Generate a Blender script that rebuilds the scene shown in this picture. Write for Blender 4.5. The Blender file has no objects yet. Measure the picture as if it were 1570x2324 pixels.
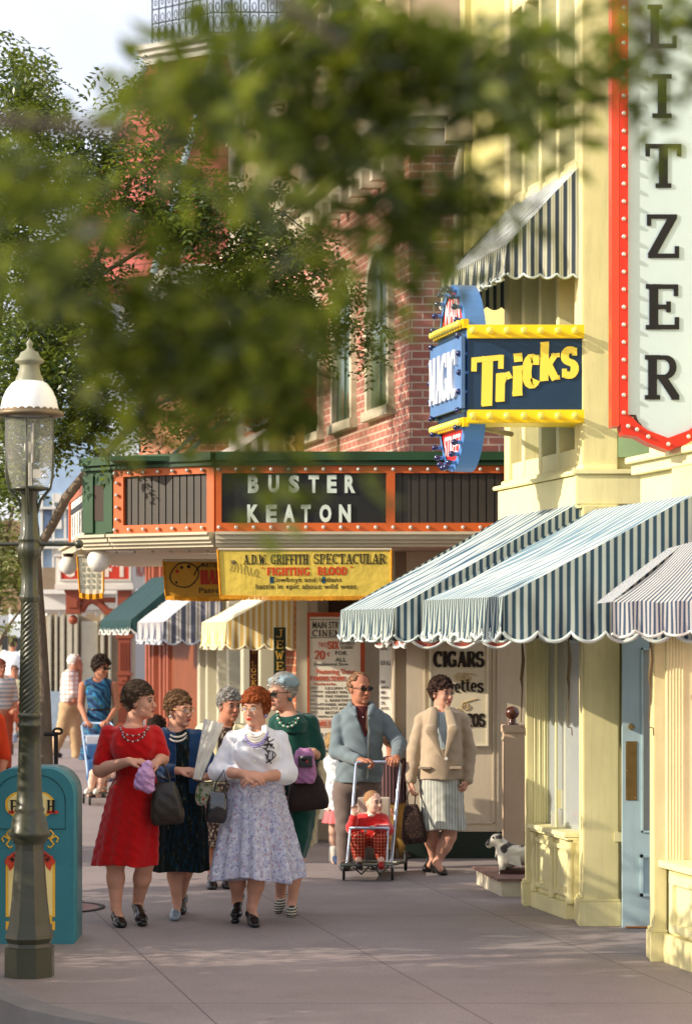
import bpy, bmesh, math, random
import numpy as np
from mathutils import Vector, Matrix
random.seed(7); rng = np.random.RandomState(11)
SC = bpy.context.scene; COL = SC.collection
R = math.radians
FP, H0, CX, HY = 5560.0, 1.95, 785.0, 1435.0      # lens and horizon measured from the photograph
def P(x, y, Y): return Vector(((x-CX)/FP*Y, Y, H0+(HY-y)/FP*Y))
def GX(x, Y): return (x-CX)/FP*Y
def GZ(y, Y): return H0+(HY-y)/FP*Y
def gY(y): return FP*H0/(y-HY)
def lin(*c):
    if len(c) == 1: c = c[0]
    o = []
    for v in c:
        v /= 255.0
        o.append(v/12.92 if v <= .04045 else ((v+.055)/1.055)**2.4)
    return tuple(o)+(1,)
ORG = {}
def tag(o, label=None, cat=None, group=None, kind=None):
    if label: o['label'] = label
    if cat: o['category'] = cat
    if group: o['group'] = group
    if kind: o['kind'] = kind
    return o
def thing(name, label, cat, loc=(0, 0, 0), group=None):
    o = bpy.data.objects.new(name, None); COL.objects.link(o)
    o.location = loc; o.empty_display_size = .2; ORG[o] = Vector(loc)
    return tag(o, label, cat, group)
def link(name, me, mat, parent=None, label=None):
    o = bpy.data.objects.new(name, me); COL.objects.link(o)
    if mat and not me.materials: me.materials.append(mat)
    if parent is not None:
        o.parent = parent; g = ORG[parent]; ORG[o] = g
        me.transform(Matrix.Translation(-g))
    else: ORG[o] = Vector((0, 0, 0))
    if label: o['label'] = label
    return o
def npmesh(name, V, Q, smooth=True):
    me = bpy.data.meshes.new(name); V = np.asarray(V, np.float32); Q = np.asarray(Q, np.int32)
    me.vertices.add(len(V)); me.vertices.foreach_set('co', V.ravel())
    n, k = Q.shape
    me.loops.add(n*k); me.loops.foreach_set('vertex_index', Q.ravel())
    me.polygons.add(n); me.polygons.foreach_set('loop_start', np.arange(0, n*k, k, dtype=np.int32))
    me.polygons.foreach_set('loop_total', np.full(n, k, np.int32))
    me.polygons.foreach_set('use_smooth', np.full(n, smooth, bool))
    me.update(calc_edges=True); return me
class MB:
    """collects faces in world coordinates; build() links them as one object"""
    def __init__(s): s.v = []; s.f = []; s.uv = []; s.sm = []
    def face(s, pts, uv=None, sm=False):
        i = len(s.v); s.v += [tuple(p) for p in pts]; s.f.append(tuple(range(i, i+len(pts))))
        s.uv.append(uv or [(0, 0)]*len(pts)); s.sm.append(sm); return s
    def hexa(s, c):
        # c: 8 corners, bottom 4 ccw then top 4
        c = [Vector(p) for p in c]
        for q in ((0, 3, 2, 1), (4, 5, 6, 7), (0, 1, 5, 4), (1, 2, 6, 5), (2, 3, 7, 6), (3, 0, 4, 7)):
            p = [c[k] for k in q]; w = (p[1]-p[0]).length; h = (p[3]-p[0]).length
            if abs(p[0].z-p[2].z) < 1e-4: uv = [(v.x, v.y) for v in p]
            else:
                a = (p[1]-p[0]).normalized(); a2 = Vector((abs(a.x), abs(a.y), 0))
                if a2.length > .3:
                    ax = 0 if abs(a.x) > abs(a.y) else 1
                    uv = [(v[ax], v.z) for v in p]
                else: uv = [(v.y if abs(p[0].y-p[2].y) > abs(p[0].x-p[2].x) else v.x, v.z) for v in p]
            s.face(p, uv)
        return s
    def box(s, x0, x1, y0, y1, z0, z1):
        return s.hexa([(x0, y0, z0), (x1, y0, z0), (x1, y1, z0), (x0, y1, z0), (x0, y0, z1), (x1, y0, z1), (x1, y1, z1), (x0, y1, z1)])
    def fbox(s, Y0, Y1, o0, o1, z0, z1):
        # follows the slanting shop front line; o = how far it stands out towards the street
        a, b = max(o0, o1), min(o0, o1)
        return s.hexa([(X0(Y0)-a, Y0, z0), (X0(Y0)-b, Y0, z0), (X0(Y1)-b, Y1, z0), (X0(Y1)-a, Y1, z0),
                       (X0(Y0)-a, Y0, z1), (X0(Y0)-b, Y0, z1), (X0(Y1)-b, Y1, z1), (X0(Y1)-a, Y1, z1)])
    def pbox(s, x0, y0, x1, y1, Y, t):
        # frontal slab: pixel measured front face at depth Y, thickness t going back
        a, b = P(x0, y1, Y), P(x1, y0, Y)
        return s.box(a.x, b.x, Y, Y+t, a.z, b.z)
    def cyl(s, p0, p1, r0, r1=None, n=12, cap=True, sm=True):
        r1 = r0 if r1 is None else r1; p0 = Vector(p0); p1 = Vector(p1); d = (p1-p0).normalized()
        a = d.orthogonal().normalized(); b = d.cross(a)
        A = []; B = []
        for k in range(n):
            t = 2*math.pi*k/n; e = a*math.cos(t)+b*math.sin(t); A.append(p0+e*r0); B.append(p1+e*r1)
        i = len(s.v); s.v += [tuple(p) for p in A+B]
        for k in range(n):
            j = (k+1) % n; s.f.append((i+k, i+j, i+n+j, i+n+k)); s.uv.append([(k/n, 0), ((k+1)/n, 0), ((k+1)/n, 1), (k/n, 1)]); s.sm.append(sm)
        if cap: s.face(A[::-1]); s.face(B)
        return s
    def tube(s, pts, r, n=8):
        pts = [Vector(p) for p in pts]; rr = r if isinstance(r, (list, tuple)) else [r]*len(pts)
        rings = []; prev = None
        for k, p in enumerate(pts):
            d = (pts[min(k+1, len(pts)-1)]-pts[max(k-1, 0)]).normalized()
            a = d.orthogonal().normalized() if prev is None else (prev-d*prev.dot(d)).normalized()
            prev = a; b = d.cross(a)
            rings.append([p+(a*math.cos(2*math.pi*j/n)+b*math.sin(2*math.pi*j/n))*rr[k] for j in range(n)])
        i = len(s.v)
        for g in rings: s.v += [tuple(q) for q in g]
        for k in range(len(pts)-1):
            for j in range(n):
                m = (j+1) % n; s.f.append((i+k*n+j, i+k*n+m, i+(k+1)*n+m, i+(k+1)*n+j)); s.uv.append([(0, 0)]*4); s.sm.append(True)
        s.face(rings[0][::-1]); s.face(rings[-1]); return s
    def lathe(s, c, prof, n=24, flute=None, ang=0, sm=True):
        # prof: (z, r) going up, around a vertical axis at c
        i = len(s.v)
        for (z, r) in prof:
            for k in range(n):
                t = 2*math.pi*k/n+ang; rr = r*(flute(t, z) if flute else 1)
                s.v.append((c[0]+rr*math.cos(t), c[1]+rr*math.sin(t), c[2]+z))
        for a in range(len(prof)-1):
            for k in range(n):
                j = (k+1) % n; s.f.append((i+a*n+k, i+a*n+j, i+(a+1)*n+j, i+(a+1)*n+k)); s.uv.append([(k/n, prof[a][0]), ((k+1)/n, prof[a][0]), ((k+1)/n, prof[a+1][0]), (k/n, prof[a+1][0])]); s.sm.append(sm)
        return s
    def ball(s, c, r, n=12, sc=(1, 1, 1)):
        prof = [(-r*math.cos(math.pi*k/n)*sc[2], max(r*math.sin(math.pi*k/n), 1e-4)) for k in range(n+1)]
        i = len(s.v); s.lathe((0, 0, 0), prof, n*2)
        for k in range(i, len(s.v)):
            v = s.v[k]; s.v[k] = (c[0]+v[0]*sc[0], c[1]+v[1]*sc[1], c[2]+v[2])
        return s
    def ribbon(s, A, B, uva=None, uvb=None, sm=False):
        for k in range(len(A)-1):
            uv = [uva[k], uva[k+1], uvb[k+1], uvb[k]] if uva else None
            s.face([A[k], A[k+1], B[k+1], B[k]], uv, sm)
        return s
    def build(s, name, mat, parent=None, label=None, bevel=0, weld=False):
        me = bpy.data.meshes.new(name); me.from_pydata(s.v, [], s.f)
        u = me.uv_layers.new(name='uv'); u.data.foreach_set('uv', [c for f in s.uv for q in f for c in q])
        me.polygons.foreach_set('use_smooth', s.sm)
        if weld or bevel:
            bm = bmesh.new(); bm.from_mesh(me); bmesh.ops.remove_doubles(bm, verts=bm.verts, dist=1e-4)
            if bevel:
                es = [e for e in bm.edges if len(e.link_faces) == 2 and e.calc_face_angle(0) > .6]
                bmesh.ops.bevel(bm, geom=es, offset=bevel, segments=2, affect='EDGES', clamp_overlap=True)
            bm.to_mesh(me); bm.free()
        me.update(); return link(name, me, mat, parent, label)
def copies(name, proto, pts, mat, parent):
    """one small part for every point, all sharing the prototype's mesh"""
    me = None
    for p in pts:
        if me is None:
            o = proto.build(name, mat, None); me = o.data; o.parent = parent
        else: o = bpy.data.objects.new(name, me); COL.objects.link(o); o.parent = parent
        o.location = Vector(p)-ORG[parent]; ORG[o] = ORG[parent]
def X0(Y): return 1.593-.2257*(Y-16.4)
def Yat(x, out=0.0): return (1.593+.2257*16.4-out)/((x-CX)/FP+.2257)
# ---------- distance-field modelling: soft bodies and cloth as single continuous surfaces ----------
def _bb(*pts): a = np.array(pts, float); return a.min(0), a.max(0)
class SDF:
    def __init__(s): s.p = []
    def cap(s, a, b, ra, rb=None, k=.02, op=1, fl=None):
        s.p.append(('c', np.array(a, float), np.array(b, float), ra, ra if rb is None else rb, k, op, fl)); return s
    def ell(s, c, r, k=.02, op=1, rot=None):
        s.p.append(('e', np.array(c, float), np.array(r, float), rot, None, k, op, None)); return s
    def loft(s, rings, k=.02, folds=(0, 0, 0), op=1):
        # rings: (z, cx, cy, rx, ry) top to bottom or reverse; folds: (count, amp, phase) growing towards the hem
        s.p.append(('l', np.array(sorted(rings), float), folds, None, None, k, op, None)); return s
    def box(s, c, hf, rd=.01, k=.005, op=1, rot=None):
        s.p.append(('b', np.array(c, float), np.array(hf, float), rot, rd, k, op, None)); return s
    def mesh(s, name, res=.006, noise=None):
        los = []; his = []
        for q in s.p:
            if q[6] < 0: los.append(None); his.append(None); continue
            if q[0] == 'c':
                r = max(q[3], q[4]); lo, hi = _bb(q[1]-r, q[1]+r, q[2]-r, q[2]+r)
            elif q[0] == 'e':
                m = q[2].max() if q[3] is not None else q[2]; lo, hi = q[1]-m, q[1]+m
            elif q[0] == 'b':
                m = np.linalg.norm(q[2])+q[4] if q[3] is not None else q[2]+q[4]; lo, hi = q[1]-m, q[1]+m
            else:
                g = q[1]; f = 1.3; lo = np.array([(g[:, 1]-g[:, 3]*f).min(), (g[:, 2]-g[:, 4]*f).min(), g[0, 0]]); hi = np.array([(g[:, 1]+g[:, 3]*f).max(), (g[:, 2]+g[:, 4]*f).max(), g[-1, 0]])
            los.append(lo); his.append(hi)
        LO = np.min([l for l in los if l is not None], 0)-4*res; HI = np.max([h for h in his if h is not None], 0)+4*res
        N = np.ceil((HI-LO)/res).astype(int)+1
        F = np.full(N, 1.0, np.float32)
        ax = [LO[i]+res*np.arange(N[i]) for i in range(3)]
        for q, lo, hi in zip(s.p, los, his):
            k = q[5]; m = k+3*res
            if lo is None:
                if q[0] == 'e': lo, hi = q[1]-q[2].max(), q[1]+q[2].max()
                elif q[0] == 'c': r = max(q[3], q[4]); lo, hi = _bb(q[1]-r, q[1]+r, q[2]-r, q[2]+r)
                else: lo, hi = q[1]-np.linalg.norm(q[2]), q[1]+np.linalg.norm(q[2])
            i0 = np.clip(((lo-m-LO)/res).astype(int), 0, N-1); i1 = np.clip(((hi+m-LO)/res).astype(int)+2, 1, N)
            if (i1 <= i0).any(): continue
            sl = tuple(slice(a, b) for a, b in zip(i0, i1))
            X, Y, Z = np.meshgrid(ax[0][sl[0]], ax[1][sl[1]], ax[2][sl[2]], indexing='ij')
            if q[0] == 'c':
                a, b = q[1], q[2]; d = b-a; L = max((d*d).sum(), 1e-9)
                t = np.clip(((X-a[0])*d[0]+(Y-a[1])*d[1]+(Z-a[2])*d[2])/L, 0, 1)
                fl = q[7] or (1, 1, 1)
                D = np.sqrt(((X-a[0]-t*d[0])*fl[0])**2+((Y-a[1]-t*d[1])*fl[1])**2+((Z-a[2]-t*d[2])*fl[2])**2)-(q[3]+(q[4]-q[3])*t)
            elif q[0] in 'eb':
                x, y, z = X-q[1][0], Y-q[1][1], Z-q[1][2]
                if q[3] is not None:
                    M = np.array(q[3]); x, y, z = (M[0, 0]*x+M[1, 0]*y+M[2, 0]*z, M[0, 1]*x+M[1, 1]*y+M[2, 1]*z, M[0, 2]*x+M[1, 2]*y+M[2, 2]*z)
                r = q[2]
                if q[0] == 'e':
                    k0 = np.sqrt((x/r[0])**2+(y/r[1])**2+(z/r[2])**2); k1 = np.sqrt((x/r[0]**2)**2+(y/r[1]**2)**2+(z/r[2]**2)**2)
                    D = k0*(k0-1)/np.maximum(k1, 1e-6)
                else:
                    ex, ey, ez = np.abs(x)-r[0], np.abs(y)-r[1], np.abs(z)-r[2]
                    D = np.sqrt(np.maximum(ex, 0)**2+np.maximum(ey, 0)**2+np.maximum(ez, 0)**2)+np.minimum(np.maximum(ex, np.maximum(ey, ez)), 0)-q[4]
            else:
                g = q[1]; cx, cy, rx, ry = [np.interp(Z, g[:, 0], g[:, i]) for i in (1, 2, 3, 4)]
                x, y = X-cx, Y-cy; n, amp, ph = q[2][:3]
                if n:
                    th = np.arctan2(y, x); dn = np.clip((g[-1, 0]-Z)/(g[-1, 0]-g[0, 0]), 0, 1)
                    w = 1+amp*dn**.8*(np.cos(n*th+ph+1.5*np.sin(2*th+ph))+.45*np.cos((2*n+1)*th+2*ph))
                    rx = rx*w; ry = ry*w
                D = (np.sqrt((x/rx)**2+(y/ry)**2)-1)*np.minimum(rx, ry)*.85
                hem = g[0, 0]+(q[2][3]*np.sin(3*np.arctan2(y, x)+q[2][2]) if len(q[2]) > 3 else 0)
                D = np.maximum(D, np.maximum(Z-g[-1, 0], hem-Z))
            G = F[sl]
            if q[6] > 0:
                h = np.maximum(k-np.abs(G-D), 0)/max(k, 1e-6); F[sl] = np.minimum(G, D)-h*h*k*.25
            else:
                D = -D; h = np.maximum(k-np.abs(G-D), 0)/max(k, 1e-6); F[sl] = np.maximum(G, D)+h*h*k*.25
        if noise:
            amp, sc = noise
            X, Y, Z = ax[0][:, None, None]*sc, ax[1][None, :, None]*sc, ax[2][None, None, :]*sc
            F = F+amp*(np.sin(X+1.7*np.sin(Z*.7+Y))*np.cos(Z*1.3+1.1*np.sin(Y*1.4))+.5*np.sin(2.3*Z+2*X-Y)).astype(np.float32)
        V, Q = snets(F, LO, res)
        return npmesh(name, V, Q)
def snets(F, LO, h):
    S = F < 0
    c = [S[a:S.shape[0]-1+a, b:S.shape[1]-1+b, d:S.shape[2]-1+d] for a in (0, 1) for b in (0, 1) for d in (0, 1)]
    al = c[0].copy(); an = c[0].copy()
    for x in c[1:]: al &= x; an |= x
    I = np.array(np.nonzero(an & ~al)).T
    ids = np.full(tuple(np.array(F.shape)-1), -1, np.int32); ids[I[:, 0], I[:, 1], I[:, 2]] = np.arange(len(I))
    acc = np.zeros((len(I), 3)); cnt = np.zeros(len(I))
    for axis in range(3):
        o1, o2 = [i for i in range(3) if i != axis]
        for a in (0, 1):
            for b in (0, 1):
                p = np.zeros(3, int); p[o1] = a; p[o2] = b; q = p.copy(); q[axis] = 1
                f0 = F[I[:, 0]+p[0], I[:, 1]+p[1], I[:, 2]+p[2]]; f1 = F[I[:, 0]+q[0], I[:, 1]+q[1], I[:, 2]+q[2]]
                m = (f0 < 0) != (f1 < 0); t = np.where(m, f0/np.where(m, f0-f1, 1), 0)
                w = np.tile(p.astype(float), (len(I), 1)); w[:, axis] = t
                acc += w*m[:, None]; cnt += m
    V = (I+acc/np.maximum(cnt, 1)[:, None])*h+LO
    Qs = []
    for axis in range(3):
        o1, o2 = [(1, 2), (2, 0), (0, 1)][axis]
        s0 = [slice(None)]*3; s1 = [slice(None)]*3; s0[axis] = slice(0, -1); s1[axis] = slice(1, None)
        A, B = S[tuple(s0)], S[tuple(s1)]; E = np.array(np.nonzero(A != B)).T
        E = E[(E[:, o1] > 0) & (E[:, o2] > 0) & (E[:, o1] < F.shape[o1]-1) & (E[:, o2] < F.shape[o2]-1)]
        inside = A[E[:, 0], E[:, 1], E[:, 2]]
        def cid(d1, d2):
            J = E.copy(); J[:, o1] -= d1; J[:, o2] -= d2; return ids[J[:, 0], J[:, 1], J[:, 2]]
        q = np.stack([cid(1, 1), cid(0, 1), cid(0, 0), cid(1, 0)], 1)
        q[~inside] = q[~inside][:, ::-1]; Qs.append(q)
    return V, np.concatenate(Qs)
# ---------- materials ----------
MC = {}
class NT:
    def __init__(s, m): s.t = m.node_tree; s.n = s.t.nodes; s.l = s.t.links; s.b = s.n.get('Principled BSDF')
    def new(s, t, **kw):
        n = s.n.new(t)
        for k, v in kw.items():
            if hasattr(n, k): setattr(n, k, v)
            else: n.inputs[k.replace('_', ' ')].default_value = v
        return n
    def mix(s, a, b, f, mode='MIX'):
        m = s.n.new('ShaderNodeMix'); m.data_type = 'RGBA'; m.blend_type = mode
        for i, v in ((0, f), (6, a), (7, b)):
            if isinstance(v, (tuple, float, int)): m.inputs[i].default_value = v
            else: s.l.new(v, m.inputs[i])
        return m.outputs[2]
    def math(s, op, a, b=0.0, c=0.0):
        m = s.n.new('ShaderNodeMath'); m.operation = op
        for i, v in enumerate((a, b, c)):
            if isinstance(v, (float, int)): m.inputs[i].default_value = v
            else: s.l.new(v, m.inputs[i])
        return m.outputs[0]
    def coord(s, w='Object', scale=(1, 1, 1)):
        c = s.n.new('ShaderNodeTexCoord'); m = s.n.new('ShaderNodeMapping'); m.inputs['Scale'].default_value = scale
        s.l.new(c.outputs[w], m.inputs[0]); return m.outputs[0]
    def noise(s, vec, scale, detail=4, rough=.55):
        n = s.n.new('ShaderNodeTexNoise'); n.inputs['Scale'].default_value = scale; n.inputs['Detail'].default_value = detail; n.inputs['Roughness'].default_value = rough
        s.l.new(vec, n.inputs['Vector']); return n.outputs['Fac']
    def ramp(s, f, stops):
        r = s.n.new('ShaderNodeValToRGB'); e = r.color_ramp.elements
        while len(e) < len(stops): e.new(.5)
        for k, (p, c) in enumerate(stops): e[k].position = p; e[k].color = c
        s.l.new(f, r.inputs[0]); return r.outputs[0]
    def bump(s, f, st=.3, d=.01):
        b = s.n.new('ShaderNodeBump'); b.inputs['Strength'].default_value = st; b.inputs['Distance'].default_value = d
        s.l.new(f, b.inputs['Height']); s.l.new(b.outputs[0], s.b.inputs['Normal'])
def mk(name, rough=.6, spec=.4, **kw):
    m = bpy.data.materials.new(name); m.use_nodes = True; t = NT(m)
    t.b.inputs['Roughness'].default_value = rough; t.b.inputs['Specular IOR Level'].default_value = spec
    for k, v in kw.items(): t.b.inputs[k.replace('_', ' ')].default_value = v
    return m, t
def M(name, col, rough=.6, var=.12, scale=6, bump=0, bscale=60, bd=.003, spec=.35, metal=0, sheen=0, streak=0, coat=0, stretch=(1, 1, 1)):
    if name in MC: return MC[name]
    m, t = mk(name, rough, spec); c = lin(col)
    t.b.inputs['Metallic'].default_value = metal
    if sheen: t.b.inputs['Sheen Weight'].default_value = sheen; t.b.inputs['Sheen Roughness'].default_value = .5
    if coat: t.b.inputs['Coat Weight'].default_value = coat; t.b.inputs['Coat Roughness'].default_value = .12
    v = t.coord('Object', stretch); n = t.noise(v, scale, 5)
    d = tuple(x*(1-var*1.6) for x in c[:3])+(1,); e = tuple(min(1, x*(1+var)) for x in c[:3])+(1,)
    out = t.ramp(n, [(.3, d), (.7, e)]); n4 = t.noise(v, scale*9, 4, .7); out = t.mix(out, tuple(x*.8 for x in c[:3])+(1,), t.math('MULTIPLY', n4, min(.5, var*3)))
    if streak: out = t.mix(out, tuple(x*.55 for x in c[:3])+(1,), t.math('MULTIPLY', t.ramp(t.noise(t.coord('Object', (9, 9, .9)), 3, 6, .7), [(.48, (0, 0, 0, 1)), (.75, (1, 1, 1, 1))]), streak))
    t.l.new(out, t.b.inputs['Base Color'])
    if bump: t.bump(t.noise(v, bscale, 3), bump, bd)
    MC[name] = m; return m
# ---------- slab-serif sign lettering drawn with strokes ----------
def _arc(cx, cy, rx, ry, a0, a1, n=12): return [(cx+rx*math.cos(R(a0+(a1-a0)*k/n)), cy+ry*math.sin(R(a0+(a1-a0)*k/n))) for k in range(n+1)]
T_, h_ = 1.0, .5
# glyph: (advance width, [ (points, weight, serif at start, serif at end) ])
GL = {
'I': (.42, [([(.21, 0), (.21, 1)], T_, 1, 1)]),
'T': (.78, [([(.39, 0), (.39, 1)], T_, 1, 0), ([(.04, .95), (.74, .95)], h_, 0, 0), ([(.05, 1), (.05, .72)], h_, 0, 0), ([(.73, 1), (.73, .72)], h_, 0, 0)]),
'Z': (.74, [([(.06, .95), (.68, .95)], h_, 0, 0), ([(.6, .95), (.13, .05)], T_, 0, 0), ([(.06, .05), (.7, .05)], h_, 0, 0), ([(.08, 1), (.08, .74)], h_, 0, 0), ([(.68, 0), (.68, .27)], h_, 0, 0)]),
'E': (.76, [([(.2, 0), (.2, 1)], T_, 1, 1), ([(.2, .95), (.68, .95)], h_, 0, 0), ([(.2, .5), (.52, .5)], h_, 0, 0), ([(.2, .05), (.7, .05)], h_, 0, 0), ([(.68, 1), (.68, .74)], h_, 0, 0), ([(.7, 0), (.7, .27)], h_, 0, 0), ([(.52, .38), (.52, .62)], h_, 0, 0)]),
'F': (.7, [([(.2, 0), (.2, 1)], T_, 1, 1), ([(.2, .95), (.64, .95)], h_, 0, 0), ([(.2, .5), (.5, .5)], h_, 0, 0), ([(.64, 1), (.64, .72)], h_, 0, 0), ([(.5, .38), (.5, .62)], h_, 0, 0)]),
'L': (.7, [([(.2, 0), (.2, 1)], T_, 1, 1), ([(.2, .05), (.66, .05)], h_, 0, 0), ([(.66, 0), (.66, .28)], h_, 0, 0)]),
'H': (.86, [([(.2, 0), (.2, 1)], T_, 1, 1), ([(.66, 0), (.66, 1)], T_, 1, 1), ([(.2, .5), (.66, .5)], h_, 0, 0)]),
'N': (.86, [([(.18, 0), (.18, 1)], h_, 1, 0), ([(.14, .97), (.68, .03)], T_, 0, 0), ([(.68, 0), (.68, 1)], h_, 0, 1)]),
'M': (1.0, [([(.16, 0), (.16, 1)], h_, 1, 0), ([(.16, .97), (.5, .1)], T_, 0, 0), ([(.5, .1), (.82, .97)], h_, 0, 0), ([(.82, 0), (.82, 1)], T_, 1, 0)]),
'A': (.86, [([(.14, 0), (.43, 1)], h_, 1, 0), ([(.43, 1), (.72, 0)], T_, 0, 1), ([(.22, .32), (.62, .32)], h_, 0, 0)]),
'W': (1.0, [([(.1, 1), (.3, 0)], T_, 1, 0), ([(.3, 0), (.5, .8)], h_, 0, 0), ([(.5, .8), (.68, 0)], T_, 0, 0), ([(.68, 0), (.88, 1)], h_, 0, 1)]),
'R': (.82, [([(.2, 0), (.2, 1)], T_, 1, 1), ([(.2, .95)]+_arc(.46, .73, .2, .22, 90, -90)+[(.2, .51)], .8, 0, 0), ([(.42, .5), (.72, .04)], T_, 0, 0), ([(.62, .04), (.8, .04)], h_, 0, 0)]),
'P': (.76, [([(.2, 0), (.2, 1)], T_, 1, 1), ([(.2, .95)]+_arc(.46, .72, .2, .23, 90, -90)+[(.2, .49)], .8, 0, 0)]),
'B': (.8, [([(.2, 0), (.2, 1)], T_, 1, 1), ([(.2, .95)]+_arc(.44, .73, .18, .22, 90, -90)+[(.2, .51)], .8, 0, 0), ([(.2, .51)]+_arc(.46, .28, .22, .23, 90, -90)+[(.2, .05)], .8, 0, 0)]),
'D': (.84, [([(.2, 0), (.2, 1)], T_, 1, 1), ([(.2, .95)]+_arc(.42, .5, .28, .45, 90, -90)+[(.2, .05)], .85, 0, 0)]),
'O': (.86, [(_arc(.43, .5, .32, .45, 0, 360, 20), .95, 0, 0)]),
'C': (.8, [(_arc(.44, .5, .33, .45, 50, 310, 16), .95, 0, 0), ([(.68, 1), (.68, .68)], h_, 0, 0)]),
'G': (.86, [(_arc(.44, .5, .33, .45, 50, 320, 16), .95, 0, 0), ([(.7, 1), (.7, .7)], h_, 0, 0), ([(.7, .05), (.7, .42)], .8, 0, 0), ([(.5, .42), (.82, .42)], h_, 0, 0)]),
'S': (.74, [(_arc(.37, .72, .25, .23, 35, 255, 12)+_arc(.38, .27, .28, .23, 80, -145, 12), .9, 0, 0), ([(.6, .98), (.6, .7)], h_, 0, 0), ([(.12, .02), (.12, .32)], h_, 0, 0)]),
'U': (.84, [([(.18, 1), (.18, .35)]+_arc(.42, .32, .24, .27, 180, 360, 10)+[(.66, 1)], .9, 1, 1)]),
'J': (.6, [([(.4, 1), (.4, .3)]+_arc(.24, .26, .16, .2, 0, -170, 8), .9, 1, 0)]),
'X': (.8, [([(.14, 1), (.64, 0)], T_, 1, 1), ([(.64, 1), (.14, 0)], h_, 1, 1)]),
'V': (.8, [([(.1, 1), (.4, 0)], T_, 1, 0), ([(.4, 0), (.68, 1)], h_, 0, 1)]),
'Y': (.8, [([(.12, 1), (.4, .45)], T_, 1, 0), ([(.68, 1), (.4, .45)], h_, 1, 0), ([(.4, .48), (.4, 0)], T_, 0, 1)]),
'K': (.84, [([(.2, 0), (.2, 1)], T_, 1, 1), ([(.68, 1), (.24, .45)], h_, 1, 0), ([(.36, .56), (.7, 0)], T_, 0, 1)]),
'r': (.56, [([(.18, 0), (.18, .66)], T_, 1, 1), ([(.2, .42), (.3, .6), (.42, .64), (.48, .52)], .8, 0, 0)]),
'i': (.38, [([(.19, 0), (.19, .66)], T_, 1, 1), ([(.08, .88), (.3, .88)], 1.1, 0, 0)]),
'c': (.56, [(_arc(.3, .33, .2, .3, 45, 320, 14), .95, 0, 0), ([(.46, .68), (.46, .46)], .6, 0, 0)]),
'k': (.66, [([(.18, 0), (.18, 1)], T_, 1, 1), ([(.52, .66), (.24, .3)], .7, 1, 0), ([(.3, .4), (.54, 0)], .95, 0, 1)]),
's': (.52, [(_arc(.26, .49, .17, .14, 40, 250, 10)+_arc(.26, .18, .18, .15, 80, -140, 10), .85, 0, 0), ([(.42, .66), (.42, .48)], .5, 0, 0), ([(.09, 0), (.09, .2)], .5, 0, 0)]),
'e': (.56, [([(.12, .34), (.46, .34)]+_arc(.29, .34, .18, .29, 0, 310, 14), .75, 0, 0)]),
't': (.46, [([(.2, .9), (.2, .12), (.3, .04), (.42, .1)], .9, 0, 0), ([(.04, .64), (.4, .64)], h_, 0, 0)]),
'.': (.3, [([(.13, .0), (.13, .13)], 1.0, 0, 0)]), '-': (.4, [([(.05, .45), (.35, .45)], h_, 0, 0)]), ' ': (.42, []),
'"': (.4, [([(.12, 1), (.12, .78)], .6, 0, 0), ([(.28, 1), (.28, .78)], .6, 0, 0)]),
'2': (.7, [(_arc(.35, .7, .24, .26, 170, -30, 10)+[(.12, .06), (.62, .06)], .9, 0, 0)]),
'0': (.74, [(_arc(.37, .5, .25, .45, 0, 360, 20), .95, 0, 0)]),
}
def serif_text(mb, txt, org, U, V, N, w, h, wt=.17, depth=.004, ser=.13, slant=0, gap=.02, rise=0.0, hv=None, grow=0.0):
    """strokes in a w x h box at org; U right, V up, N out of the sign"""
    U, V, N = Vector(U), Vector(V), Vector(N); tot = sum(GL[c][0]+gap for c in txt)-gap; sx = w/tot; cur = 0; lay = 0
    hv = hv or .6
    for ci, c in enumerate(txt):
        adv, st = GL[c]
        for pts, wg, s0, s1 in st:
            segs = [(pts, wg)]
            for f, e in ((s0, 0), (s1, -1)):
                if f: x, y = pts[e]; yy = min(max(y, .045), .955) if y in (0, 1) else y-.03; segs.append(([(x-ser, yy), (x+ser, yy)], h_))
            for pp, wg2 in segs:
                lay += 1; off = depth+(lay % 7)*.00035
                gy = 1+grow*(ci/max(1, len(txt)-1))
                W = [((cur+x)*sx+slant*y*h, (y*gy)*h+rise*((cur+x)*sx)) for x, y in pp]
                ww = wt*wg2*h*(.5)
                L, Rr = [], []
                for k, (x, y) in enumerate(W):
                    a = W[max(k-1, 0)]; b = W[min(k+1, len(W)-1)]; dx, dy = b[0]-a[0], b[1]-a[1]; m = math.hypot(dx, dy) or 1
                    # thin horizontals, thick verticals
                    nx, ny = -dy/m, dx/m; k2 = ww*(hv+(1-hv)*abs(dy/m)) if wg2 > .55 else ww
                    L.append((x+nx*k2, y+ny*k2)); Rr.append((x-nx*k2, y-ny*k2))
                tp = lambda q, d: Vector(org)+U*q[0]+V*q[1]+N*d
                for k in range(len(W)-1):
                    mb.face([tp(Rr[k], off), tp(Rr[k+1], off), tp(L[k+1], off), tp(L[k], off)])
                    mb.face([tp(L[k], off), tp(L[k+1], off), tp(L[k+1], 0), tp(L[k], 0)])
                    mb.face([tp(Rr[k+1], off), tp(Rr[k], off), tp(Rr[k], 0), tp(Rr[k+1], 0)])
                mb.face([tp(L[0], off), tp(L[0], 0), tp(Rr[0], 0), tp(Rr[0], off)])
                mb.face([tp(L[-1], off), tp(Rr[-1], off), tp(Rr[-1], 0), tp(L[-1], 0)])
        cur += adv+gap
    return mb
def serif_px(mb, txt, x0, y0, x1, y1, Y, **kw):
    a = P(x0, y1, Y); b = P(x1, y0, Y)
    return serif_text(mb, txt, a, (1, 0, 0), (0, 0, 1), (0, -1, 0), b.x-a.x, b.z-a.z, **kw)
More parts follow.
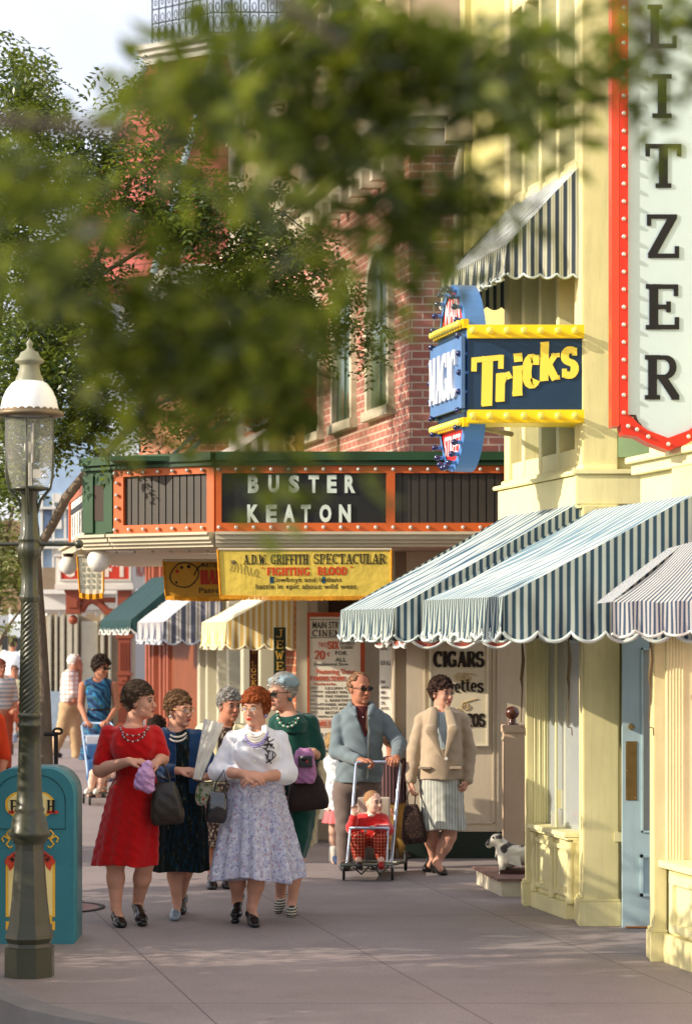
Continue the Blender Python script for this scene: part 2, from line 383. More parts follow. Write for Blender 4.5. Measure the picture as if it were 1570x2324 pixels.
def sans(txt, bold=0.0, ext=.02):
    cu = bpy.data.curves.new('lettering', 'FONT'); cu.body = txt; cu.size = 1; cu.offset = bold; cu.extrude = ext; cu.resolution_u = 3; cu.space_character = 1.05
    o = bpy.data.objects.new('lettering', cu); COL.objects.link(o)
    dg = bpy.context.evaluated_depsgraph_get(); dg.update()
    me = bpy.data.meshes.new_from_object(o.evaluated_get(dg)); bpy.data.objects.remove(o); bpy.data.curves.remove(cu); return me
def sans_into(mb, txt, org, U, V, N, w, h, bold=0.0, depth=.003, slant=0):
    me = sans(txt, bold); co = [v.co.copy() for v in me.vertices]
    if not co: return mb
    x0 = min(c.x for c in co); x1 = max(c.x for c in co); y0 = min(c.y for c in co); y1 = max(c.y for c in co)
    U, V, N, org = Vector(U), Vector(V), Vector(N), Vector(org); i = len(mb.v)
    for c in co:
        a, b = (c.x-x0)/max(x1-x0, 1e-6)*w, (c.y-y0)/max(y1-y0, 1e-6)*h
        mb.v.append(tuple(org+U*(a+slant*b)+V*b+N*(depth if c.z > 0 else -.001)))
    for p in me.polygons: mb.f.append(tuple(i+k for k in p.vertices)); mb.uv.append([(0, 0)]*len(p.vertices)); mb.sm.append(False)
    bpy.data.meshes.remove(me); return mb
def sans_px(mb, txt, x0, y0, x1, y1, Y, **kw):
    a = P(x0, y1, Y); b = P(x1, y0, Y)
    return sans_into(mb, txt, a, (1, 0, 0), (0, 0, 1), (0, -1, 0), b.x-a.x, b.z-a.z, **kw)
# ---------- people ----------
SKIN = M('skin', (204, 152, 128), .62, .1, 9, .3, 160, .002, .22); SKIN2 = M('skin_tanned', (182, 124, 98), .62, .1, 9, .3, 160, .002, .22)
SKINP = M('skin_pale', (222, 178, 156), .5, .06, 9, .15, 220, .001, .35)
LIP = M('lips', (160, 66, 56), .4, .05); LIPN = M('lips_natural', (170, 92, 76), .5, .05)
EYEW = M('eye_white', (132, 116, 106), .3, .02); IRIS = M('iris', (52, 38, 30), .25, .05)
GOLD = M('gold_metal', (190, 150, 80), .3, .05, metal=.9); DARKGLASS = M('dark_lens', (28, 30, 26), .1, .02, spec=.7)
def clearmat():
    m, t = mk('clear_lens', .05, .5); t.b.inputs['Base Color'].default_value = (.9, .93, .95, 1); t.b.inputs['Alpha'].default_value = .22; return m
CLEAR = clearmat()
def ysort(a): return a
class HF:
    """head frame: yaw 0 looks at the lens, + turns to the right of the picture; roll/pitch small"""
    def __init__(s, c, yaw, pitch=0, sc=1.0, roll=0):
        s.c = Vector(c); s.s = sc; m = Matrix.Rotation(R(yaw), 3, 'Z') @ Matrix.Rotation(R(pitch), 3, 'X') @ Matrix.Rotation(R(roll), 3, 'Y'); s.m = m
    def __call__(s, a, b, c): return s.c+s.m @ Vector((a, b, c))*s.s
    def rot(s): return [list(r) for r in s.m]
def head(S, h, neck, nr=.05, chub=1.0):
    k = h.s; Rm = h.rot(); e = lambda a, r, kk=.015, op=1: S.ell(h(*a), [x*k for x in r], kk*k, op, Rm)
    e((0, .012, .028), (.072*chub**.3, .092, .09)); e((0, -.03, -.03), (.058*chub, .058, .083), .03); e((0, -.032, -.078), (.044*chub, .05, .034), .03)
    for q in (-1, 1):
        e((q*.034, -.066, -.034), (.02*chub, .018, .022), .02); e((q*.072, .008, -.012), (.009, .017, .03), .006)
    S.cap(h(0, -.086, .004), h(0, -.108, -.034), .008*k, .0115*k, .012*k)
    for q in (-1, 1): e((q*.011, -.1, -.038), (.008, .009, .007), .005)
    S.cap(h(-.036, -.079, .022), h(.036, -.079, .022), .010*k, .010*k, .012*k)
    for q in (-1, 1): e((q*.031, -.098, .0), (.017, .014, .011), .008, -1)
    e((0, -.088, -.066), (.021, .013, .012), .01); e((0, -.078, -.102), (.02, .016, .015), .015)
    S.cap(h(-.022, -.1, -.065), h(.022, -.1, -.065), .0028*k, .0028*k, .002*k, -1)
    S.cap(h(0, .02, -.05), neck, nr*1.0, nr*1.12, .03)
def ballmesh(name, parts, mat, parent, n=8):
    b = MB()
    for c, r in parts: b.ball(c, r, n)
    return b.build(name, mat, parent, weld=True)
def face(h, par, lip=LIP, brow=None, closed=False, glasses=None):
    for q in (-1, 1):
        e = ballmesh('eye', [(h(q*.031, -.0795, .0), .0118*h.s)], EYEW, par); ballmesh('iris', [(h(q*.031+.001, -.0872, .0), .0064*h.s)], IRIS, e, 6)
        b = MB().tube([h(q*.014, -.094, .019), h(q*.03, -.093, .026), h(q*.048, -.08, .02)], [.0022*h.s, .0032*h.s, .0018*h.s], 6)
        b.build('eyebrow', brow or IRIS, par)
        b = MB().tube([h(q*.019, -.093, .006), h(q*.031, -.0955, .0095), h(q*.043, -.089, .004)], .0021*h.s, 5); b.build('eyelash', IRIS, par)
    S = SDF(); S.cap(h(-.02, -.094, -.063), h(0, -.1025, -.0615), .003*h.s, .0045*h.s, .004); S.cap(h(.02, -.094, -.063), h(0, -.1025, -.0615), .003*h.s, .0045*h.s, .004)
    S.cap(h(-.013, -.0985, -.07), h(.013, -.0985, -.07), .0042*h.s, .0042*h.s, .004)
    link('lips', S.mesh('lips', .003), lip, par)
    if glasses:
        kind, col = glasses; fr = MB(); g = thing if False else None
        b = MB(); lens = MB(); w = .024 if kind != 'sun' else .024; hh = .017 if kind != 'sun' else .0155
        for q in (-1, 1):
            pts = [h(q*.032+w*math.cos(t), -.112+abs(q*.032+w*math.cos(t))*.22, hh*math.sin(t)+(.004*q*math.cos(t) if kind != 'round' else 0)) for t in [2*math.pi*k/16 for k in range(17)]]
            b.tube(pts, .0016*h.s if kind != 'sun' else .0026*h.s, 5); lens.face(pts[:-1])
            b.tube([h(q*.056, -.1, .008), h(q*.075, -.05, .006), h(q*.08, .01, .002)], .0016*h.s if kind != 'sun' else .0024*h.s, 5)
        b.tube([h(-.01, -.113, .004), h(.01, -.113, .004)], .002*h.s, 5)
        f = b.build('eyeglasses', col, par); lens.build('lens', DARKGLASS if kind == 'sun' else CLEAR, f)
def hairdo(h, par, mat, n=150, cr=.017, vol=1.0, low=-.075, fringe=.048, side=.0, seed=1, name='hair', flat=0, extra=None):
    r = np.random.RandomState(seed); S = SDF(); k = h.s; Rm = h.rot()
    S.ell(h(0, .032, .036), (.076*k*vol, .086*k*vol, .084*k*vol), .01, 1, Rm)
    if low < -.06: S.ell(h(0, .055, -.02), (.062*k*vol, .05*k*vol, .062*k*vol), .02, 1, Rm)
    cnt = 0; i = 0; n = int(n*1.7); cr = cr*.74
    while cnt < n and i < n*30:
        i += 1; v = r.normal(size=3); v /= np.linalg.norm(v)
        p = (v[0]*.076*vol, .018+v[1]*.095*vol, .03+v[2]*.088*vol+(0.006 if v[2] > 0 else 0))
        if p[2] < np.interp(-p[1], [-.1, -.025, .0, .03, .06, .1], [low, low*.8, -.03+side, .012+side, fringe*.85, fringe]): continue
        cnt += 1; a = cr*k*r.uniform(.7, 1.25)
        q = r.normal(size=3)*.004; S.ell(h(p[0]+q[0], p[1]+q[1], p[2]+q[2]), (a*r.uniform(.8, 1.3), a*r.uniform(.8, 1.2), a*r.uniform(.55, .9)), .004)
    if extra: extra(S, h)
    ho = link(name, S.mesh(name, .004, (.0011, 240)), mat, par)
    if k > .7 and n > 120:
        m_ = np.array(Rm); v = r.normal(size=(n*14, 3)); v /= np.linalg.norm(v, axis=1)[:, None]; p = np.stack([v[:, 0]*.08*vol, .022+v[:, 1]*.098*vol, .033+v[:, 2]*.094*vol+(v[:, 2] > 0)*.006], 1)
        ok = p[:, 2] > np.interp(-p[:, 1], [-.1, -.025, .0, .03, .06, .1], [low, low*.8, -.03+side, .012+side, fringe*.85, fringe]); p = p[ok]; v = v[ok]; N_ = len(p)
        t_ = np.cross(v, r.normal(size=(N_, 3))); t_ /= np.linalg.norm(t_, axis=1)[:, None]; b_ = np.cross(v, t_); L_ = r.uniform(.012, .026, (N_, 1)); hh_ = r.uniform(.002, .009, (N_, 1)); w_ = .0008
        P_ = [p-v*.004, p+t_*L_*.4+v*hh_, p+t_*L_*.8+b_*L_*.35+v*hh_*.9, p+t_*L_+b_*L_*.8-v*.001]; Q_ = []
        for a_, c_ in zip(P_[:-1], P_[1:]): Q_.append(np.stack([a_+b_*w_, c_+b_*w_, c_-b_*w_, a_-b_*w_], 1))
        V_ = np.concatenate(Q_).reshape(-1, 3)*k @ m_.T+np.array(h.c); link('curls', npmesh('curls', V_, np.arange(len(V_)).reshape(-1, 4)), mat, ho)
def hairmat(name, c1, c2, sc=70):
    m, t = mk(name, .75, .2); v = t.coord('Object', (1, 1, .6)); n = t.noise(v, sc*2.2, 6, .8)
    t.l.new(t.ramp(n, [(.3, lin(c1)), (.66, lin(c2))]), t.b.inputs['Base Color']); t.bump(n, .9, .004); return m
def hand(S, wr, d, n, side=1, curl=25, sc=1.0, spread=.06, thumb=1.0, fingers=None):
    d = Vector(d).normalized(); n = Vector(n); n = (n-d*n.dot(d)).normalized(); sd = d.cross(n)*side; wr = Vector(wr)
    S.cap(wr, wr+d*.03*sc, .021*sc, .02*sc, .02)
    for i in range(4):
        o = (.027-.0185*i)*sc; kn = wr+d*(.082-.004*abs(i-1))*sc+sd*o
        S.cap(wr+d*.015*sc+sd*o*.6, kn, .0135*sc, .0105*sc, .012)
        L = (.9, 1.0, .95, .78)[i]; c = curl if fingers is None else fingers[i]
        p = kn; dd = d+sd*spread*(1.5-i)
        for j, (ln, ra, rb) in enumerate(((.038, .0098, .0088), (.025, .0088, .008), (.02, .008, .0068))):
            a = R(c*(j+1)*(.75 if j == 0 else 1)); v = (dd.normalized()*math.cos(a)+n*math.sin(a)).normalized()
            q = p+v*ln*L*sc; S.cap(p, q, ra*sc, rb*sc, .003); p = q
    t0 = wr+sd*.02*sc+d*.022*sc; t1 = t0+(sd*.026+d*.03+n*.008*thumb)*sc; t2 = t1+(sd*.006+d*.03+n*.012*thumb)*sc
    S.cap(t0, t1, .0135*sc, .0105*sc, .01); S.cap(t1, t2, .0105*sc, .008*sc, .004)
def arm(S, sh, el, wr, r=(.048, .04, .036, .024), k=.03):
    S.cap(sh, el, r[0], r[1], k); S.cap(el, wr, r[2]*1.05, r[3], .02, 1)
def leg(S, hip, kn, an, r=(.085, .055, .05, .032)):
    S.cap(hip, kn, r[0], r[1], .03); kn = Vector(kn); an = Vector(an)
    S.cap(kn, kn+(an-kn)*.35, r[1]*.95, r[2], .02); S.cap(kn+(an-kn)*.33+Vector((0, .012, 0)), an, r[2]*1.02, r[3], .03)
def foot(S, an, toe): S.cap(an, toe, .03, .024, .02, 1)
def shoe(par, heel, toe, mat, w=.038, heelh=.03, ht=.05, lace=None, open_=True, name='shoe', cap=None, sole=None):
    heel = Vector(heel); toe = Vector(toe); d = (toe-heel); d2 = Vector((d.x, d.y, 0)).normalized(); S = SDF()
    up = Vector((0, 0, 1)); hz = heelh
    m = Matrix((( -d2.y, d2.x, 0), tuple(d2), (0, 0, 1))).transposed(); Rm = [list(r) for r in m]
    ball = heel.lerp(toe, .68)
    S.ell(ball+up*.026, (w*1.02, .075, .03), .01, 1, Rm); S.ell(toe+up*.018-d2*.03, (w*.8, .045, .02), .02, 1, Rm)
    S.cap(heel+up*(hz+.03)+d2*.02, ball+up*.034, w*.78, w*.8, .02, 1); S.ell(heel+up*(hz+.035)+d2*.03, (w*.86, .045, ht), .015, 1, Rm)
    if open_: S.ell(heel+up*(hz+.1)+d2*.065, (w*.72, .07, .055), .006, -1, Rm)
    S.cap(heel+up*(hz+.0)+d2*.02, heel+up*.008+d2*.016, w*.6 if heelh < .04 else w*.42, w*.5 if heelh < .04 else .013, .012)
    o = link(name, S.mesh(name, .004), mat, par)
    if lace:
        b = MB(); c = ball.lerp(heel, .28)+up*(.058); sd = Vector((-d2.y, d2.x, 0))
        for q in (-1, 1): b.tube([c, c+sd*q*.02+up*.012+d2*.0, c+sd*q*.04+up*.002+d2*.01], .0022, 5); b.tube([c, c+sd*q*.03-up*.004+d2*.02], .002, 5)
        b.build('shoelace', mat, o)
    if cap:
        b = MB(); b.ball(ball+up*.052+d2*.01, .008, 6); b.build('buckle', cap, o)
    return o
class Person:
    def __init__(s, Y, foot_px, label, group=None):
        s.Y = Y; s.s = FP/Y; s.root = thing('person', label, 'person', (GX(foot_px, Y), Y, 0), group); s.B = SDF()
    def q(s, x, y, dy=0): return P(x, y, s.Y+dy)
    def rings(s, L, dy=0, grow=0):
        o = []
        for g in L:
            y, xl, xr, ry = g[:4]; d = dy+(g[4] if len(g) > 4 else 0)
            a = P((xl+xr)/2, y, s.Y+d); o.append((a.z, a.x, s.Y+d, (xr-xl)/2/s.s+grow, ry+grow))
        return o
    def body(s, mat=SKIN, res=.0055, name='body'): return link(name, s.B.mesh('body', res), mat, s.root)
    def part(s, name, S, mat, res=.007, noise=None, par=None, label=None): return link(name, S.mesh(name, res, noise), mat, par or s.root, label)
def knit(name, col, sc=90, var=.1, fuzz=.5, bd=.004, bump=.5):
    m, t = mk(name, .9, .15); t.b.inputs['Sheen Weight'].default_value = fuzz; v = t.coord(); n = t.noise(v, sc, 3, .7); n2 = t.noise(v, 7, 4); c = lin(col)
    a = t.mix(tuple(x*(1-var) for x in c[:3])+(1,), tuple(min(1, x*(1+var)) for x in c[:3])+(1,), n); b = t.mix(a, tuple(x*.72 for x in c[:3])+(1,), t.math('MULTIPLY', n2, .35))
    t.l.new(b, t.b.inputs['Base Color']); t.bump(n, bump, bd); return m
def printed(name, base, spots, sc=40, stretch=(1, 1, 1), rough=.85, w=.1):
    m, t = mk(name, rough, .2); v = t.coord('Object', stretch); col = lin(base)
    for i, (c, th) in enumerate(spots):
        n = t.noise(v, sc*(1+.23*i), 3, .6)
        mp = t.new('ShaderNodeMapRange'); mp.inputs['From Min'].default_value = th; mp.inputs['From Max'].default_value = th+.06; 
        ad = t.new('ShaderNodeVectorMath', operation='ADD'); t.l.new(v, ad.inputs[0]); ad.inputs[1].default_value = (3.1*i, 1.7*i, 2.3*i)
        t.l.new(ad.outputs[0], n.node.inputs['Vector']); t.l.new(n, mp.inputs['Value']); col = t.mix(col, lin(c), mp.outputs[0])
    t.l.new(col, t.b.inputs['Base Color']); t.bump(t.noise(t.coord(), 120, 2), .2, .002); return m
def striped(name, c1, c2, per, axis='x', soft=.15, c3=None, rough=.85, wob=0.0, duty=.5, w3=None):
    """stripes in object metres, or in 'u'/'v' of the cloth's own uv"""
    m, t = mk(name, rough, .2); tc = t.new('ShaderNodeTexCoord'); sp = t.new('ShaderNodeSeparateXYZ')
    if axis in 'uv': t.l.new(tc.outputs['UV'], sp.inputs[0]); x = sp.outputs['uv'.index(axis)]
    else: t.l.new(tc.outputs['Object'], sp.inputs[0]); x = sp.outputs['xyz'.index(axis)]
    fr = t.math('FRACT', t.math('DIVIDE', x, per)); tri = t.math('ABSOLUTE', t.math('SUBTRACT', fr, .5))
    mp = t.new('ShaderNodeMapRange'); mp.inputs['From Min'].default_value = duty/2-soft*.25; mp.inputs['From Max'].default_value = duty/2+soft*.25; t.l.new(tri, mp.inputs['Value'])
    col = t.mix(lin(c1), lin(c2), mp.outputs[0])
    if c3:
        m3 = t.math('LESS_THAN', t.math('ABSOLUTE', t.math('SUBTRACT', fr, .5)), w3 or .06); col = t.mix(col, lin(c3), m3)
    n = t.noise(t.coord(), 9, 4); col = t.mix(col, t.mix(col, (.45, .43, .38, 1), 1.0, 'MULTIPLY'), t.math('MULTIPLY', n, .35))
    t.l.new(col, t.b.inputs['Base Color']); t.bump(t.noise(t.coord(), 140, 2), .2, .002); return m
def beads(par, pts, r, mats, name='necklace'):
    """a string of beads along points"""
    bs = [MB() for _ in mats]; k = 0
    for a, b in zip(pts[:-1], pts[1:]):
        L = (Vector(b)-Vector(a)).length; n = max(1, int(L/(r*1.9)))
        for j in range(n): bs[k % len(mats)].ball(Vector(a).lerp(Vector(b), j/n), r, 5); k += 1
    for q, m_ in zip(bs, mats):
        o = q.build(name if q is bs[0] else 'bead', m_, par)
        if q is bs[0]: par = o
def arc3(c, rx, rz, ry, a0, a1, n=14):
    # drape: arc in x-z, bulging towards -y
    return [Vector((c[0]+rx*math.cos(R(a0+(a1-a0)*k/n)), c[1]-.012-(ry+.5*rz)*abs(math.sin(R(a0+(a1-a0)*k/n))), c[2]+rz*math.sin(R(a0+(a1-a0)*k/n)))) for k in range(n+1)]
BLK = M('black_leather', (22, 20, 20), .3, .2, 8, .2, 90, .002, .5); BRN = M('brown_black_leather', (44, 36, 28), .38, .3, 7, .3, 60, .003, .45)
def handbag(label, c, w, h, d, mat, handle=None, frame=None, taper=.8, tilt=0, cat='handbag', bulge=1.0, clasp=None, loc=None, res=.005, noise=(.0015, 30)):
    """soft frame bag hung at c (top centre)"""
    c = Vector(c); r = thing('handbag', label, cat, c-Vector((0, 0, h))); S = SDF()
    Rm = [list(x) for x in Matrix.Rotation(R(tilt), 3, 'Y')]; m = Matrix(Rm)
    z0 = -h
    for k in range(7):
        f = k/6; ww = w/2*(taper+(1-taper)*f); p = c+m @ Vector((0, 0, -h*.06-(h*.86)*f)); S.box(p, (ww-.014, d/2*(.35+.65*math.sin(.4+f*2.1))*bulge*.8, h*.08), .014, .045, 1, Rm)
    b = link('bag_body', S.mesh('bag_body', res, noise), mat, r)
    fb = MB(); a = c+m @ Vector((-w/2*taper*.95, 0, .0)); e = c+m @ Vector((w/2*taper*.95, 0, .0)); fb.tube([a, e], .008, 8); fb.build('bag_frame', frame or mat, r)
    if clasp: MB().tube([c+m @ Vector((-w*.32, -d*.28, -.02)), c+m @ Vector((-w*.28, -d*.42, -h*.45))], .006, 6).build('clasp', clasp, r)
    if handle:
        hb = MB()
        for off in (-.014, .014): hb.tube([a+Vector((w*.12, off, 0)), a.lerp(Vector(handle), .55)+Vector((-.012, off, 0)), Vector(handle)+Vector((0, off*.5, .01)), e.lerp(Vector(handle), .55)+Vector((.012, off, 0)), e+Vector((-w*.12, off, 0))], .0055, 6)
        hb.build('handle', mat, r)
    return r
V = Vector
# 1 --- woman in the red dress
p = Person(16.35, 290, 'woman in a short-sleeved red knit dress and bead necklace, looking to the right'); B = p.B
h = HF(p.q(318, 1591), 72, 0, 1.0); head(B, h, p.q(303, 1648, .02), .052)
RD = [(1646, 274, 330, .085), (1656, 250, 350, .105), (1672, 247, 356, .12), (1700, 254, 356, .14), (1725, 260, 358, .15), (1758, 266, 356, .13), (1790, 250, 358, .15), (1830, 240, 362, .165), (1890, 226, 360, .17), (1930, 218, 360, .18), (1962, 211, 358, .19)]
B.loft(p.rings([(y, a+8, b-8, r-.02) for y, a, b, r in RD[:8]])); B.ell(p.q(300, 1800), (.15, .12, .14), .04)
Ls, Le, Lw = p.q(247, 1666), p.q(229, 1747, -.03), p.q(292, 1729, -.23)
Rs, Re, Rw = p.q(350, 1666), p.q(357, 1732, -.06), p.q(352, 1737, -.2)
arm(B, Ls, Le, Lw, (.055, .052, .049, .028)); arm(B, Rs, p.q(366, 1722, -.02), p.q(358, 1730, -.19), (.055, .05, .046, .028))
hand(B, Lw, (1, -.25, .02), (.1, .3, -1), -1, 38, 1.05); hand(B, p.q(360, 1728, -.2), (-.72, -.5, -.35), (-.1, .3, -1), 1, 42, 1.05)
for hx, hy, kx, ky, ax, ay, dk, da in ((272, 1880, 262, 1962, 263, 2061, -.02, -.03), (322, 1880, 328, 1962, 312, 2054, -.02, .12)):
    leg(B, p.q(hx, hy), p.q(kx, ky, dk), p.q(ax, ay, da), (.09, .062, .056, .035))
foot(B, p.q(263, 2061, -.03), p.q(273, 2084, -.14)); foot(B, p.q(312, 2054, .12), p.q(322, 2080, 0))
p.body()
BH = hairmat('dark_curly_hair', (30, 22, 18), (96, 78, 62)); face(h, p.root, LIPN)
hairdo(h, p.root, BH, 260, .014, 1.08, -.085, .052, .02, 3)
KR = knit('red_boucle_knit', (178, 8, 12), 110, .28, .25)
S = SDF(); S.loft(p.rings(RD), .015, (5, .055, 1.0, .008)); S.ell(p.q(322, 1692, -.085), (.07, .06, .07), .09); S.ell(p.q(284, 1694, -.085), (.07, .06, .07), .09)
for a, b in ((Ls, Le), (Rs, p.q(366, 1722, -.02))):
    S.cap(a, V(a).lerp(V(b), .78), .06, .066, .035)
S.ell(p.q(303, 1640, -.02), (.095, .12, .042), .015, -1)
p.part('dress', S, KR, .006, (.0022, 38))
NK1 = M('dark_red_beads', (92, 22, 22), .25, .1, spec=.6); NK2 = M('silver_beads', (190, 180, 180), .25, .1, metal=.6)
c = p.q(306, 1648, -.04)
beads(p.root, arc3(c, .095, .06, .1, 185, 355), .0075, [NK1, NK2]); beads(p.root, arc3(c+V((0, .0, -.012)), .085, .085, .11, 190, 350), .0075, [NK2, NK1], 'necklace'); 
ballmesh('earring', [(h(-.077, .008, -.048), .009)], NK1, p.root)
shoe(p.root, p.q(263, 2072, -.02).xy.to_3d(), V((p.q(284, 2100).x, 16.12, 0)), BLK, .042, .03, .05, True)
shoe(p.root, V((p.q(306, 2060).x, 16.5, .05)), V((p.q(329, 2100).x, 16.2, .0)), BLK, .042, .03, .05, True)
# lilac bag in her hands
LIL = M('lilac_plastic', (196, 150, 198), .35, .12, 12, .7, 26, .02, .5)
t = thing('plastic_bag', 'crumpled lilac plastic bag held in front of the red dress', 'bag', p.q(328, 1798, -.3)); S = SDF()
S.ell(p.q(330, 1768, -.3), (.062, .045, .075), .03); S.ell(p.q(323, 1780, -.3), (.055, .04, .045), .03); S.cap(p.q(334, 1738, -.29), p.q(330, 1760, -.3), .035, .055, .03); S.ell(p.q(340, 1790, -.3), (.032, .035, .03), .02)
link('bag_body', S.mesh('bag_body', .005, (.005, 52)), LIL, t)
r = handbag('black leather frame handbag with long handle hanging from the arm of the woman in red', p.q(374, 1783, -.16), .2, .245, .11, BRN, p.q(362, 1728, -.15), GOLD, .66, -5, clasp=GOLD)
# 2 --- navy cardigan
p = Person(16.75, 400, 'woman in a navy cardigan over a dark green dress, holding a long white bag'); B = p.B
h = HF(p.q(407, 1610), 48, 4, .98); head(B, h, p.q(401, 1660, .01), .05)
DR = [(1655, 378, 426, .08), (1666, 366, 444, .1), (1690, 360, 455, .13), (1740, 362, 458, .14), (1775, 366, 456, .13), (1810, 358, 462, .15), (1870, 352, 468, .16), (1930, 348, 472, .17), (1976, 350, 472, .18)]
B.loft(p.rings([(y, a+8, b-8, r-.02) for y, a, b, r in DR[:6]])); B.ell(p.q(405, 1830), (.15, .12, .14), .04)
Ls, Le, Lw = p.q(367, 1676), p.q(360, 1752, -.06), p.q(402, 1750, -.24); Rs, Re, Rw = p.q(448, 1676), p.q(478, 1742, -.05), p.q(470, 1764, -.22)
arm(B, Ls, Le, Lw); arm(B, Rs, Re, Rw)
hand(B, Lw, (1, -.1, .05), (.05, .4, -1), -1, 20, 1.05, .04); hand(B, Rw, (-.85, -.35, -.05), (0, -.4, .9), -1, 32, 1.0)
for hx, kx, ky, ax, ay, da in ((385, 395, 1960, 402, 2046, -.02), (425, 424, 1950, 409, 2040, .28)): leg(B, p.q(hx, 1880), p.q(kx, ky), p.q(ax, ay, da), (.085, .055, .05, .032))
foot(B, p.q(402, 2046, -.02), p.q(401, 2074, -.14)); foot(B, p.q(409, 2040, .28), p.q(406, 2062, .16))
p.body(); face(h, p.root, LIP, None, glasses=('cat', GOLD))
hairdo(h, p.root, hairmat('brown_hair', (58, 40, 28), (128, 96, 66)), 170, .017, 1.04, -.075, .05, .02, 5)
DG = printed('dark_green_streaked_dress', (16, 26, 24), [((14, 44, 58), .5), ((94, 90, 48), .62), ((8, 10, 12), .55)], 60, (1, 1, .16))
S = SDF(); S.loft(p.rings(DR), .02, (7, .05, .4, .008)); S.ell(p.q(401, 1650, -.03), (.06, .09, .04), .01, -1)
p.part('dress', S, DG, .006, (.0018, 30))
NV = knit('navy_wool', (26, 62, 104), 120, .14, .3)
CD = [(1654, 372, 430, .09), (1664, 357, 450, .115), (1690, 352, 458, .145), (1740, 352, 462, .155), (1778, 354, 466, .15), (1800, 352, 468, .155)]
S = SDF(); S.loft(p.rings(CD), .02, (4, .03, 2)); S.cap(Ls, Le, .066, .058, .03); S.cap(Le, V(Le).lerp(V(Lw), .88), .056, .044, .02); S.cap(Rs, Re, .064, .056, .03); S.cap(Re, V(Re).lerp(V(Rw), .7), .054, .044, .02)
S.ell(p.q(404, 1650, -.03), (.07, .12, .05), .01, -1)
S.box(p.q(413, 1735, -.17), (.034, .1, .3), .01, .01, -1)
p.part('cardigan', S, NV, .006, (.002, 36))
PW = M('pearl', (225, 218, 205), .25, .04, spec=.6); c = p.q(404, 1660, -.03)
beads(p.root, arc3(c, .06, .035, .09, 190, 350), .008, [PW]); beads(p.root, arc3(c+V((0, 0, -.014)), .066, .05, .095, 190, 350), .008, [PW], 'necklace')
for q in (-1,): ballmesh('earring', [(h(q*.077, .005, -.05), .012)], PW, p.root)
BLUSH = M('pale_blue_leather', (120, 138, 150), .35, .1, spec=.5)
shoe(p.root, V((p.q(401, 2050).x, 16.8, 0)), V((p.q(401, 2086).x, 16.5, 0)), BLUSH, .038, .045, .024, cap=BLK); shoe(p.root, V((p.q(409, 2050).x, 17.06, .02)), V((p.q(407, 2086).x, 16.86, 0)), BLK, .038, .045, .045)
# long white paper bag
WP = M('white_paper', (222, 220, 208), .7, .07, 4, .5, 22, .012)
t = thing('paper_bag', 'long narrow white paper bag held upright by the woman in the navy cardigan', 'paper bag', p.q(445, 1768, -.3)); mb = MB()
def pb(u, v, side):
    a = p.q(463, 1632, -.34).lerp(p.q(438, 1768, -.34), v); b = p.q(509, 1643, -.34).lerp(p.q(458, 1771, -.34), v); q = a.lerp(b, u); q.y += side*(.012+.025*(1-v))*math.sin(math.pi*u)**.5+.006*math.sin(u*22+v*5)+.004*math.sin(v*19+u*4); return q
for sd in (-1, 1):
    for i in range(14):
        for j in range(16):
            f = [pb((i+a)/14, (j+b)/16, sd) for a, b in ((0, 0), (1, 0), (1, 1), (0, 1))]; mb.face(f if sd > 0 else f[::-1], None, True)
mb.build('bag_body', WP, t, weld=True)
r = handbag('small white and green bag with pale strap on the arm of the woman in navy', p.q(470, 1782, -.14), .12, .12, .08, printed('white_green_orange_print', (205, 205, 180), [((110, 140, 90), .5), ((190, 96, 50), .6)], 30), p.q(474, 1752, -.12), WP, .85)
# 3 --- cream cardigan, grey hair, behind
p = Person(18.7, 495, 'grey-haired woman in a cream cardigan walking behind between the navy cardigan and the white sweater'); B = p.B
h = HF(p.q(521, 1601), 30, 4, 1.0); head(B, h, p.q(510, 1645, .02), .054)
SK = [(1650, 470, 540, .1), (1700, 462, 545, .15), (1770, 470, 540, .14), (1830, 468, 530, .15), (1922, 468, 512, .13)]
B.loft(p.rings([(y, a+6, b-6, r-.02) for y, a, b, r in SK[:4]])); arm(B, p.q(462, 1662), p.q(456, 1740, -.02), p.q(474, 1790, -.1)); hand(B, p.q(474, 1790, -.1), (.2, -.2, -1), (1, 0, 0), 1, 30)
arm(B, p.q(552, 1662), p.q(562, 1740, .02), p.q(556, 1800, -.05)); hand(B, p.q(556, 1800, -.05), (0, 0, -1), (-1, 0, 0), 1, 30)
for kx, ax, ay, da in ((482, 481, 1975, -.02), (508, 514, 1980, .05)): leg(B, p.q(kx, 1840), p.q(kx, 1905), p.q(ax, ay, da), (.08, .055, .048, .032)); foot(B, p.q(ax, ay, da), p.q(ax+2, 1998, da-.1))
p.body(SKIN2, .007); face(h, p.root, LIPN)
hairdo(h, p.root, hairmat('grey_hair', (62, 60, 58), (170, 166, 158), 45), 150, .018, 1.04, -.075, .05, .01, 6)
S = SDF(); S.loft(p.rings(SK), .02, (5, .03, 0)); p.part('dress', S, printed('brown_cream_print', (70, 50, 46), [((180, 164, 140), .52), ((40, 28, 30), .56)], 45), .008)
CR = knit('cream_knit', (226, 216, 172), 100, .08, .3)
S = SDF(); S.loft(p.rings([(1640, 490, 532, .1), (1652, 462, 552, .12), (1690, 450, 562, .16), (1780, 456, 556, .165)]), .02, (4, .03, 0)); S.cap(p.q(462, 1662), p.q(456, 1740, -.02), .07, .06, .03); S.cap(p.q(456, 1740, -.02), p.q(472, 1785, -.09), .058, .046, .02); S.cap(p.q(552, 1662), p.q(562, 1740, .02), .07, .06, .03); S.cap(p.q(562, 1740, .02), p.q(556, 1795, -.05), .058, .046)
S.ell(p.q(511, 1645, -.03), (.07, .12, .05), .01, -1); S.box(p.q(511, 1725, -.18), (.045, .1, .3), .01, .01, -1)
p.part('cardigan', S, CR, .008)
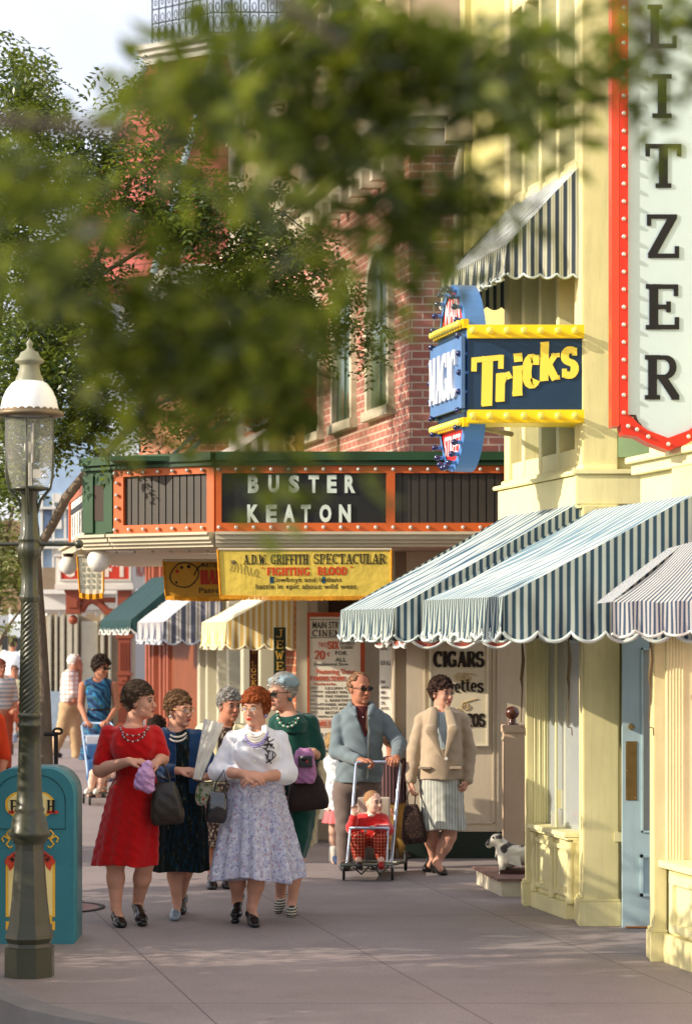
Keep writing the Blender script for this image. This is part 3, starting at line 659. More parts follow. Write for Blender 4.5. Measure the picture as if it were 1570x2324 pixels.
for ax, d in ((481, 0), (515, .05)): shoe(p.root, V((p.q(ax-1, 2000).x, 18.78+d, 0)), V((p.q(ax+3, 2010).x, 18.55+d-.05, 0)), BLK, .042, .035, .05)
# 4 --- white sweater, red hair
p = Person(16.4, 560, 'red-haired woman in a white sweater and pale lavender flowered skirt with clasped hands'); B = p.B
h = HF(p.q(579, 1608), -24, 2, 1.0); head(B, h, p.q(585, 1660, .02), .054, 1.05)
SW = [(1650, 560, 608, .085), (1660, 534, 628, .115), (1680, 520, 640, .145), (1710, 522, 640, .165), (1745, 522, 642, .165), (1776, 522, 642, .15)]
B.loft(p.rings([(y, a+14, b-14, r-.04) for y, a, b, r in SW])); B.ell(p.q(582, 1790), (.16, .12, .12), .04); B.ell(p.q(585, 1850), (.17, .13, .15), .05)
Ls, Le, Lw = p.q(530, 1678), p.q(494, 1752, -.03), p.q(550, 1757, -.26); Rs, Re, Rw = p.q(634, 1678), p.q(652, 1756, -.03), p.q(598, 1764, -.26)
arm(B, Ls, Le, Lw, (.055, .05, .046, .03)); arm(B, Rs, Re, Rw, (.055, .05, .046, .03))
hand(B, Lw, (.95, -.3, -.1), (.1, .5, -.8), -1, 26, 1.1); hand(B, Rw, (-.95, -.35, -.02), (-.2, .6, -.6), 1, 30, 1.1)
leg(B, p.q(540, 1900), p.q(539, 1985, .05), p.q(538, 2046, .14), (.09, .06, .052, .034)); leg(B, p.q(592, 1900), p.q(585, 1985, -.02), p.q(571, 2062, -.02), (.09, .06, .052, .034))
foot(B, p.q(538, 2046, .14), p.q(534, 2076, .04)); foot(B, p.q(571, 2062, -.02), p.q(578, 2084, -.12)); p.body()
face(h, p.root, M('bright_lips', (196, 60, 50), .35, .05), None, glasses=('cat', GOLD))
hairdo(h, p.root, hairmat('red_curly_hair', (88, 38, 16), (164, 84, 38), 60), 260, .0165, 1.12, -.085, .05, .0, 8)
FL = printed('lavender_flowered_cotton', (176, 178, 196), [((198, 200, 212), .5), ((164, 128, 150), .58), ((136, 138, 174), .56), ((190, 180, 170), .6)], 32)
SKT = [(1772, 524, 642, .155), (1800, 516, 646, .18), (1840, 507, 654, .2), (1900, 497, 668, .235), (1950, 489, 679, .26), (1992, 483, 686, .28)]
S = SDF(); S.loft(p.rings(SKT), .02, (8, .12, .9, .02)); p.part('skirt', S, FL, .006, (.0018, 26))
WS = knit('white_angora_knit', (232, 233, 238), 120, .05, .8, .005)
S = SDF(); S.loft(p.rings(SW), .012, (3, .02, 1)); S.cap(Ls, Le, .06, .064, .02); S.cap(Le, V(Le).lerp(V(Lw), .42), .064, .05, .02); S.cap(Rs, Re, .06, .064, .02); S.cap(Re, V(Re).lerp(V(Rw), .35), .066, .052, .03)
for q in (-1, 1): S.ell(p.q(578+q*24, 1712, -.12), (.075, .06, .07), .05)
S.cap(p.q(528, 1774, -.02), p.q(640, 1774, -.02), .02, .02, .04, 1)
S.ell(p.q(581, 1648, -.06), (.05, .09, .05), .01, -1)
sw = p.part('sweater', S, WS, .006, (.0026, 34))
for q in (-1, 1): S = SDF(); S.cap(p.q(582+q*19, 1652, -.06), p.q(578+q*23, 1680, -.15), .024, .018, .01, 1, (1, 1.8, 1)); p.part('collar', S, WS, .005, None, sw)
ballmesh('button', [(p.q(577, y, -.2), .007) for y in (1700, 1728, 1752)], PW, sw, 5)
mb = MB(); 
for st in ([(596, 1684), (604, 1678), (612, 1672)], [(603, 1694), (612, 1688), (618, 1694), (622, 1700)], [(598, 1698), (604, 1702), (608, 1708)], [(622, 1708), (626, 1714), (620, 1722)], [(602, 1712), (606, 1718)], [(600, 1678), (612, 1684), (622, 1678)], [(606, 1672), (610, 1690), (604, 1700)], [(598, 1692), (608, 1688), (620, 1690)], [(612, 1690), (616, 1698)], [(608, 1704), (620, 1706), (618, 1724), (608, 1730)], [(610, 1706), (607, 1722)], [(604, 1720), (612, 1728), (616, 1734)], [(604, 1732), (614, 1724)]):
    mb.tube([p.q(x, y, -.185) for x, y in st], .0045, 5)
mb.build('embroidery', BLK, sw)
LB = M('lavender_beads', (150, 140, 190), .3, .1, spec=.6); c = p.q(582, 1656, -.05)
for k, (rx, rz, m_) in enumerate(((.05, .045, PW), (.058, .062, PW), (.066, .078, PW), (.072, .094, LB), (.076, .108, LB))): beads(p.root, arc3(c, rx, rz, .1+.012*k, 182, 358, 18), .0085, [m_])
ballmesh('earring', [(h(.077, .004, -.05), .012)], LB, p.root)
mb = MB(); mb.tube([p.q(606+7*math.cos(a)*.4, 1763+9*math.sin(a), -.22-.03*math.cos(a)) for a in [k*math.pi/5 for k in range(11)]], .004, 6); mb.build('wristwatch', GOLD, p.root)
shoe(p.root, V((p.q(540, 2060).x, 16.62, .1)), V((p.q(533, 2089).x, 16.36, .0)), BLK, .04, .03, .026, cap=GOLD); shoe(p.root, V((p.q(567, 2060).x, 16.42, 0)), V((p.q(584, 2100).x, 16.13, 0)), BLK, .04, .03, .026)
r = handbag('shiny black patent handbag on twin loops hanging from the arm of the woman in white', p.q(496, 1803, -.16), .115, .175, .1, M('patent_leather', (14, 15, 18), .12, .1, spec=.8, coat=.6), p.q(508, 1752, -.17), BLK, .85, 6, clasp=PW)
# 5 --- green outfit
p = Person(16.95, 655, 'tall grey-haired woman in a dark green dress with a pale blue hat and sunglasses'); B = p.B
h = HF(p.q(639, 1572), -48, 6, 1.02); head(B, h, p.q(655, 1622, .02), .048)
GD = [(1614, 636, 676, .08), (1624, 622, 694, .11), (1650, 618, 708, .14), (1700, 622, 716, .15), (1750, 630, 712, .14), (1800, 636, 716, .15), (1850, 640, 716, .15), (1900, 644, 708, .15), (1947, 640, 694, .14)]
B.loft(p.rings([(y, a+8, b-8, r-.02) for y, a, b, r in GD[:6]])); B.ell(p.q(672, 1830), (.13, .12, .14), .04)
Ls, Le, Lw = p.q(630, 1644), p.q(620, 1720, .0), p.q(640, 1770, -.1); Rs, Re, Rw = p.q(700, 1642), p.q(716, 1714, -.02), p.q(711, 1697, -.24)
Re = p.q(719, 1716, .0); Rw = p.q(712, 1708, -.2)
arm(B, Ls, Le, Lw); arm(B, Rs, Re, Rw); hand(B, Rw, (-.7, -.3, -.35), (0, .3, -1), 1, 45, 1.0); hand(B, Lw, (0, 0, -1), (1, 0, 0), 1, 30)
leg(B, p.q(645, 1860), p.q(640, 1960, .03), p.q(636, 2040, .16), (.075, .052, .047, .031)); leg(B, p.q(680, 1860), p.q(675, 1950), p.q(662, 2050, -.02), (.075, .052, .047, .031))
foot(B, p.q(636, 2040, .16), p.q(633, 2060, .05)); foot(B, p.q(662, 2050, -.02), p.q(662, 2072, -.13)); p.body()
face(h, p.root, LIPN, None, glasses=('sun', BLK))
hairdo(h, p.root, hairmat('silver_hair', (120, 118, 114), (196, 190, 180)), 120, .014, 1.03, -.06, .058, .02, 9)
GG = knit('dark_green_wool', (10, 66, 56), 120, .15, .3)
S = SDF(); S.loft(p.rings(GD), .02, (4, .03, 1)); S.cap(Ls, Le, .068, .06, .03); S.cap(Rs, V(Rs).lerp(V(Re), .9), .07, .072, .035); S.ell(p.q(652, 1616, -.04), (.07, .1, .045), .01, -1)
dr = p.part('dress', S, GG, .006, (.0025, 30))
S = SDF(); S.loft(p.rings([(1620, 626, 690, .115), (1640, 617, 706, .155), (1662, 622, 702, .175)]), .01, (5, .03, 0)); S.ell(p.q(652, 1614, -.04), (.075, .11, .05), .01, -1); p.part('cape_collar', S, GG, .006, None, dr)
S = SDF(); S.ell(h(0, .03, .075), (.092, .1, .058), .02, 1, h.rot()); S.ell(h(0, .045, .05), (.096, .1, .035), .02, 1, h.rot()); S.cap(h(-.07, -.03, .085), h(.07, -.03, .085), .018, .018, .02)
p.part('hat', S, M('pale_blue_felt', (138, 158, 166), .85, .1, 12, .6, 60, .006), .005, (.002, 80))
GB = M('green_beads', (40, 130, 96), .2, .1, spec=.7); c = p.q(654, 1620, -.05); beads(p.root, arc3(c, .075, .085, .11, 190, 350), .009, [GB, PW]); beads(p.root, arc3(c, .065, .065, .1, 190, 350), .008, [GB, BLK])
ballmesh('earring', [(h(.078, .004, -.048), .013)], M('teal_stone', (16, 90, 92), .2, .1), p.root)
ZB = striped('zebra_print', (200, 196, 180), (40, 40, 44), .016, 'z', .4)
shoe(p.root, V((p.q(640, 2045).x, 17.2, .06)), V((p.q(631, 2069).x, 16.95, 0)), ZB, .037, .02, .012); shoe(p.root, V((p.q(664, 2050).x, 16.98, 0)), V((p.q(662, 2085).x, 16.72, 0)), ZB, .037, .02, .012)
S = SDF(); S.cap(p.q(700, 1706, -.1), p.q(723, 1706, .0), .028, .03, .02); S.cap(p.q(723, 1708, .0), p.q(728, 1800, .02), .028, .035, .02, 1, (1, .7, 1)); S.cap(p.q(724, 1760, .05), p.q(703, 1915, .12), .05, .03, .03, 1, (1, 1.4, 1))
t = thing('folded_coat', 'cream coat folded over the forearm of the woman in green', 'coat', p.q(710, 1915, .1)); link('cloth', S.mesh('cloth', .007, (.004, 34)), M('cream_cloth', (206, 192, 158), .85, .1, 10, .4, 80, .003), t)
r = handbag('lilac drawstring bag held by the woman in green', p.q(690, 1706, -.3), .135, .2, .1, M('lilac_cloth', (170, 116, 160), .7, .1, 12, .5, 40, .006), None, None, .7, 0, 'bag', noise=(.004, 50))
t = thing('box_camera', 'small black box camera with a red dot held by the woman in green', 'camera', p.q(693, 1741, -.4)); S = SDF(); S.box(p.q(693, 1729, -.38), (.042, .022, .034), .005); S.cap(p.q(690, 1722, -.4), p.q(690, 1722, -.42), .014, .012, .003); link('camera_body', S.mesh('camera_body', .004), BLK, t)
MB().cyl(p.q(697, 1729, -.402), p.q(697, 1729, -.412), .007).build('red_button', M('red_dot', (190, 40, 20), .4), t); MB().pbox(681, 1716, 688, 1721, p.Y-.41, .01).build('viewfinder', PW, t)
r = handbag('wide dark brown tote hanging at the side of the woman in green', p.q(694, 1768, -.2), .26, .2, .12, M('dark_brown_felt', (40, 26, 22), .7, .2, 6, .3, 60, .003), p.q(709, 1716, -.2), BRN, .72, -6)
# 6 --- beige jacket
p = Person(19.75, 990, 'dark-haired smiling woman in a beige jacket and striped skirt beside the cigar panel'); B = p.B
h = HF(p.q(1003, 1573), 38, 2, 1.0); head(B, h, p.q(1000, 1616, .02), .05)
JK = [(1606, 974, 1030, .09), (1618, 955, 1049, .125), (1650, 957, 1047, .15), (1700, 954, 1050, .165), (1768, 948, 1050, .165)]
B.loft(p.rings([(y, a+14, b-14, r-.04) for y, a, b, r in JK])); B.ell(p.q(1000, 1800), (.17, .13, .16), .04)
Ls, Le, Lw = p.q(957, 1634), p.q(940, 1705, .0), p.q(932, 1772, -.06); Rs, Re, Rw = p.q(1049, 1634), p.q(1064, 1706, .02), p.q(1061, 1772, -.05)
arm(B, Ls, Le, Lw); arm(B, Rs, Re, Rw); hand(B, Lw, (-.02, -.1, -1), (1, .2, 0), 1, 40, 1.0); hand(B, Rw, (-.35, -.3, -.7), (-1, .3, 0), -1, 62, 1.0)
leg(B, p.q(1025, 1840), p.q(1018, 1900, -.05), p.q(991, 1958, -.04), (.085, .06, .055, .033)); leg(B, p.q(980, 1840), p.q(978, 1890, .02), p.q(985, 1952, .14), (.085, .06, .055, .033))
foot(B, p.q(991, 1958, -.04), p.q(1000, 1974, -.14)); foot(B, p.q(985, 1952, .14), p.q(975, 1964, .08)); p.body()
face(h, p.root, LIP)
hairdo(h, p.root, hairmat('dark_brown_hair', (22, 14, 12), (70, 48, 38)), 170, .019, 1.1, -.08, .05, .01, 12)
ST = striped('pinstriped_cotton', (200, 198, 182), (156, 164, 162), .024, 'x', .6)
S = SDF(); S.loft(p.rings([(1764, 950, 1046, .15), (1800, 952, 1050, .17), (1850, 956, 1052, .185), (1882, 960, 1056, .2)]), .02, (8, .06, .3, .01)); p.part('skirt', S, ST, .007, (.002, 30))
S = SDF(); S.loft(p.rings([(1606, 976, 1028, .1), (1660, 962, 1044, .158), (1720, 970, 1040, .166)]), .01); S.ell(p.q(1001, 1606, -.05), (.045, .08, .05), .01, -1); p.part('blouse', S, striped('striped_blouse', (188, 198, 202), (140, 160, 172), .02, 'x', .6), .006)
WO = knit('beige_wool', (176, 157, 132), 90, .1, .3)
S = SDF(); S.loft(p.rings([(y, a, b, r+.012) for y, a, b, r in JK]), .02, (3, .025, 1, .004))
for a, b, c2 in ((Ls, Le, Lw), (Rs, Re, Rw)): S.cap(a, b, .058, .06, .018); S.cap(b, V(b).lerp(V(c2), .97), .06, .046, .02)
m = Matrix.Rotation(R(16), 3, 'Y'); S.box(p.q(1003, 1640, -.17), (.03, .08, .2), .012, .01, -1); S.ell(p.q(1002, 1612, -.07), (.06, .14, .07), .01, -1)
jk = p.part('jacket', S, WO, .006, (.0022, 28))
for q in (-1, 1):
    S = SDF(); S.cap(p.q(1001+q*16, 1612, -.12), p.q(1003+q*25, 1658, -.2), .03, .044, .02, 1, (1, 3.4, 1)); S.cap(p.q(1003+q*25, 1658, -.2), p.q(1006+q*5, 1716, -.2), .044, .01, .02, 1, (1, 3, 1)); p.part('lapel', S, WO, .005, None, jk)
MB().cyl(p.q(1012, 1722, -.205), p.q(1012, 1722, -.215), .014).build('button', PW, jk)
for q in (-1, 1): MB().box(p.q(998+q*35, 1740, -.19).x-.045, p.q(998+q*35, 1740).x+.045, p.Y-.185, p.Y-.1, GZ(1744, p.Y), GZ(1738, p.Y)).build('pocket_flap', WO, jk, bevel=.004)
shoe(p.root, V((p.q(984, 1965).x, 19.82, 0)), V((p.q(1008, 1985).x, 19.6, 0)), BLK, .04, .035, .045, True); shoe(p.root, V((p.q(983, 1960).x, 20.0, .02)), V((p.q(967, 1978).x, 19.86, 0)), BLK, .04, .035, .045)
r = handbag('dark brown tweed carpet bag hanging from the hand of the woman in the beige jacket', p.q(933, 1832, -.08), .185, .28, .13, printed('brown_tweed', (56, 42, 38), [((96, 74, 62), .55), ((30, 24, 26), .55)], 90), p.q(933, 1790, -.08), BLK, .55, -6)
# 7 --- the man pushing the pushchair
p = Person(20.1, 800, 'balding man in a grey-blue zip jacket and sunglasses pushing a pushchair'); B = p.B
h = HF(p.q(816, 1562), 34, 3, 1.06); head(B, h, p.q(818, 1608, .02), .056, 1.05)
MJ = [(1602, 790, 846, .1), (1614, 772, 868, .13), (1650, 770, 871, .16), (1700, 771, 868, .17), (1740, 764, 870, .165), (1774, 760, 866, .16)]
B.loft(p.rings([(y, a+8, b-8, r-.03) for y, a, b, r in MJ])); B.ell(p.q(812, 1790, .02), (.14, .1, .12), .04)
Ls, Le, Lw = p.q(770, 1636), p.q(764, 1706, -.08), p.q(816, 1727, -.34); Rs, Re, Rw = p.q(872, 1636), p.q(905, 1690, -.06), p.q(899, 1722, -.34)
arm(B, Ls, Le, Lw, (.055, .046, .042, .03)); arm(B, Rs, Re, Rw, (.055, .046, .042, .03))
hand(B, Lw, (.8, -.35, .05), (.1, -.2, -1), -1, 52, 1.12); hand(B, Rw, (-.2, -.9, .0), (-.2, -.1, -1), -1, 55, 1.12)
leg(B, p.q(785, 1830), p.q(782, 1880), p.q(782, 1955, .05)); leg(B, p.q(840, 1830), p.q(842, 1870), p.q(844, 1950, .15)); foot(B, p.q(782, 1955, .05), p.q(782, 1968, -.1)); foot(B, p.q(844, 1950, .15), p.q(846, 1968, .02)); p.body(SKIN2)
face(h, p.root, LIPN, BRN, glasses=('sun', BLK))
def hx(S, h):
    pass
r_ = np.random.RandomState(4); S = SDF()
for i in range(420):
    v = r_.normal(size=3); v /= np.linalg.norm(v); x_, y_, z_ = v[0]*.073, .014+v[1]*.093, .029+v[2]*.089
    if z_ < np.interp(-y_, [-.1, -.03, .0, .02, .045], [-.045, -.05, -.015, .05, .2]) : continue
    S.ell(h(x_, y_, z_), (.013, .013, .005), .012, 1, h.rot())
p.part('hair', S, hairmat('light_brown_hair', (92, 70, 50), (140, 108, 80)), .004, (.0008, 220))
BJ = knit('grey_blue_twill', (110, 124, 130), 110, .07, .2, .002)
S = SDF(); S.loft(p.rings([(y, a, b, r+.01) for y, a, b, r in MJ]), .012, (3, .02, 1))
S.cap(Ls, Le, .062, .062, .02); S.cap(Le, V(Le).lerp(V(Lw), .9), .062, .044, .02); S.cap(Rs, Re, .062, .06, .02); S.cap(Re, V(Re).lerp(V(Rw), .88), .062, .046, .03)
S.ell(p.q(820, 1604, -.06), (.055, .1, .06), .01, -1); S.cap(p.q(821, 1612, -.14), p.q(834, 1692, -.19), .05, .006, .008, -1, (1, .4, 1))
jk = p.part('jacket', S, BJ, .006, (.0042, 24))
for q in (-1, 1):
    S = SDF(); S.cap(p.q(818+q*23, 1598, .03), p.q(820+q*25, 1606, -.07), .026, .026, .01); S.cap(p.q(820+q*25, 1606, -.07), p.q(822+q*15, 1624, -.165), .026, .012, .01, 1, (.8, 1.6, 1)); p.part('collar', S, BJ, .005, None, jk)
mb = MB(); mb.tube([p.q(834, 1628, -.185), p.q(836, 1690, -.19), p.q(834, 1768, -.19)], .004, 5); mb.build('zip', M('zip_metal', (150, 150, 140), .3, .1, metal=.8), jk)
S = SDF(); S.loft(p.rings([(1602, 796, 842, .1), (1680, 790, 850, .158)]), .01); p.part('shirt', S, M('maroon_cloth', (92, 40, 40), .85, .1, 20), .007)
ballmesh('shirt_button', [(p.q(824, y, -.172), .005) for y in (1628,)], PW, p.root, 5)
GRT = knit('grey_flannel', (112, 98, 92), 90, .12, .2, .002)
S = SDF(); S.cap(p.q(783, 1800), p.q(784, 1880, -.02), .105, .082, .05); S.cap(p.q(784, 1880, -.02), p.q(783, 1958, .04), .082, .066, .02); S.cap(p.q(838, 1800), p.q(842, 1880), .105, .082, .05); S.cap(p.q(842, 1880), p.q(844, 1955, .15), .082, .066, .02); S.ell(p.q(811, 1780), (.185, .145, .1), .05); p.part('trousers', S, GRT, .007, (.003, 24))
for x, d in ((782, .05), (845, .15)): shoe(p.root, V((p.q(x, 1970).x, p.Y+d+.06, 0)), V((p.q(x, 1970).x, p.Y+d-.2, 0)), BLK, .045, .02, .045)
MB().cyl(p.q(902, 1724, -.43), p.q(904, 1724, -.43), .011).build('ring', GOLD, p.root)
# pushchair
CH = M('chromed_tube', (190, 198, 214), .22, .05, metal=.9); RUB = M('tyre_rubber', (30, 28, 28), .6, .1); STL = M('dull_steel', (120, 124, 116), .4, .15, metal=.7)
def wheel(c, r, w, par, ax=V((1, 0, 0))):
    c = V(c); b = MB(); b.cyl(c-ax*w/2, c+ax*w/2, r*.62, None, 18); o = b.build('wheel', STL, par)
    b = MB(); n = 22; d2 = ax.orthogonal().normalized(); d3 = ax.cross(d2); b.tube([c+(d2*math.cos(2*math.pi*k/n)+d3*math.sin(2*math.pi*k/n))*(r-w*.5) for k in range(n+1)], w*.52, 8); b.build('tyre', RUB, o); return o
Yf = 19.3; t = thing('pushchair', 'chrome tubular pushchair with a toddler in red sitting in it', 'pushchair', (GX(845, Yf), Yf, 0))
q = lambda x, y, Y=Yf: P(x, y, Y)
hL, hR = q(808, 1729, 19.72), q(910, 1729, 19.72)
fr = MB(); 
fr.tube([q(787, 1961, 19.35), q(800, 1838, 19.5), q(808, 1735, 19.72), q(811, 1730, 19.72), hR-V((.02, 0, 0)), q(909, 1736, 19.72), q(898, 1845, 19.5), q(888, 1958, 19.4)], .0125, 8); fr.build('push_handle', CH, t)
fr = MB(); fr.tube([q(793, 1884, 19.42), q(795, 1880, 19.15), q(880, 1880, 19.15), q(884, 1884, 19.42)], .013, 8); fr.tube([q(795, 1882, 19.17), q(788, 1958, 19.12)], .01); fr.tube([q(880, 1882, 19.17), q(878, 1958, 19.12)], .008); fr.build('tray_bar', CH, t)
fr = MB(); fr.tube([q(776, 1964, 19.12), q(880, 1964, 19.12), q(914, 1958, 20.0), q(828, 1956, 20.0), q(776, 1964, 19.12)], .012); fr.tube([q(800, 1968, 19.1), q(820, 1985, 19.2), q(838, 1968, 19.6)], .006); fr.tube([q(850, 1968, 19.1), q(862, 1988, 19.2), q(880, 1968, 19.6)], .006); fr.build('chassis', STL, t)
MB().hexa([q(782, 1967, 19.14), q(880, 1967, 19.14), q(905, 1964, 19.9), q(825, 1964, 19.9), q(782, 1963, 19.14), q(880, 1963, 19.14), q(905, 1960, 19.9), q(825, 1960, 19.9)]).build('footboard', M('worn_board', (140, 130, 110), .7, .2), t)
S = SDF(); S.box(q(845, 1893, 19.42), (.13, .1, .012), .01); S.box(q(848, 1850, 19.58), (.12, .012, .13), .012); p2 = link('seat', S.mesh('seat', .008), M('pale_canvas', (186, 176, 158), .85, .1, 10, .3, 80, .002), t)
for x, y, Y, r in ((780, 1988, 19.2, .05), (890, 1986, 19.2, .05), (920, 1970, 19.95, .085), (820, 1975, 19.95, .06)): wheel((GX(x, Y), Y, r+.002), r, .022 if r < .08 else .026, t)
mb = MB()
for x, Y in ((780, 19.2), (890, 19.2)): mb.tube([(GX(x, Y), Y, .05), (GX(x, Y)+.0, Y+.02, .12)], .009)
mb.build('fork', STL, t)
# toddler
p = Person(19.4, 848, 'toddler in a red velvet top and red plaid trousers riding in the chrome pushchair'); p.root.location.z = 0.1; ORG[p.root] = V((p.root.location.x, p.Y, .1)); B = p.B
h = HF(p.q(847, 1822, -.04), 38, -4, .80); head(B, h, p.q(842, 1850), .032, 1.25)
B.loft(p.rings([(1846, 822, 862, .06), (1870, 812, 868, .08), (1905, 812, 868, .085)])); B.ell(p.q(838, 1905), (.1, .08, .05), .02)
Lw = p.q(803, 1852, -.12); Rw = p.q(846, 1880, -.22)
arm(B, p.q(812, 1858), p.q(798, 1880, -.06), Lw, (.03, .026, .025, .018)); arm(B, p.q(868, 1860), p.q(880, 1885, -.08), Rw, (.03, .026, .025, .018))
hand(B, Lw, (.1, -.1, 1), (0, -1, 0), 1, 14, .62, .2); hand(B, Rw, (-.9, -.2, -.05), (0, .1, -1), -1, 45, .6)
for kx, ax, ay in ((812, 814, 1948), (864, 864, 1948)): leg(B, p.q(kx+(838-kx)*.4, 1908), p.q(kx, 1906, -.2), p.q(ax, ay, -.18), (.055, .042, .036, .024)); foot(B, p.q(ax, ay, -.18), p.q(ax, 1955, -.25))
p.body(SKINP, .005); face(h, p.root, LIPN)
S = SDF(); S.ell(h(0, .018, .034), (.08*.8, .094*.8, .088*.8), .01, 1, h.rot()); S.ell(h(0, -.1, -.01), (.07, .065, .075), .01, -1, h.rot()); p.part('hair', S, hairmat('sandy_hair', (120, 84, 56), (176, 136, 98)), .004, (.001, 220))
RV = M('red_velvet', (206, 14, 10), .8, .2, 18, .4, 90, .004, sheen=.6)
S = SDF(); S.loft(p.rings([(1846, 820, 864, .075), (1858, 806, 876, .095), (1880, 800, 880, .11), (1908, 806, 874, .11)]), .02); S.cap(p.q(810, 1860), p.q(798, 1880, -.06), .045, .045, .03); S.cap(p.q(798, 1880, -.06), V(Lw).lerp(p.q(798, 1880, -.06), .15), .044, .034, .02); S.cap(p.q(870, 1860), p.q(880, 1885, -.08), .045, .045, .03); S.cap(p.q(880, 1885, -.08), p.q(856, 1881, -.2), .044, .034, .02); S.ell(p.q(843, 1846, -.04), (.03, .06, .03), .01, -1)
p.part('jumper', S, RV, .005, (.002, 50)); S = SDF(); S.ell(p.q(842, 1851, -.03), (.045, .06, .02), .01); p.part('undershirt', S, PW, .005)
pm, pt = mk('red_plaid', .85, .2); c1 = pt.new('ShaderNodeTexCoord'); c2 = pt.new('ShaderNodeSeparateXYZ'); pt.l.new(c1.outputs['Object'], c2.inputs[0])
def ln_(o, pr): return pt.math('LESS_THAN', pt.math('FRACT', pt.math('DIVIDE', o, pr)), .16)
g = pt.math('MAXIMUM', ln_(c2.outputs[0], .026), ln_(c2.outputs[2], .026)); pt.l.new(pt.mix(lin(150, 26, 22), lin(196, 130, 100), g), pt.b.inputs['Base Color'])
S = SDF()
for kx, ax in ((812, 814), (864, 864)): S.cap(p.q(kx+(838-kx)*.4, 1908, -.03), p.q(kx, 1906, -.2), .068, .062, .03); S.cap(p.q(kx, 1908, -.2), p.q(ax, 1942, -.18), .062, .05, .02)
p.part('trousers', S, pm, .005, (.002, 40))
for ax in (814, 864): shoe(p.root, V((p.q(ax, 1950).x, 19.27, .1)), V((p.q(ax, 1950).x, 19.1, .1)), M('red_leather', (150, 24, 20), .4) if ax > 850 else BLK, .028, .01, .03)
# child in the pink skirt
p = Person(20.7, 765, 'small child in a white coat and pink skirt half hidden behind the balding man'); B = p.B
h = HF(p.q(766, 1692), 100, 0, .88); head(B, h, p.q(764, 1718), .036)
B.loft(p.rings([(1716, 748, 784, .07), (1760, 744, 786, .1), (1840, 744, 784, .1)])); arm(B, p.q(746, 1732), p.q(742, 1790), p.q(744, 1824, -.06), (.035, .03, .028, .02)); hand(B, p.q(744, 1824, -.06), (0, -.1, -1), (1, 0, 0), 1, 40, .75)
for x in (757, 775): leg(B, p.q(x, 1840), p.q(x, 1885), p.q(x, 1945, .02), (.055, .04, .036, .026)); foot(B, p.q(x, 1945, .02), p.q(x+4, 1960, -.05))
p.body(SKINP, .006); face(h, p.root, LIPN); hairdo(h, p.root, hairmat('fair_hair', (150, 120, 80), (200, 170, 120)), 80, .014, 1.02, -.06, .055, .01, 20)
S = SDF(); S.loft(p.rings([(1712, 750, 782, .08), (1722, 738, 790, .11), (1780, 736, 790, .13), (1838, 738, 792, .14)]), .02, (4, .05, 0)); S.cap(p.q(746, 1732), p.q(742, 1790), .05, .045, .03); S.cap(p.q(742, 1790), p.q(744, 1818, -.05), .045, .04, .02); p.part('coat', S, M('white_quilted_cloth', (214, 218, 222), .85, .08, 12, .6, 30, .01), .006, (.005, 44))
S = SDF(); S.loft(p.rings([(1830, 742, 788, .12), (1868, 730, 794, .16)]), .02, (8, .08, 0)); p.part('skirt', S, M('pink_cotton', (214, 110, 112), .85, .1), .006)
S = SDF()
for x in (757, 775): S.cap(p.q(x, 1928, .01), p.q(x, 1952, .01), .04, .04, .01)
p.part('socks', S, PW, .005)
for x in (757, 775): shoe(p.root, V((p.q(x, 1965).x, 20.76, 0)), V((p.q(x+12, 1965).x, 20.52, 0)), M('navy_canvas', (48, 62, 92), .7), .036, .01, .04)
# person in khaki behind the pushchair
p = Person(21.2, 915, 'boy in a dark striped shirt and khaki trousers walking behind the man and the pushchair'); B = p.B
h = HF(p.q(890, 1682), 170, 0, .95); head(B, h, p.q(890, 1718), .045)
B.loft(p.rings([(1720, 868, 916, .09), (1780, 866, 918, .11), (1822, 872, 920, .11)])); arm(B, p.q(872, 1736), p.q(870, 1790), p.q(884, 1826, -.05), (.04, .036, .032, .024)); hand(B, p.q(884, 1826, -.05), (.2, 0, -1), (1, 0, 0), 1, 30, .9); arm(B, p.q(914, 1736), p.q(920, 1790, .04), p.q(918, 1830, .02), (.04, .036, .032, .024)); hand(B, p.q(918, 1830, .02), (0, 0, -1), (-1, 0, 0), 1, 30, .9)
for x, a in ((886, 884), (906, 922)): leg(B, p.q(x, 1826), p.q(x, 1880), p.q(a, 1938), (.07, .055, .05, .03))
p.body(SKIN2, .007); hairdo(h, p.root, hairmat('short_brown_hair', (50, 34, 26), (90, 64, 46)), 80, .012, 1.0, -.06, .055, .02, 21)
S = SDF(); S.loft(p.rings([(1716, 876, 904, .09), (1726, 860, 920, .11), (1780, 860, 924, .13), (1822, 866, 924, .13)]), .02); S.cap(p.q(872, 1736), p.q(870, 1790), .055, .05, .03); S.cap(p.q(870, 1790), p.q(882, 1816, -.04), .05, .045, .02); S.cap(p.q(914, 1736), p.q(920, 1790, .04), .055, .05, .03); p.part('shirt', S, striped('dark_striped_shirt', (38, 26, 32), (110, 80, 82), .03, 'x', .3), .007)
S = SDF(); S.ell(p.q(896, 1825), (.12, .1, .07), .03)
for x, a in ((886, 884), (908, 920)): S.cap(p.q(x, 1826), p.q(x, 1880), .08, .068, .04); S.cap(p.q(x, 1880), p.q(a, 1944), .068, .052, .02)
p.part('trousers', S, M('khaki_cotton', (168, 130, 66), .85, .12, 10, .3, 60, .003), .007, (.003, 28))
for x in (884, 922): shoe(p.root, V((p.q(x, 1950).x, 21.26, 0)), V((p.q(x, 1950).x, 21.02, 0)), BRN, .042, .015, .045)
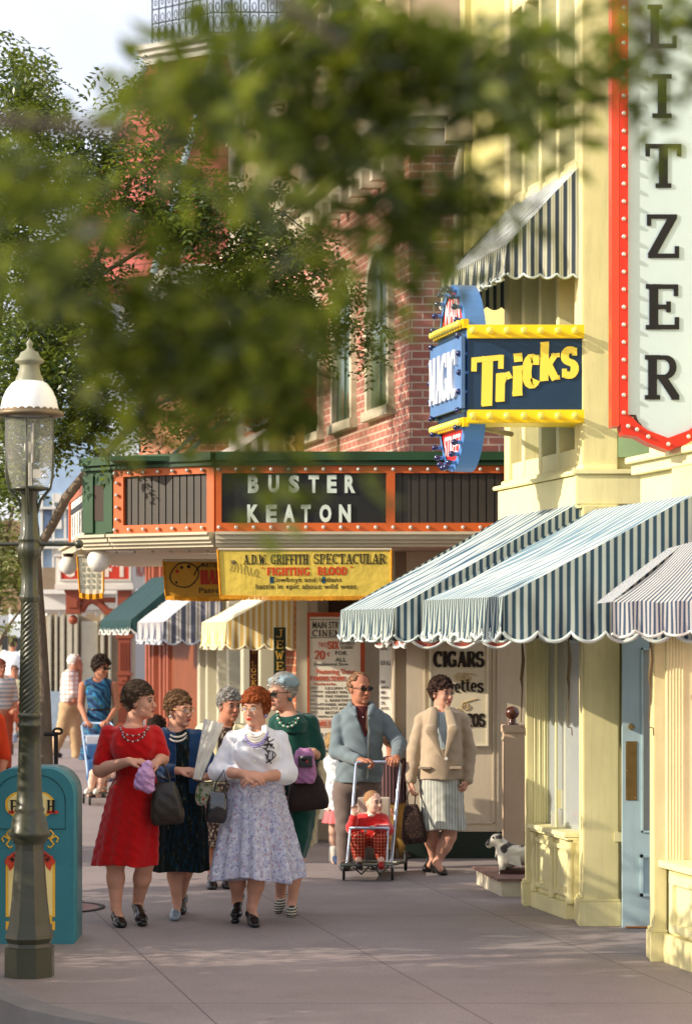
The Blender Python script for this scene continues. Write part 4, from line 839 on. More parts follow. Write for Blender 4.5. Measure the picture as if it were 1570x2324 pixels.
# boy's head behind the navy cardigan
p = Person(20.4, 356, 'dark-haired small boy seen between the red dress and the navy cardigan, only his head showing'); B = p.B
h = HF(p.q(358, 1656), 150, 0, .9); head(B, h, p.q(356, 1684), .04); B.loft(p.rings([(1688, 336, 376, .08), (1740, 332, 380, .1), (1800, 334, 378, .1)]))
for x in (346, 366): leg(B, p.q(x, 1800), p.q(x, 1880), p.q(x, 1955), (.06, .045, .04, .028))
for x, q1 in ((336, -1), (376, 1)): arm(B, p.q(x, 1706), p.q(x+2*q1, 1760), p.q(x, 1810, -.04), (.035, .03, .028, .02)); hand(B, p.q(x, 1810, -.04), (0, 0, -1), (-q1, 0, 0), 1, 30, .8)
p.body(SKIN2, .008); hairdo(h, p.root, hairmat('black_brown_hair', (30, 22, 20), (60, 46, 38)), 80, .013, 1.02, -.06, .05, .02, 22)
S = SDF(); S.loft(p.rings([(1690, 332, 380, .1), (1800, 330, 382, .12)]), .02); p.part('shirt', S, M('dark_blue_shirt', (44, 60, 96), .85), .008)
S = SDF()
for x in (346, 366): S.cap(p.q(x, 1800), p.q(x, 1950), .08, .055, .03)
p.part('trousers', S, GRT, .008)
for x in (346, 366): shoe(p.root, V((p.q(x, 1950).x, 20.46, 0)), V((p.q(x, 1950).x, 20.25, 0)), BLK, .038, .012, .04)
# woman in blue with a second pushchair
p = Person(29.0, 225, 'woman in a sleeveless blue and green swirled dress and sunglasses pushing a pale pushchair'); B = p.B; k = 1
h = HF(p.q(230, 1514), 48, 10, 1.0); head(B, h, p.q(222, 1540), .048)
BD = [(1538, 206, 240, .08), (1548, 190, 256, .11), (1570, 194, 254, .14), (1608, 200, 250, .13), (1640, 192, 256, .15), (1700, 184, 262, .17), (1724, 180, 264, .18)]
B.loft(p.rings([(y, a+4, b-4, r-.02) for y, a, b, r in BD[:5]])); arm(B, p.q(188, 1556), p.q(184, 1604), p.q(197, 1640, -.3)); arm(B, p.q(258, 1556), p.q(266, 1604), p.q(244, 1638, -.3))
hand(B, p.q(197, 1640, -.3), (.4, -.7, -.1), (.1, 0, -1), -1, 50); hand(B, p.q(244, 1638, -.3), (-.5, -.7, -.1), (0, 0, -1), 1, 50)
for x in (212, 236): leg(B, p.q(x, 1700), p.q(x, 1740), p.q(x, 1800)); foot(B, p.q(x, 1800), p.q(x, 1810, -.1))
p.body(SKIN2, .008); face(h, p.root, LIPN, None, glasses=('sun', BLK)); hairdo(h, p.root, hairmat('black_hair', (24, 18, 16), (60, 44, 36)), 110, .022, 1.22, -.07, .05, .0, 24)
bd, bt = mk('blue_swirl_print', .7, .3); v = bt.coord('Object', (1, 1, 1)); w = bt.new('ShaderNodeTexWave'); w.inputs['Scale'].default_value = 3.2; w.inputs['Distortion'].default_value = 6; w.inputs['Detail Scale'].default_value = 1.5; w.bands_direction = 'DIAGONAL'; bt.l.new(v, w.inputs['Vector'])
bt.l.new(bt.ramp(w.outputs['Fac'], [(.0, lin(14, 36, 70)), (.35, lin(26, 90, 140)), (.6, lin(50, 78, 50)), (.8, lin(36, 120, 170)), (1, lin(20, 50, 90))]), bt.b.inputs['Base Color'])
S = SDF(); S.loft(p.rings(BD), .02, (5, .05, 0)); S.ell(p.q(222, 1540, -.05), (.07, .1, .05), .01, -1); S.cap(p.q(200, 1546), p.q(198, 1556), .03, .03); S.cap(p.q(246, 1546), p.q(248, 1556), .03, .03); p.part('dress', S, bd, .008, (.003, 24))
MB().tube([(GX(225, 29)+.135*math.cos(a), 29+.14*math.sin(a), GZ(1610, 29)) for a in [i*math.pi/8 for i in range(17)]], .012, 6).build('belt', BLK, p.root)
for x in (212, 236): shoe(p.root, V((p.q(x, 1800).x, 29.05, 0)), V((p.q(x, 1800).x, 28.8, 0)), BLK, .04, .02, .04)
t = thing('pushchair', 'pale blue and white pushchair pushed by the woman in the blue dress', 'pushchair', (GX(230, 28), 28, 0)); PB = M('pale_blue_enamel', (176, 200, 226), .35, .05, metal=.3)
fr = MB(); fr.tube([P(204, 1790, 28.0), P(186, 1648, 28.6), P(190, 1642, 28.65), P(252, 1642, 28.65), P(256, 1648, 28.6), P(258, 1790, 28.0)], .014); fr.tube([P(189, 1670, 28.5), P(254, 1670, 28.5)], .01); fr.build('push_handle', PB, t)
S = SDF(); S.box(P(224, 1690, 28.45), (.14, .012, .09), .01); link('backrest', S.mesh('backrest', .008), M('white_vinyl', (190, 192, 202), .5), t)
S = SDF(); S.box(P(232, 1748, 28.2), (.14, .12, .1), .02); S.box(P(226, 1732, 28.35), (.13, .02, .2), .02); link('seat', S.mesh('seat', .01), M('blue_canvas', (52, 92, 140), .8), t)
fr = MB(); fr.tube([P(196, 1800, 27.7), P(256, 1800, 27.7), P(262, 1790, 28.5), P(206, 1790, 28.5), P(196, 1800, 27.7)], .012); fr.build('chassis', STL, t)
for x, Y in ((190, 27.75), (204, 27.5), (254, 27.6), (262, 28.4)): wheel((GX(x, Y), Y, .062), .06, .022, t)
p = Person(27.9, 214, 'small child with bare knees seated in the pale blue pushchair'); p.root.location.z = .15; ORG[p.root] = V((p.root.location.x, p.Y, .15)); B = p.B
h = HF(p.q(240, 1700, .1), 40, 0, .8); head(B, h, p.q(238, 1722, .1), .032, 1.2); B.loft(p.rings([(1722, 222, 256, .07), (1760, 222, 258, .09)], .1))
for x in (212, 232): leg(B, p.q(x+12, 1762, .1), p.q(x, 1756, -.15), p.q(x-6, 1798, -.12), (.055, .045, .04, .026)); foot(B, p.q(x-6, 1798, -.12), p.q(x-10, 1806, -.2))
for x, q1 in ((224, -1), (256, 1)): arm(B, p.q(x, 1728, .08), p.q(x+3*q1, 1748, 0), p.q(x, 1756, -.1), (.028, .025, .024, .018)); hand(B, p.q(x, 1756, -.1), (0, -.8, -.3), (0, .2, -1), q1, 40, .6)
p.body(SKINP, .007); S = SDF(); S.loft(p.rings([(1720, 218, 260, .09), (1768, 216, 264, .11)], .1), .02); p.part('jumper', S, M('light_blue_cloth', (140, 160, 190), .8), .008); hairdo(h, p.root, BH, 60, .013, 1, -.05, .05, .02, 25)
for x in (206, 226): shoe(p.root, V((p.q(x, 1806).x, 27.8, .12)), V((p.q(x-4, 1806).x, 27.6, .12)), PW, .03, .01, .035)
# plaid man
p = Person(38.0, 150, 'white-haired man in a pale plaid shirt and tan trousers striding past behind the lamp post'); B = p.B
h = HF(p.q(171, 1504), 98, 0, 1.05); head(B, h, p.q(164, 1524), .055)
B.loft(p.rings([(1524, 144, 176, .16), (1560, 142, 176, .2), (1600, 142, 176, .19)])); arm(B, p.q(160, 1536, -.15), p.q(168, 1590, -.18), p.q(180, 1560, -.1)); arm(B, p.q(160, 1536, .15), p.q(178, 1560, .1), p.q(184, 1524, 0)); hand(B, p.q(184, 1524, 0), (0, 0, 1), (-1, 0, 0), 1, 50); hand(B, p.q(180, 1560, -.1), (.8, 0, .3), (0, 0, -1), 1, 40)
leg(B, p.q(154, 1606), p.q(140, 1660), p.q(122, 1704)); leg(B, p.q(162, 1606), p.q(170, 1660), p.q(173, 1712)); p.body(SKIN2, .009)
face(h, p.root, LIPN); hairdo(h, p.root, hairmat('white_hair', (200, 196, 190), (238, 234, 228)), 60, .014, 1.02, -.06, .055, .02, 26)
pm2, pt = mk('pale_plaid', .85, .2); c1 = pt.new('ShaderNodeTexCoord'); c2 = pt.new('ShaderNodeSeparateXYZ'); pt.l.new(c1.outputs['Object'], c2.inputs[0])
g = pt.math('MAXIMUM', pt.math('LESS_THAN', pt.math('FRACT', pt.math('DIVIDE', c2.outputs[0], .07)), .3), pt.math('LESS_THAN', pt.math('FRACT', pt.math('DIVIDE', c2.outputs[2], .07)), .3)); pt.l.new(pt.mix(lin(226, 224, 222), lin(196, 160, 150), g), pt.b.inputs['Base Color'])
S = SDF(); S.loft(p.rings([(1520, 150, 172, .14), (1530, 140, 178, .2), (1560, 137, 178, .23), (1592, 138, 178, .22)]), .02); S.cap(p.q(160, 1538, -.16), p.q(166, 1572, -.19), .085, .09, .03); S.cap(p.q(160, 1538, .16), p.q(174, 1558, .12), .08, .08, .03); p.part('shirt', S, pm2, .009, (.004, 20))
S = SDF(); S.ell(p.q(157, 1602), (.14, .18, .12), .05); S.cap(p.q(154, 1606, -.05), p.q(141, 1660), .13, .1, .06); S.cap(p.q(141, 1660), p.q(123, 1704), .1, .08, .02); S.cap(p.q(162, 1606, .05), p.q(170, 1660), .13, .1, .06); S.cap(p.q(170, 1660), p.q(174, 1714), .1, .08, .02); p.part('trousers', S, M('tan_cotton', (186, 156, 118), .85, .12), .009, (.005, 16))
shoe(p.root, V((GX(116, 38), 38, .06)), V((GX(124, 38)+.1, 38, .0)), BLK, .05, .02, .05); shoe(p.root, V((GX(168, 38), 38, 0)), V((GX(180, 38)+.12, 38, .0)), BLK, .05, .02, .05)
# brown skirt woman, white shirt man, edge people
def far(Y, x, yt, label, top, bot, hair, yaw=0, skirt=True, w=18, ht=None, seed=30, skin=SKIN2, res=.011, shoe_m=BLK):
    p = Person(Y, x, label); s = p.s; B = p.B; yg = HY+s*H0; hh = (yg-yt)/s; k = hh/1.65
    z = lambda f: f*hh; C = lambda dx, dy, f: V((GX(x, Y)+dx*k, Y+dy*k, f*hh)); rt = Matrix.Rotation(R(yaw), 3, 'Z'); C = (lambda c0: (lambda dx, dy, f: V((GX(x, Y), Y, 0))+rt @ V((dx*k, dy*k, 0))+V((0, 0, f*hh))))(0)
    h = HF(C(0, 0, .925), yaw, 0, k); head(B, h, C(0, .02, .83), .05*k)
    B.ell(C(0, 0, .72), (.17*k, .12*k, .17*k), .05, 1, [list(r) for r in rt]); B.ell(C(0, 0, .55), (.15*k, .12*k, .16*k), .06, 1, [list(r) for r in rt])
    for q in (-1, 1):
        arm(B, C(q*.17, 0, .8), C(q*.22, .0, .62), C(q*.17, -.18, .55)); hand(B, C(q*.17, -.18, .55), rt @ V((-q*.8, -.5, 0)), (0, 0, -1), q, 40)
        leg(B, C(q*.08, 0, .5), C(q*.085, 0, .28), C(q*.085, .02, .05)); shoe(p.root, C(q*.085, .06, .0), C(q*.085, -.17, 0), shoe_m, .042, .02, .045)
    p.body(skin, res); face(h, p.root, LIPN); hairdo(h, p.root, hair, 60, .018, 1.06, -.07, .05, .01, seed)
    S = SDF(); cz = C(0, 0, .7); S.ell(C(0, 0, .72), (.2*k, .15*k, .19*k), .04, 1, [list(r) for r in rt]); S.ell(C(0, 0, .6), (.18*k, .14*k, .14*k), .04, 1, [list(r) for r in rt])
    for q in (-1, 1): S.cap(C(q*.17, 0, .8), C(q*.22, 0, .64), .068*k, .062*k, .03)
    p.part('blouse' if skirt else 'shirt', S, top, res)
    S = SDF(); o = C(0, 0, 0)
    if skirt: S.loft([(z(.6), o.x, o.y, .15*k, .13*k), (z(.5), o.x, o.y, .19*k, .17*k), (z(.3), o.x, o.y, .25*k, .22*k)], .02, (7, .06, 0)); p.part('skirt', S, bot, res)
    else:
        for q in (-1, 1): S.cap(C(q*.08, 0, .52), C(q*.09, 0, .05), .115*k, .075*k, .05)
        p.part('trousers', S, bot, res)
    return p
RB = M('rust_cotton', (170, 84, 58), .85, .1)
far(42.0, 33, 1511, 'distant woman in a cream blouse and rust-brown skirt left of the lamp post', CR, RB, BH, 10, seed=31)
far(52.0, 30, 1444, 'man in a white shirt seen from behind beyond the woman in rust-brown', M('white_shirt', (236, 236, 236), .8, .04), GRT, BH, 170, False, seed=32)
far(34.0, 1, 1496, 'woman in a blue-grey checked blouse and rust trousers cut by the left picture edge', striped('checked_blouse', (150, 168, 180), (210, 206, 204), .06, 'z', .3), RB, hairmat('auburn_hair', (80, 36, 30), (130, 70, 56)), 30, False, seed=33)
far(18.2, -58, 1540, 'person in a long orange-red coat at the left picture edge behind the litter bin', M('orange_red_coat', (214, 62, 20), .8, .1), M('orange_red_skirt', (214, 62, 20), .8, .1), BH, 20, True, seed=34, res=.009)
t = thing('pushchair', 'low pushchair with curled steel frame beside the woman in rust-brown', 'pushchair', (GX(22, 39), 39, 0)); Yf = 39
MB().tube([P(0, 1690, Yf), P(26, 1686, Yf), P(40, 1672, Yf), P(44, 1664, Yf), P(40, 1660, Yf), P(36, 1666, Yf)], .02, 6).build('frame', STL, t); S = SDF(); S.box(P(18, 1676, Yf), (.12, .14, .05), .02); link('seat', S.mesh('seat', .015), M('grey_seat', (150, 160, 180), .6), t)
wheel((GX(28, Yf), Yf, .09), .088, .03, t); wheel((GX(2, Yf), Yf, .09), .088, .03, t)
# ---------- ground, street, sidewalk ----------
def uvs(m):
    t = NT(m); return t
def pavemat():
    m, t = mk('pavement_concrete', .62, .35); v = t.coord('Object')
    # joints run with the shop fronts and across them
    sp = t.new('ShaderNodeSeparateXYZ'); t.l.new(v, sp.inputs[0])
    u = t.math('ADD', sp.outputs[0], t.math('MULTIPLY', sp.outputs[1], .2257)); a = t.math('DIVIDE', t.math('SUBTRACT', u, 1.593+.2257*16.4-.45-1.37*20), 1.37); b = t.math('DIVIDE', t.math('ADD', sp.outputs[1], 1.14+20), 2.0)
    def joint(x, w):
        f = t.math('FRACT', x); return t.math('LESS_THAN', t.math('MINIMUM', f, t.math('SUBTRACT', 1.0, f)), w)
    j = t.math('MAXIMUM', joint(a, .0032), joint(b, .0026))
    n = t.noise(v, 1.1, 6, .6); n2 = t.noise(v, 60, 3, .7); n3 = t.noise(v, 5, 5, .65)
    wn = t.new('ShaderNodeTexWhiteNoise', noise_dimensions='2D'); cb = t.new('ShaderNodeCombineXYZ'); t.l.new(t.math('FLOOR', a), cb.inputs[0]); t.l.new(t.math('FLOOR', b), cb.inputs[1]); t.l.new(cb.outputs[0], wn.inputs[0])
    c = t.ramp(n, [(.3, lin(130, 121, 123)), (.7, lin(160, 150, 148))]); c = t.mix(c, lin(100, 92, 94), t.math('MULTIPLY', n3, .45)); c = t.mix(c, lin(148, 130, 128), t.math('MULTIPLY', wn.outputs[0], .35))
    vo = t.new('ShaderNodeTexVoronoi'); vo.inputs['Scale'].default_value = 2.3; t.l.new(v, vo.inputs['Vector']); sp_ = t.math('LESS_THAN', vo.outputs['Distance'], .035); c = t.mix(c, lin(70, 62, 62), t.math('MULTIPLY', sp_, .7))
    n5 = t.noise(v, 2.4, 7, .75); c = t.mix(c, lin(96, 82, 78), t.math('MULTIPLY', t.math('GREATER_THAN', n5, .6), .22)); n6 = t.noise(t.coord('Object', (.35, 2.2, 1)), 1.3, 5); c = t.mix(c, lin(178, 166, 158), t.math('MULTIPLY', n6, .3))
    c = t.mix(c, lin(80, 72, 70), t.math('MULTIPLY', t.ramp(n2, [(.4, (0, 0, 0, 1)), (.62, (1, 1, 1, 1))]), .3)); c = t.mix(c, lin(66, 60, 60), t.math('MULTIPLY', j, .8)); t.l.new(c, t.b.inputs['Base Color'])
    mp = t.math('ADD', .5, t.math('MULTIPLY', n, .25)); t.l.new(mp, t.b.inputs['Roughness']); t.bump(t.math('SUBTRACT', n2, t.math('MULTIPLY', j, 3)), .25, .003); return m
PAVE = pavemat(); ASPH = M('street_asphalt', (92, 90, 92), .85, .15, 2, .5, 120, .005); KERB = M('kerb_concrete', (132, 128, 128), .7, .18, 3, .3, 60, .003)
mb = MB(); mb.face([(-300, -60, -.15), (300, -60, -.15), (300, 600, -.15), (-300, 600, -.15)]); tag(mb.build('ground', ASPH), kind='structure')
edge = [P(x, y, gY(y)) for x, y in ((460, 2345), (330, 2324), (200, 2303), (120, 2285), (60, 2262), (0, 2232), (-60, 2190), (-120, 2140))]
edge = [V((e.x, e.y, 0)) for e in edge]; edge = [V((2.3, 11.2, 0)), V((.2, 11.55, 0))]+edge+[V((X0(30)-5.0, 30, 0)), V((X0(41)-6.2, 41, 0))]
mb = MB(); poly = edge+[V((8, 41, 0)), V((8, 3, 0)), V((3.2, 3, 0))]
mb.face(poly[::-1]); o = mb.build('sidewalk', PAVE); tag(o, kind='structure')
mb = MB(); 
def off(i, d): 
    a = edge[max(i-1, 0)]; b = edge[min(i+1, len(edge)-1)]; t = (b-a).normalized(); return edge[i]+V((-t.y, t.x, 0))*-d
o1 = [off(i, -.0) for i in range(len(edge))]; s = 1 if (off(3, .15)-V((0, 14, 0))).length > (edge[3]-V((0, 14, 0))).length else -1
out = [off(i, .16*s) for i in range(len(edge))]
up = lambda L, z: [p+V((0, 0, z)) for p in L]
mb.ribbon(up(edge, .004), up(out, .0)); mb.ribbon(up(out, 0), up([off(i, .2*s) for i in range(len(edge))], -.15)); mb.ribbon(up(edge, -.012), up(edge, .004)); tag(mb.build('kerb', KERB), kind='structure')
# far side of the crossing street
mb = MB(); mb.box(-40, 12, 41.2, 90, -.14, .13); tag(mb.build('far_sidewalk', M('far_pavement', (168, 156, 146), .7, .12, 1)), kind='structure')
# manhole
t = thing('manhole_cover', 'round manhole cover with a dark rim set into the sidewalk behind the litter bin', 'manhole cover', (GX(120, 17.3), 17.3, 0)); c = (GX(120, 17.3), 17.3, 0)
MB().lathe(c, [(.001, .37), (.009, .37), (.009, .33), (.004, .33)], 40).build('rim', M('dark_iron', (52, 44, 46), .6, .2, metal=.4), t)
MB().lathe(c, [(.006, .33), (.007, .27), (.007, .001)], 40).build('cover', M('pinkish_cover', (140, 108, 106), .7, .2, 5), t)
# ---------- brick ----------
def brickmat(name, c1, c2, mortar, w=.21, h=.075, ms=.009):
    m, t = mk(name, .82, .25); tc = t.new('ShaderNodeTexCoord'); b = t.new('ShaderNodeTexBrick'); t.l.new(tc.outputs['UV'], b.inputs['Vector'])
    b.inputs['Color1'].default_value = lin(c1); b.inputs['Color2'].default_value = lin(c2); b.inputs['Mortar'].default_value = lin(mortar); b.inputs['Scale'].default_value = 1
    b.inputs['Brick Width'].default_value = w; b.inputs['Row Height'].default_value = h; b.inputs['Mortar Size'].default_value = ms; b.inputs['Mortar Smooth'].default_value = .2; b.inputs['Bias'].default_value = -.1
    n = t.noise(t.coord(), 3, 6); n2 = t.noise(t.coord(), 45, 3); c = t.mix(b.outputs['Color'], lin(110, 60, 50), t.math('MULTIPLY', n, .3)); c = t.mix(c, lin(210, 150, 130), t.math('MULTIPLY', n2, .18)); t.l.new(c, t.b.inputs['Base Color']); t.bump(t.math('SUBTRACT', 1.0, b.outputs['Fac']), .5, .006); return m
BRICK = brickmat('red_brick', (190, 122, 106), (170, 102, 90), (222, 200, 178), ms=.0085); BRICK2 = brickmat('orange_brick', (168, 92, 56), (136, 72, 46), (190, 160, 124), .22, .08)
SHING = brickmat('red_shingles', (172, 84, 76), (146, 64, 62), (80, 36, 38), .42, .2, .012)
CREAM = M('cream_paint', (206, 196, 168), .6, .06, 3, .1, 40); WHITE = M('white_paint', (222, 220, 210), .55, .05, 3); YEL = M('pale_yellow_paint', (224, 214, 158), .6, .09, 2.5, .15, 40, .003, streak=.35); YEL2 = M('light_yellow_paint', (234, 226, 172), .55, .06, 2.5, .12, 40, .003, streak=.3)
GRN = M('dark_green_paint', (36, 72, 42), .5, .1, 4); ORG_ = M('orange_paint', (196, 92, 36), .45, .07, 5); TAUPE = M('taupe_paint', (204, 190, 166), .6, .07, 3, .1, 30, streak=.3); GLASS = M('window_glass_dark', (58, 62, 62), .08, .15, 2, spec=.8); LGLASS = M('window_glass_pale', (120, 134, 132), .1, .2, 1.5, spec=.8)
BULB = M('clear_bulb', (210, 205, 196), .12, .05, spec=.8, metal=.3)
def prof_street(mb, Y0, Y1, prof):
    """cornice along the shop-front line: prof = [(stand-out, z)...]"""
    a = [V((X0(Y0)-o, Y0, z)) for o, z in prof]; b = [V((X0(Y1)-o, Y1, z)) for o, z in prof]
    for k in range(len(prof)-1): mb.face([a[k], b[k], b[k+1], a[k+1]])
    mb.face(a); mb.face(b[::-1]); return mb
# ---------- magic shop (yellow building on the right) ----------
YB = thing('shop_building', 'pale yellow shop building with projecting upper bay, fluted pilasters and panelled base on the right', 'building', (1.9, 16.5, 0))
mb = MB()
mb.box(1.574, 1.81, 16.25, 16.56, 0, 2.79); mb.box(1.285, 1.335, 17.42, 17.57, 0, 2.79); mb.box(1.29, 5, 17.58, 17.66, 0, 2.79)
mb.build('pilaster', YEL, YB, bevel=.006)
mb = MB(); mb.box(1.541, 1.824, 16.21, 16.6, 0, .16); mb.box(1.551, 1.818, 16.22, 16.59, .16, .18); mb.box(1.258, 1.34, 17.395, 17.6, 0, .16); mb.box(1.266, 1.335, 17.4, 17.59, .16, .18); mb.fbox(16.601, 17.394, .06, -.1, 0, .11); mb.build('plinth', YEL, YB, bevel=.004)
mb = MB(); mb.fbox(16.562, 17.418, .018, -.1, .111, .54)
for k, (a, b) in enumerate(((16.62, 16.95), (17.02, 17.36))):
    mb.fbox(a, a+.035, .034, .0, .14, .5); mb.fbox(b-.035, b, .034, .0, .14, .5); mb.fbox(a-.008, b+.008, .037, .0, .465, .495); mb.fbox(a-.008, b+.008, .037, .0, .15, .18); mb.fbox(a+.06, b-.06, .026, .0, .2, .445)
for Y in (16.585, 16.985, 17.39): mb.lathe((X0(Y)-.03, Y, 0), [(.112, .03), (.15, .034), (.17, .02), (.21, .018), (.3, .03), (.4, .022), (.44, .018), (.46, .034), (.5, .03), (.53, .034)], 12)
mb.build('bulkhead_panel', YEL, YB, bevel=.003)
mb = MB(); mb.fbox(16.565, 17.415, .078, -.2, .56, .59); mb.fbox(16.567, 17.413, .06, -.15, .54, .559); mb.build('sill', YEL2, YB, bevel=.004)
mb = MB()
for k in range(6): x = 1.342+k*.018; mb.cyl((x, 17.43, .59), (x, 17.43, 2.78), .009 if k % 2 else .012, None, 10)
mb.box(1.336, 1.45, 17.432, 17.45, .59, 2.78)
for x in (1262, 1283): mb.cyl((GX(x, 17.1), 17.1, .59), (GX(x, 17.1), 17.1, 2.78), .01, None, 8)
mb.build('window_moulding', YEL2, YB)
mb = MB(); mb.fbox(16.56, 17.43, -.08, -.088, .59, 2.78); w = mb.build('shop_window', None, YB)
gm, gt = mk('shop_glass', .03, .7); gt.b.inputs['Base Color'].default_value = (.62, .68, .7, 1); gt.b.inputs['Alpha'].default_value = .35; w.data.materials.append(gm)
mb = MB(); mb.fbox(16.56, 17.5, -.5, -.55, 0, 2.78); mb.build('back_wall', M('window_backing', (160, 148, 96), .8), YB)
# sidelight beside door
mb = MB(); mb.box(1.81, 1.84, 16.5, 16.6, .58, 2.8); mb.box(1.78, 1.86, 16.24, 16.5, .56, .62); mb.box(1.812, 1.85, 16.5, 16.55, 0, .56); mb.build('door_jamb', YEL2, YB)
# upper bay
mb = MB(); mb.box(1.6, 2.3, 16.4, 16.5, 3.04, 9.48); mb.fbox(16.5, 18.1, -.62, -.8, 3.05, 9.5); mb.fbox(18.1, 18.2, .0, -.8, 3.05, 9.5); mb.build('wall', YEL, YB)
mb = MB(); mb.box(1.585, 1.815, 16.36, 16.42, 3.05, 9.5); mb.fbox(16.366, 16.5, .02, -.1, 3.051, 9.49); mb.fbox(18.0, 18.14, .03, -.1, 3.05, 9.5); mb.build('corner_pilaster', YEL, YB, bevel=.006)
mb = MB(); prof = [(0, 2.8), (.04, 2.8), (.045, 3.0), (.075, 3.01), (.08, 3.04), (0, 3.07)]
mb.box(1.53, 3, 16.3, 16.42, 2.8, 3.0); mb.box(1.51, 3, 16.28, 16.42, 3.001, 3.035); mb.fbox(16.304, 18.2, .06, -.2, 2.78, 2.998); mb.fbox(16.286, 18.25, .085, -.2, 3.003, 3.033); mb.fbox(16.324, 18.22, .03, -.2, 3.034, 3.07)
mb.build('base_cornice', YEL2, YB, bevel=.006)
mb = MB()
for Y in (16.52, 16.92, 17.32, 17.72, 18.04):
    for z0, z1 in ((3.07, 4.98), (5.12, 9.4)): mb.fbox(Y-.035, Y+.035, .015, -.16, z0, z1)
    mb.fbox(Y-.05, Y+.05, .03, -.12, 5.05, 5.12)
for z in (3.07, 5.0, 6.5, 7.2): mb.fbox(16.5, 18.1, .01, -.1, z, z+.12)
mb.build('window_frame', YEL2, YB, bevel=.004)
mb = MB()
for a, b in ((16.57, 16.88), (16.98, 17.27), (17.38, 17.67), (17.78, 18.0)): mb.fbox(a, b, -.1, -.105, 3.2, 4.95); mb.fbox(a, b, -.1, -.105, 5.2, 6.45)
mb.build('upper_window', LGLASS, YB)
mb = MB()
for Y in (16.7, 17.12, 17.52, 17.88): mb.fbox(Y-.015, Y+.015, -.07, -.12, 3.2, 4.95); mb.fbox(Y-.13, Y+.13, .0, -.1, 5.1, 5.16)
mb.build('glazing_bar', YEL, YB)
mb = MB(); mb.box(1.818, 3.2, 16.352, 16.39, 3.12, 3.5); mb.build('green_panel', M('sage_panel', (150, 176, 132), .6, .05), YB)
# wall past the bay with downpipe
mb = MB(); mb.fbox(18.25, 19.3, -.02, -.8, 3.85, 9.5); mb.fbox(19.2, 19.34, .03, -.1, 3.85, 9.5); mb.build('side_wall', M('olive_yellow_paint', (196, 186, 120), .6, .06), YB)
mb = MB(); c = V((X0(19.3)-.06, 19.25, 0)); mb.tube([c+V((-.03, 0, 4.2)), c+V((0, 0, 4.6)), c+V((.0, 0, 5.6)), c+V((.05, 0, 5.8))], .035); mb.box(c.x-.1, c.x+.12, 19.15, 19.3, 5.8, 5.95); mb.box(c.x-.07, c.x+.1, 19.17, 19.3, 5.95, 6.6)
mb.build('downpipe', M('weathered_pipe', (168, 158, 130), .6, .15), YB)
mb = MB(); mb.box(2.3, 5, 16.5, 16.6, 2.8, 9.5); mb.box(1.6, 5, 16.45, 18, 9.4, 9.6); mb.build('rear_wall', YEL, YB)
# display cards in the window
for lab, x0, y0, x1, y1, m_ in (('white card standing in the yellow shop window', 1250, 1842, 1274, 1882, WHITE), ('pale yellow card leaning behind the white card in the shop window', 1262, 1794, 1278, 1836, YEL2)):
    t = thing('display_card', lab, 'card', P((x0+x1)/2, y1, 17.1)); MB().pbox(x0, y0, x1, y1, 17.15, .01).build('card', m_, t)
# door
t = thing('shop_door', 'pale blue glazed shop door with brass push plate in the yellow doorway', 'door', (2.1, 16.15, 0)); PBL = M('pale_blue_door_paint', (172, 196, 200), .5, .06, 3, .1, 60, streak=.25)
Yd = 16.15; mb = MB()
mb.pbox(1412, 1430, 1458, 2107, Yd, .045); mb.box(GX(1458, Yd), 2.62, Yd, Yd+.045, 0.002, GZ(1890, Yd)); mb.box(GX(1458, Yd), 2.62, Yd, Yd+.045, GZ(1471, Yd), GZ(1430, Yd)); mb.box(2.5, 2.62, Yd, Yd+.045, GZ(1890, Yd), GZ(1471, Yd)); dl = mb.build('door_leaf', PBL, t)
mb = MB()
x0, x1, z0, z1 = GX(1452, Yd), 2.45, GZ(2035, Yd), GZ(1940, Yd)
for a in ((x0, x1, z1-.02, z1), (x0, x1, z0, z0+.02), (x0, x0+.02, z0, z1), (x1-.02, x1, z0, z1)): mb.box(a[0], a[1], Yd-.014, Yd, a[2], a[3])
x0, x1, z0, z1 = GX(1455, Yd), 2.5, GZ(1890, Yd), GZ(1471, Yd)
for a in ((x0, x1, z1-.012, z1), (x0, x1, z0, z0+.012), (x0, x0+.012, z0, z1)): mb.box(a[0], a[1], Yd-.008, Yd+.01, a[2], a[3])
mb.build('moulding', M('white_blue_paint', (186, 212, 216), .5), t)
MB().box(GX(1458, Yd), 2.5, Yd+.02, Yd+.026, GZ(1888, Yd), GZ(1473, Yd)).build('glass', gm, t)
mb = MB(); mb.pbox(1420, 1683, 1445, 1817, Yd-.004, .004); bp = mb.build('push_plate', M('aged_brass', (150, 122, 76), .35, .15, 12, metal=.7), t, bevel=.001)
mb = MB()
for x in (1423, 1442):
    for y in (1688, 1750, 1812): mb.ball(P(x, y, Yd-.005), .004, 5)
mb.build('screw', GOLD, bp); MB().cyl(P(1432, 1650, Yd), P(1432, 1650, Yd-.03), .022, .018).build('lock', MC['aged_brass'], t)
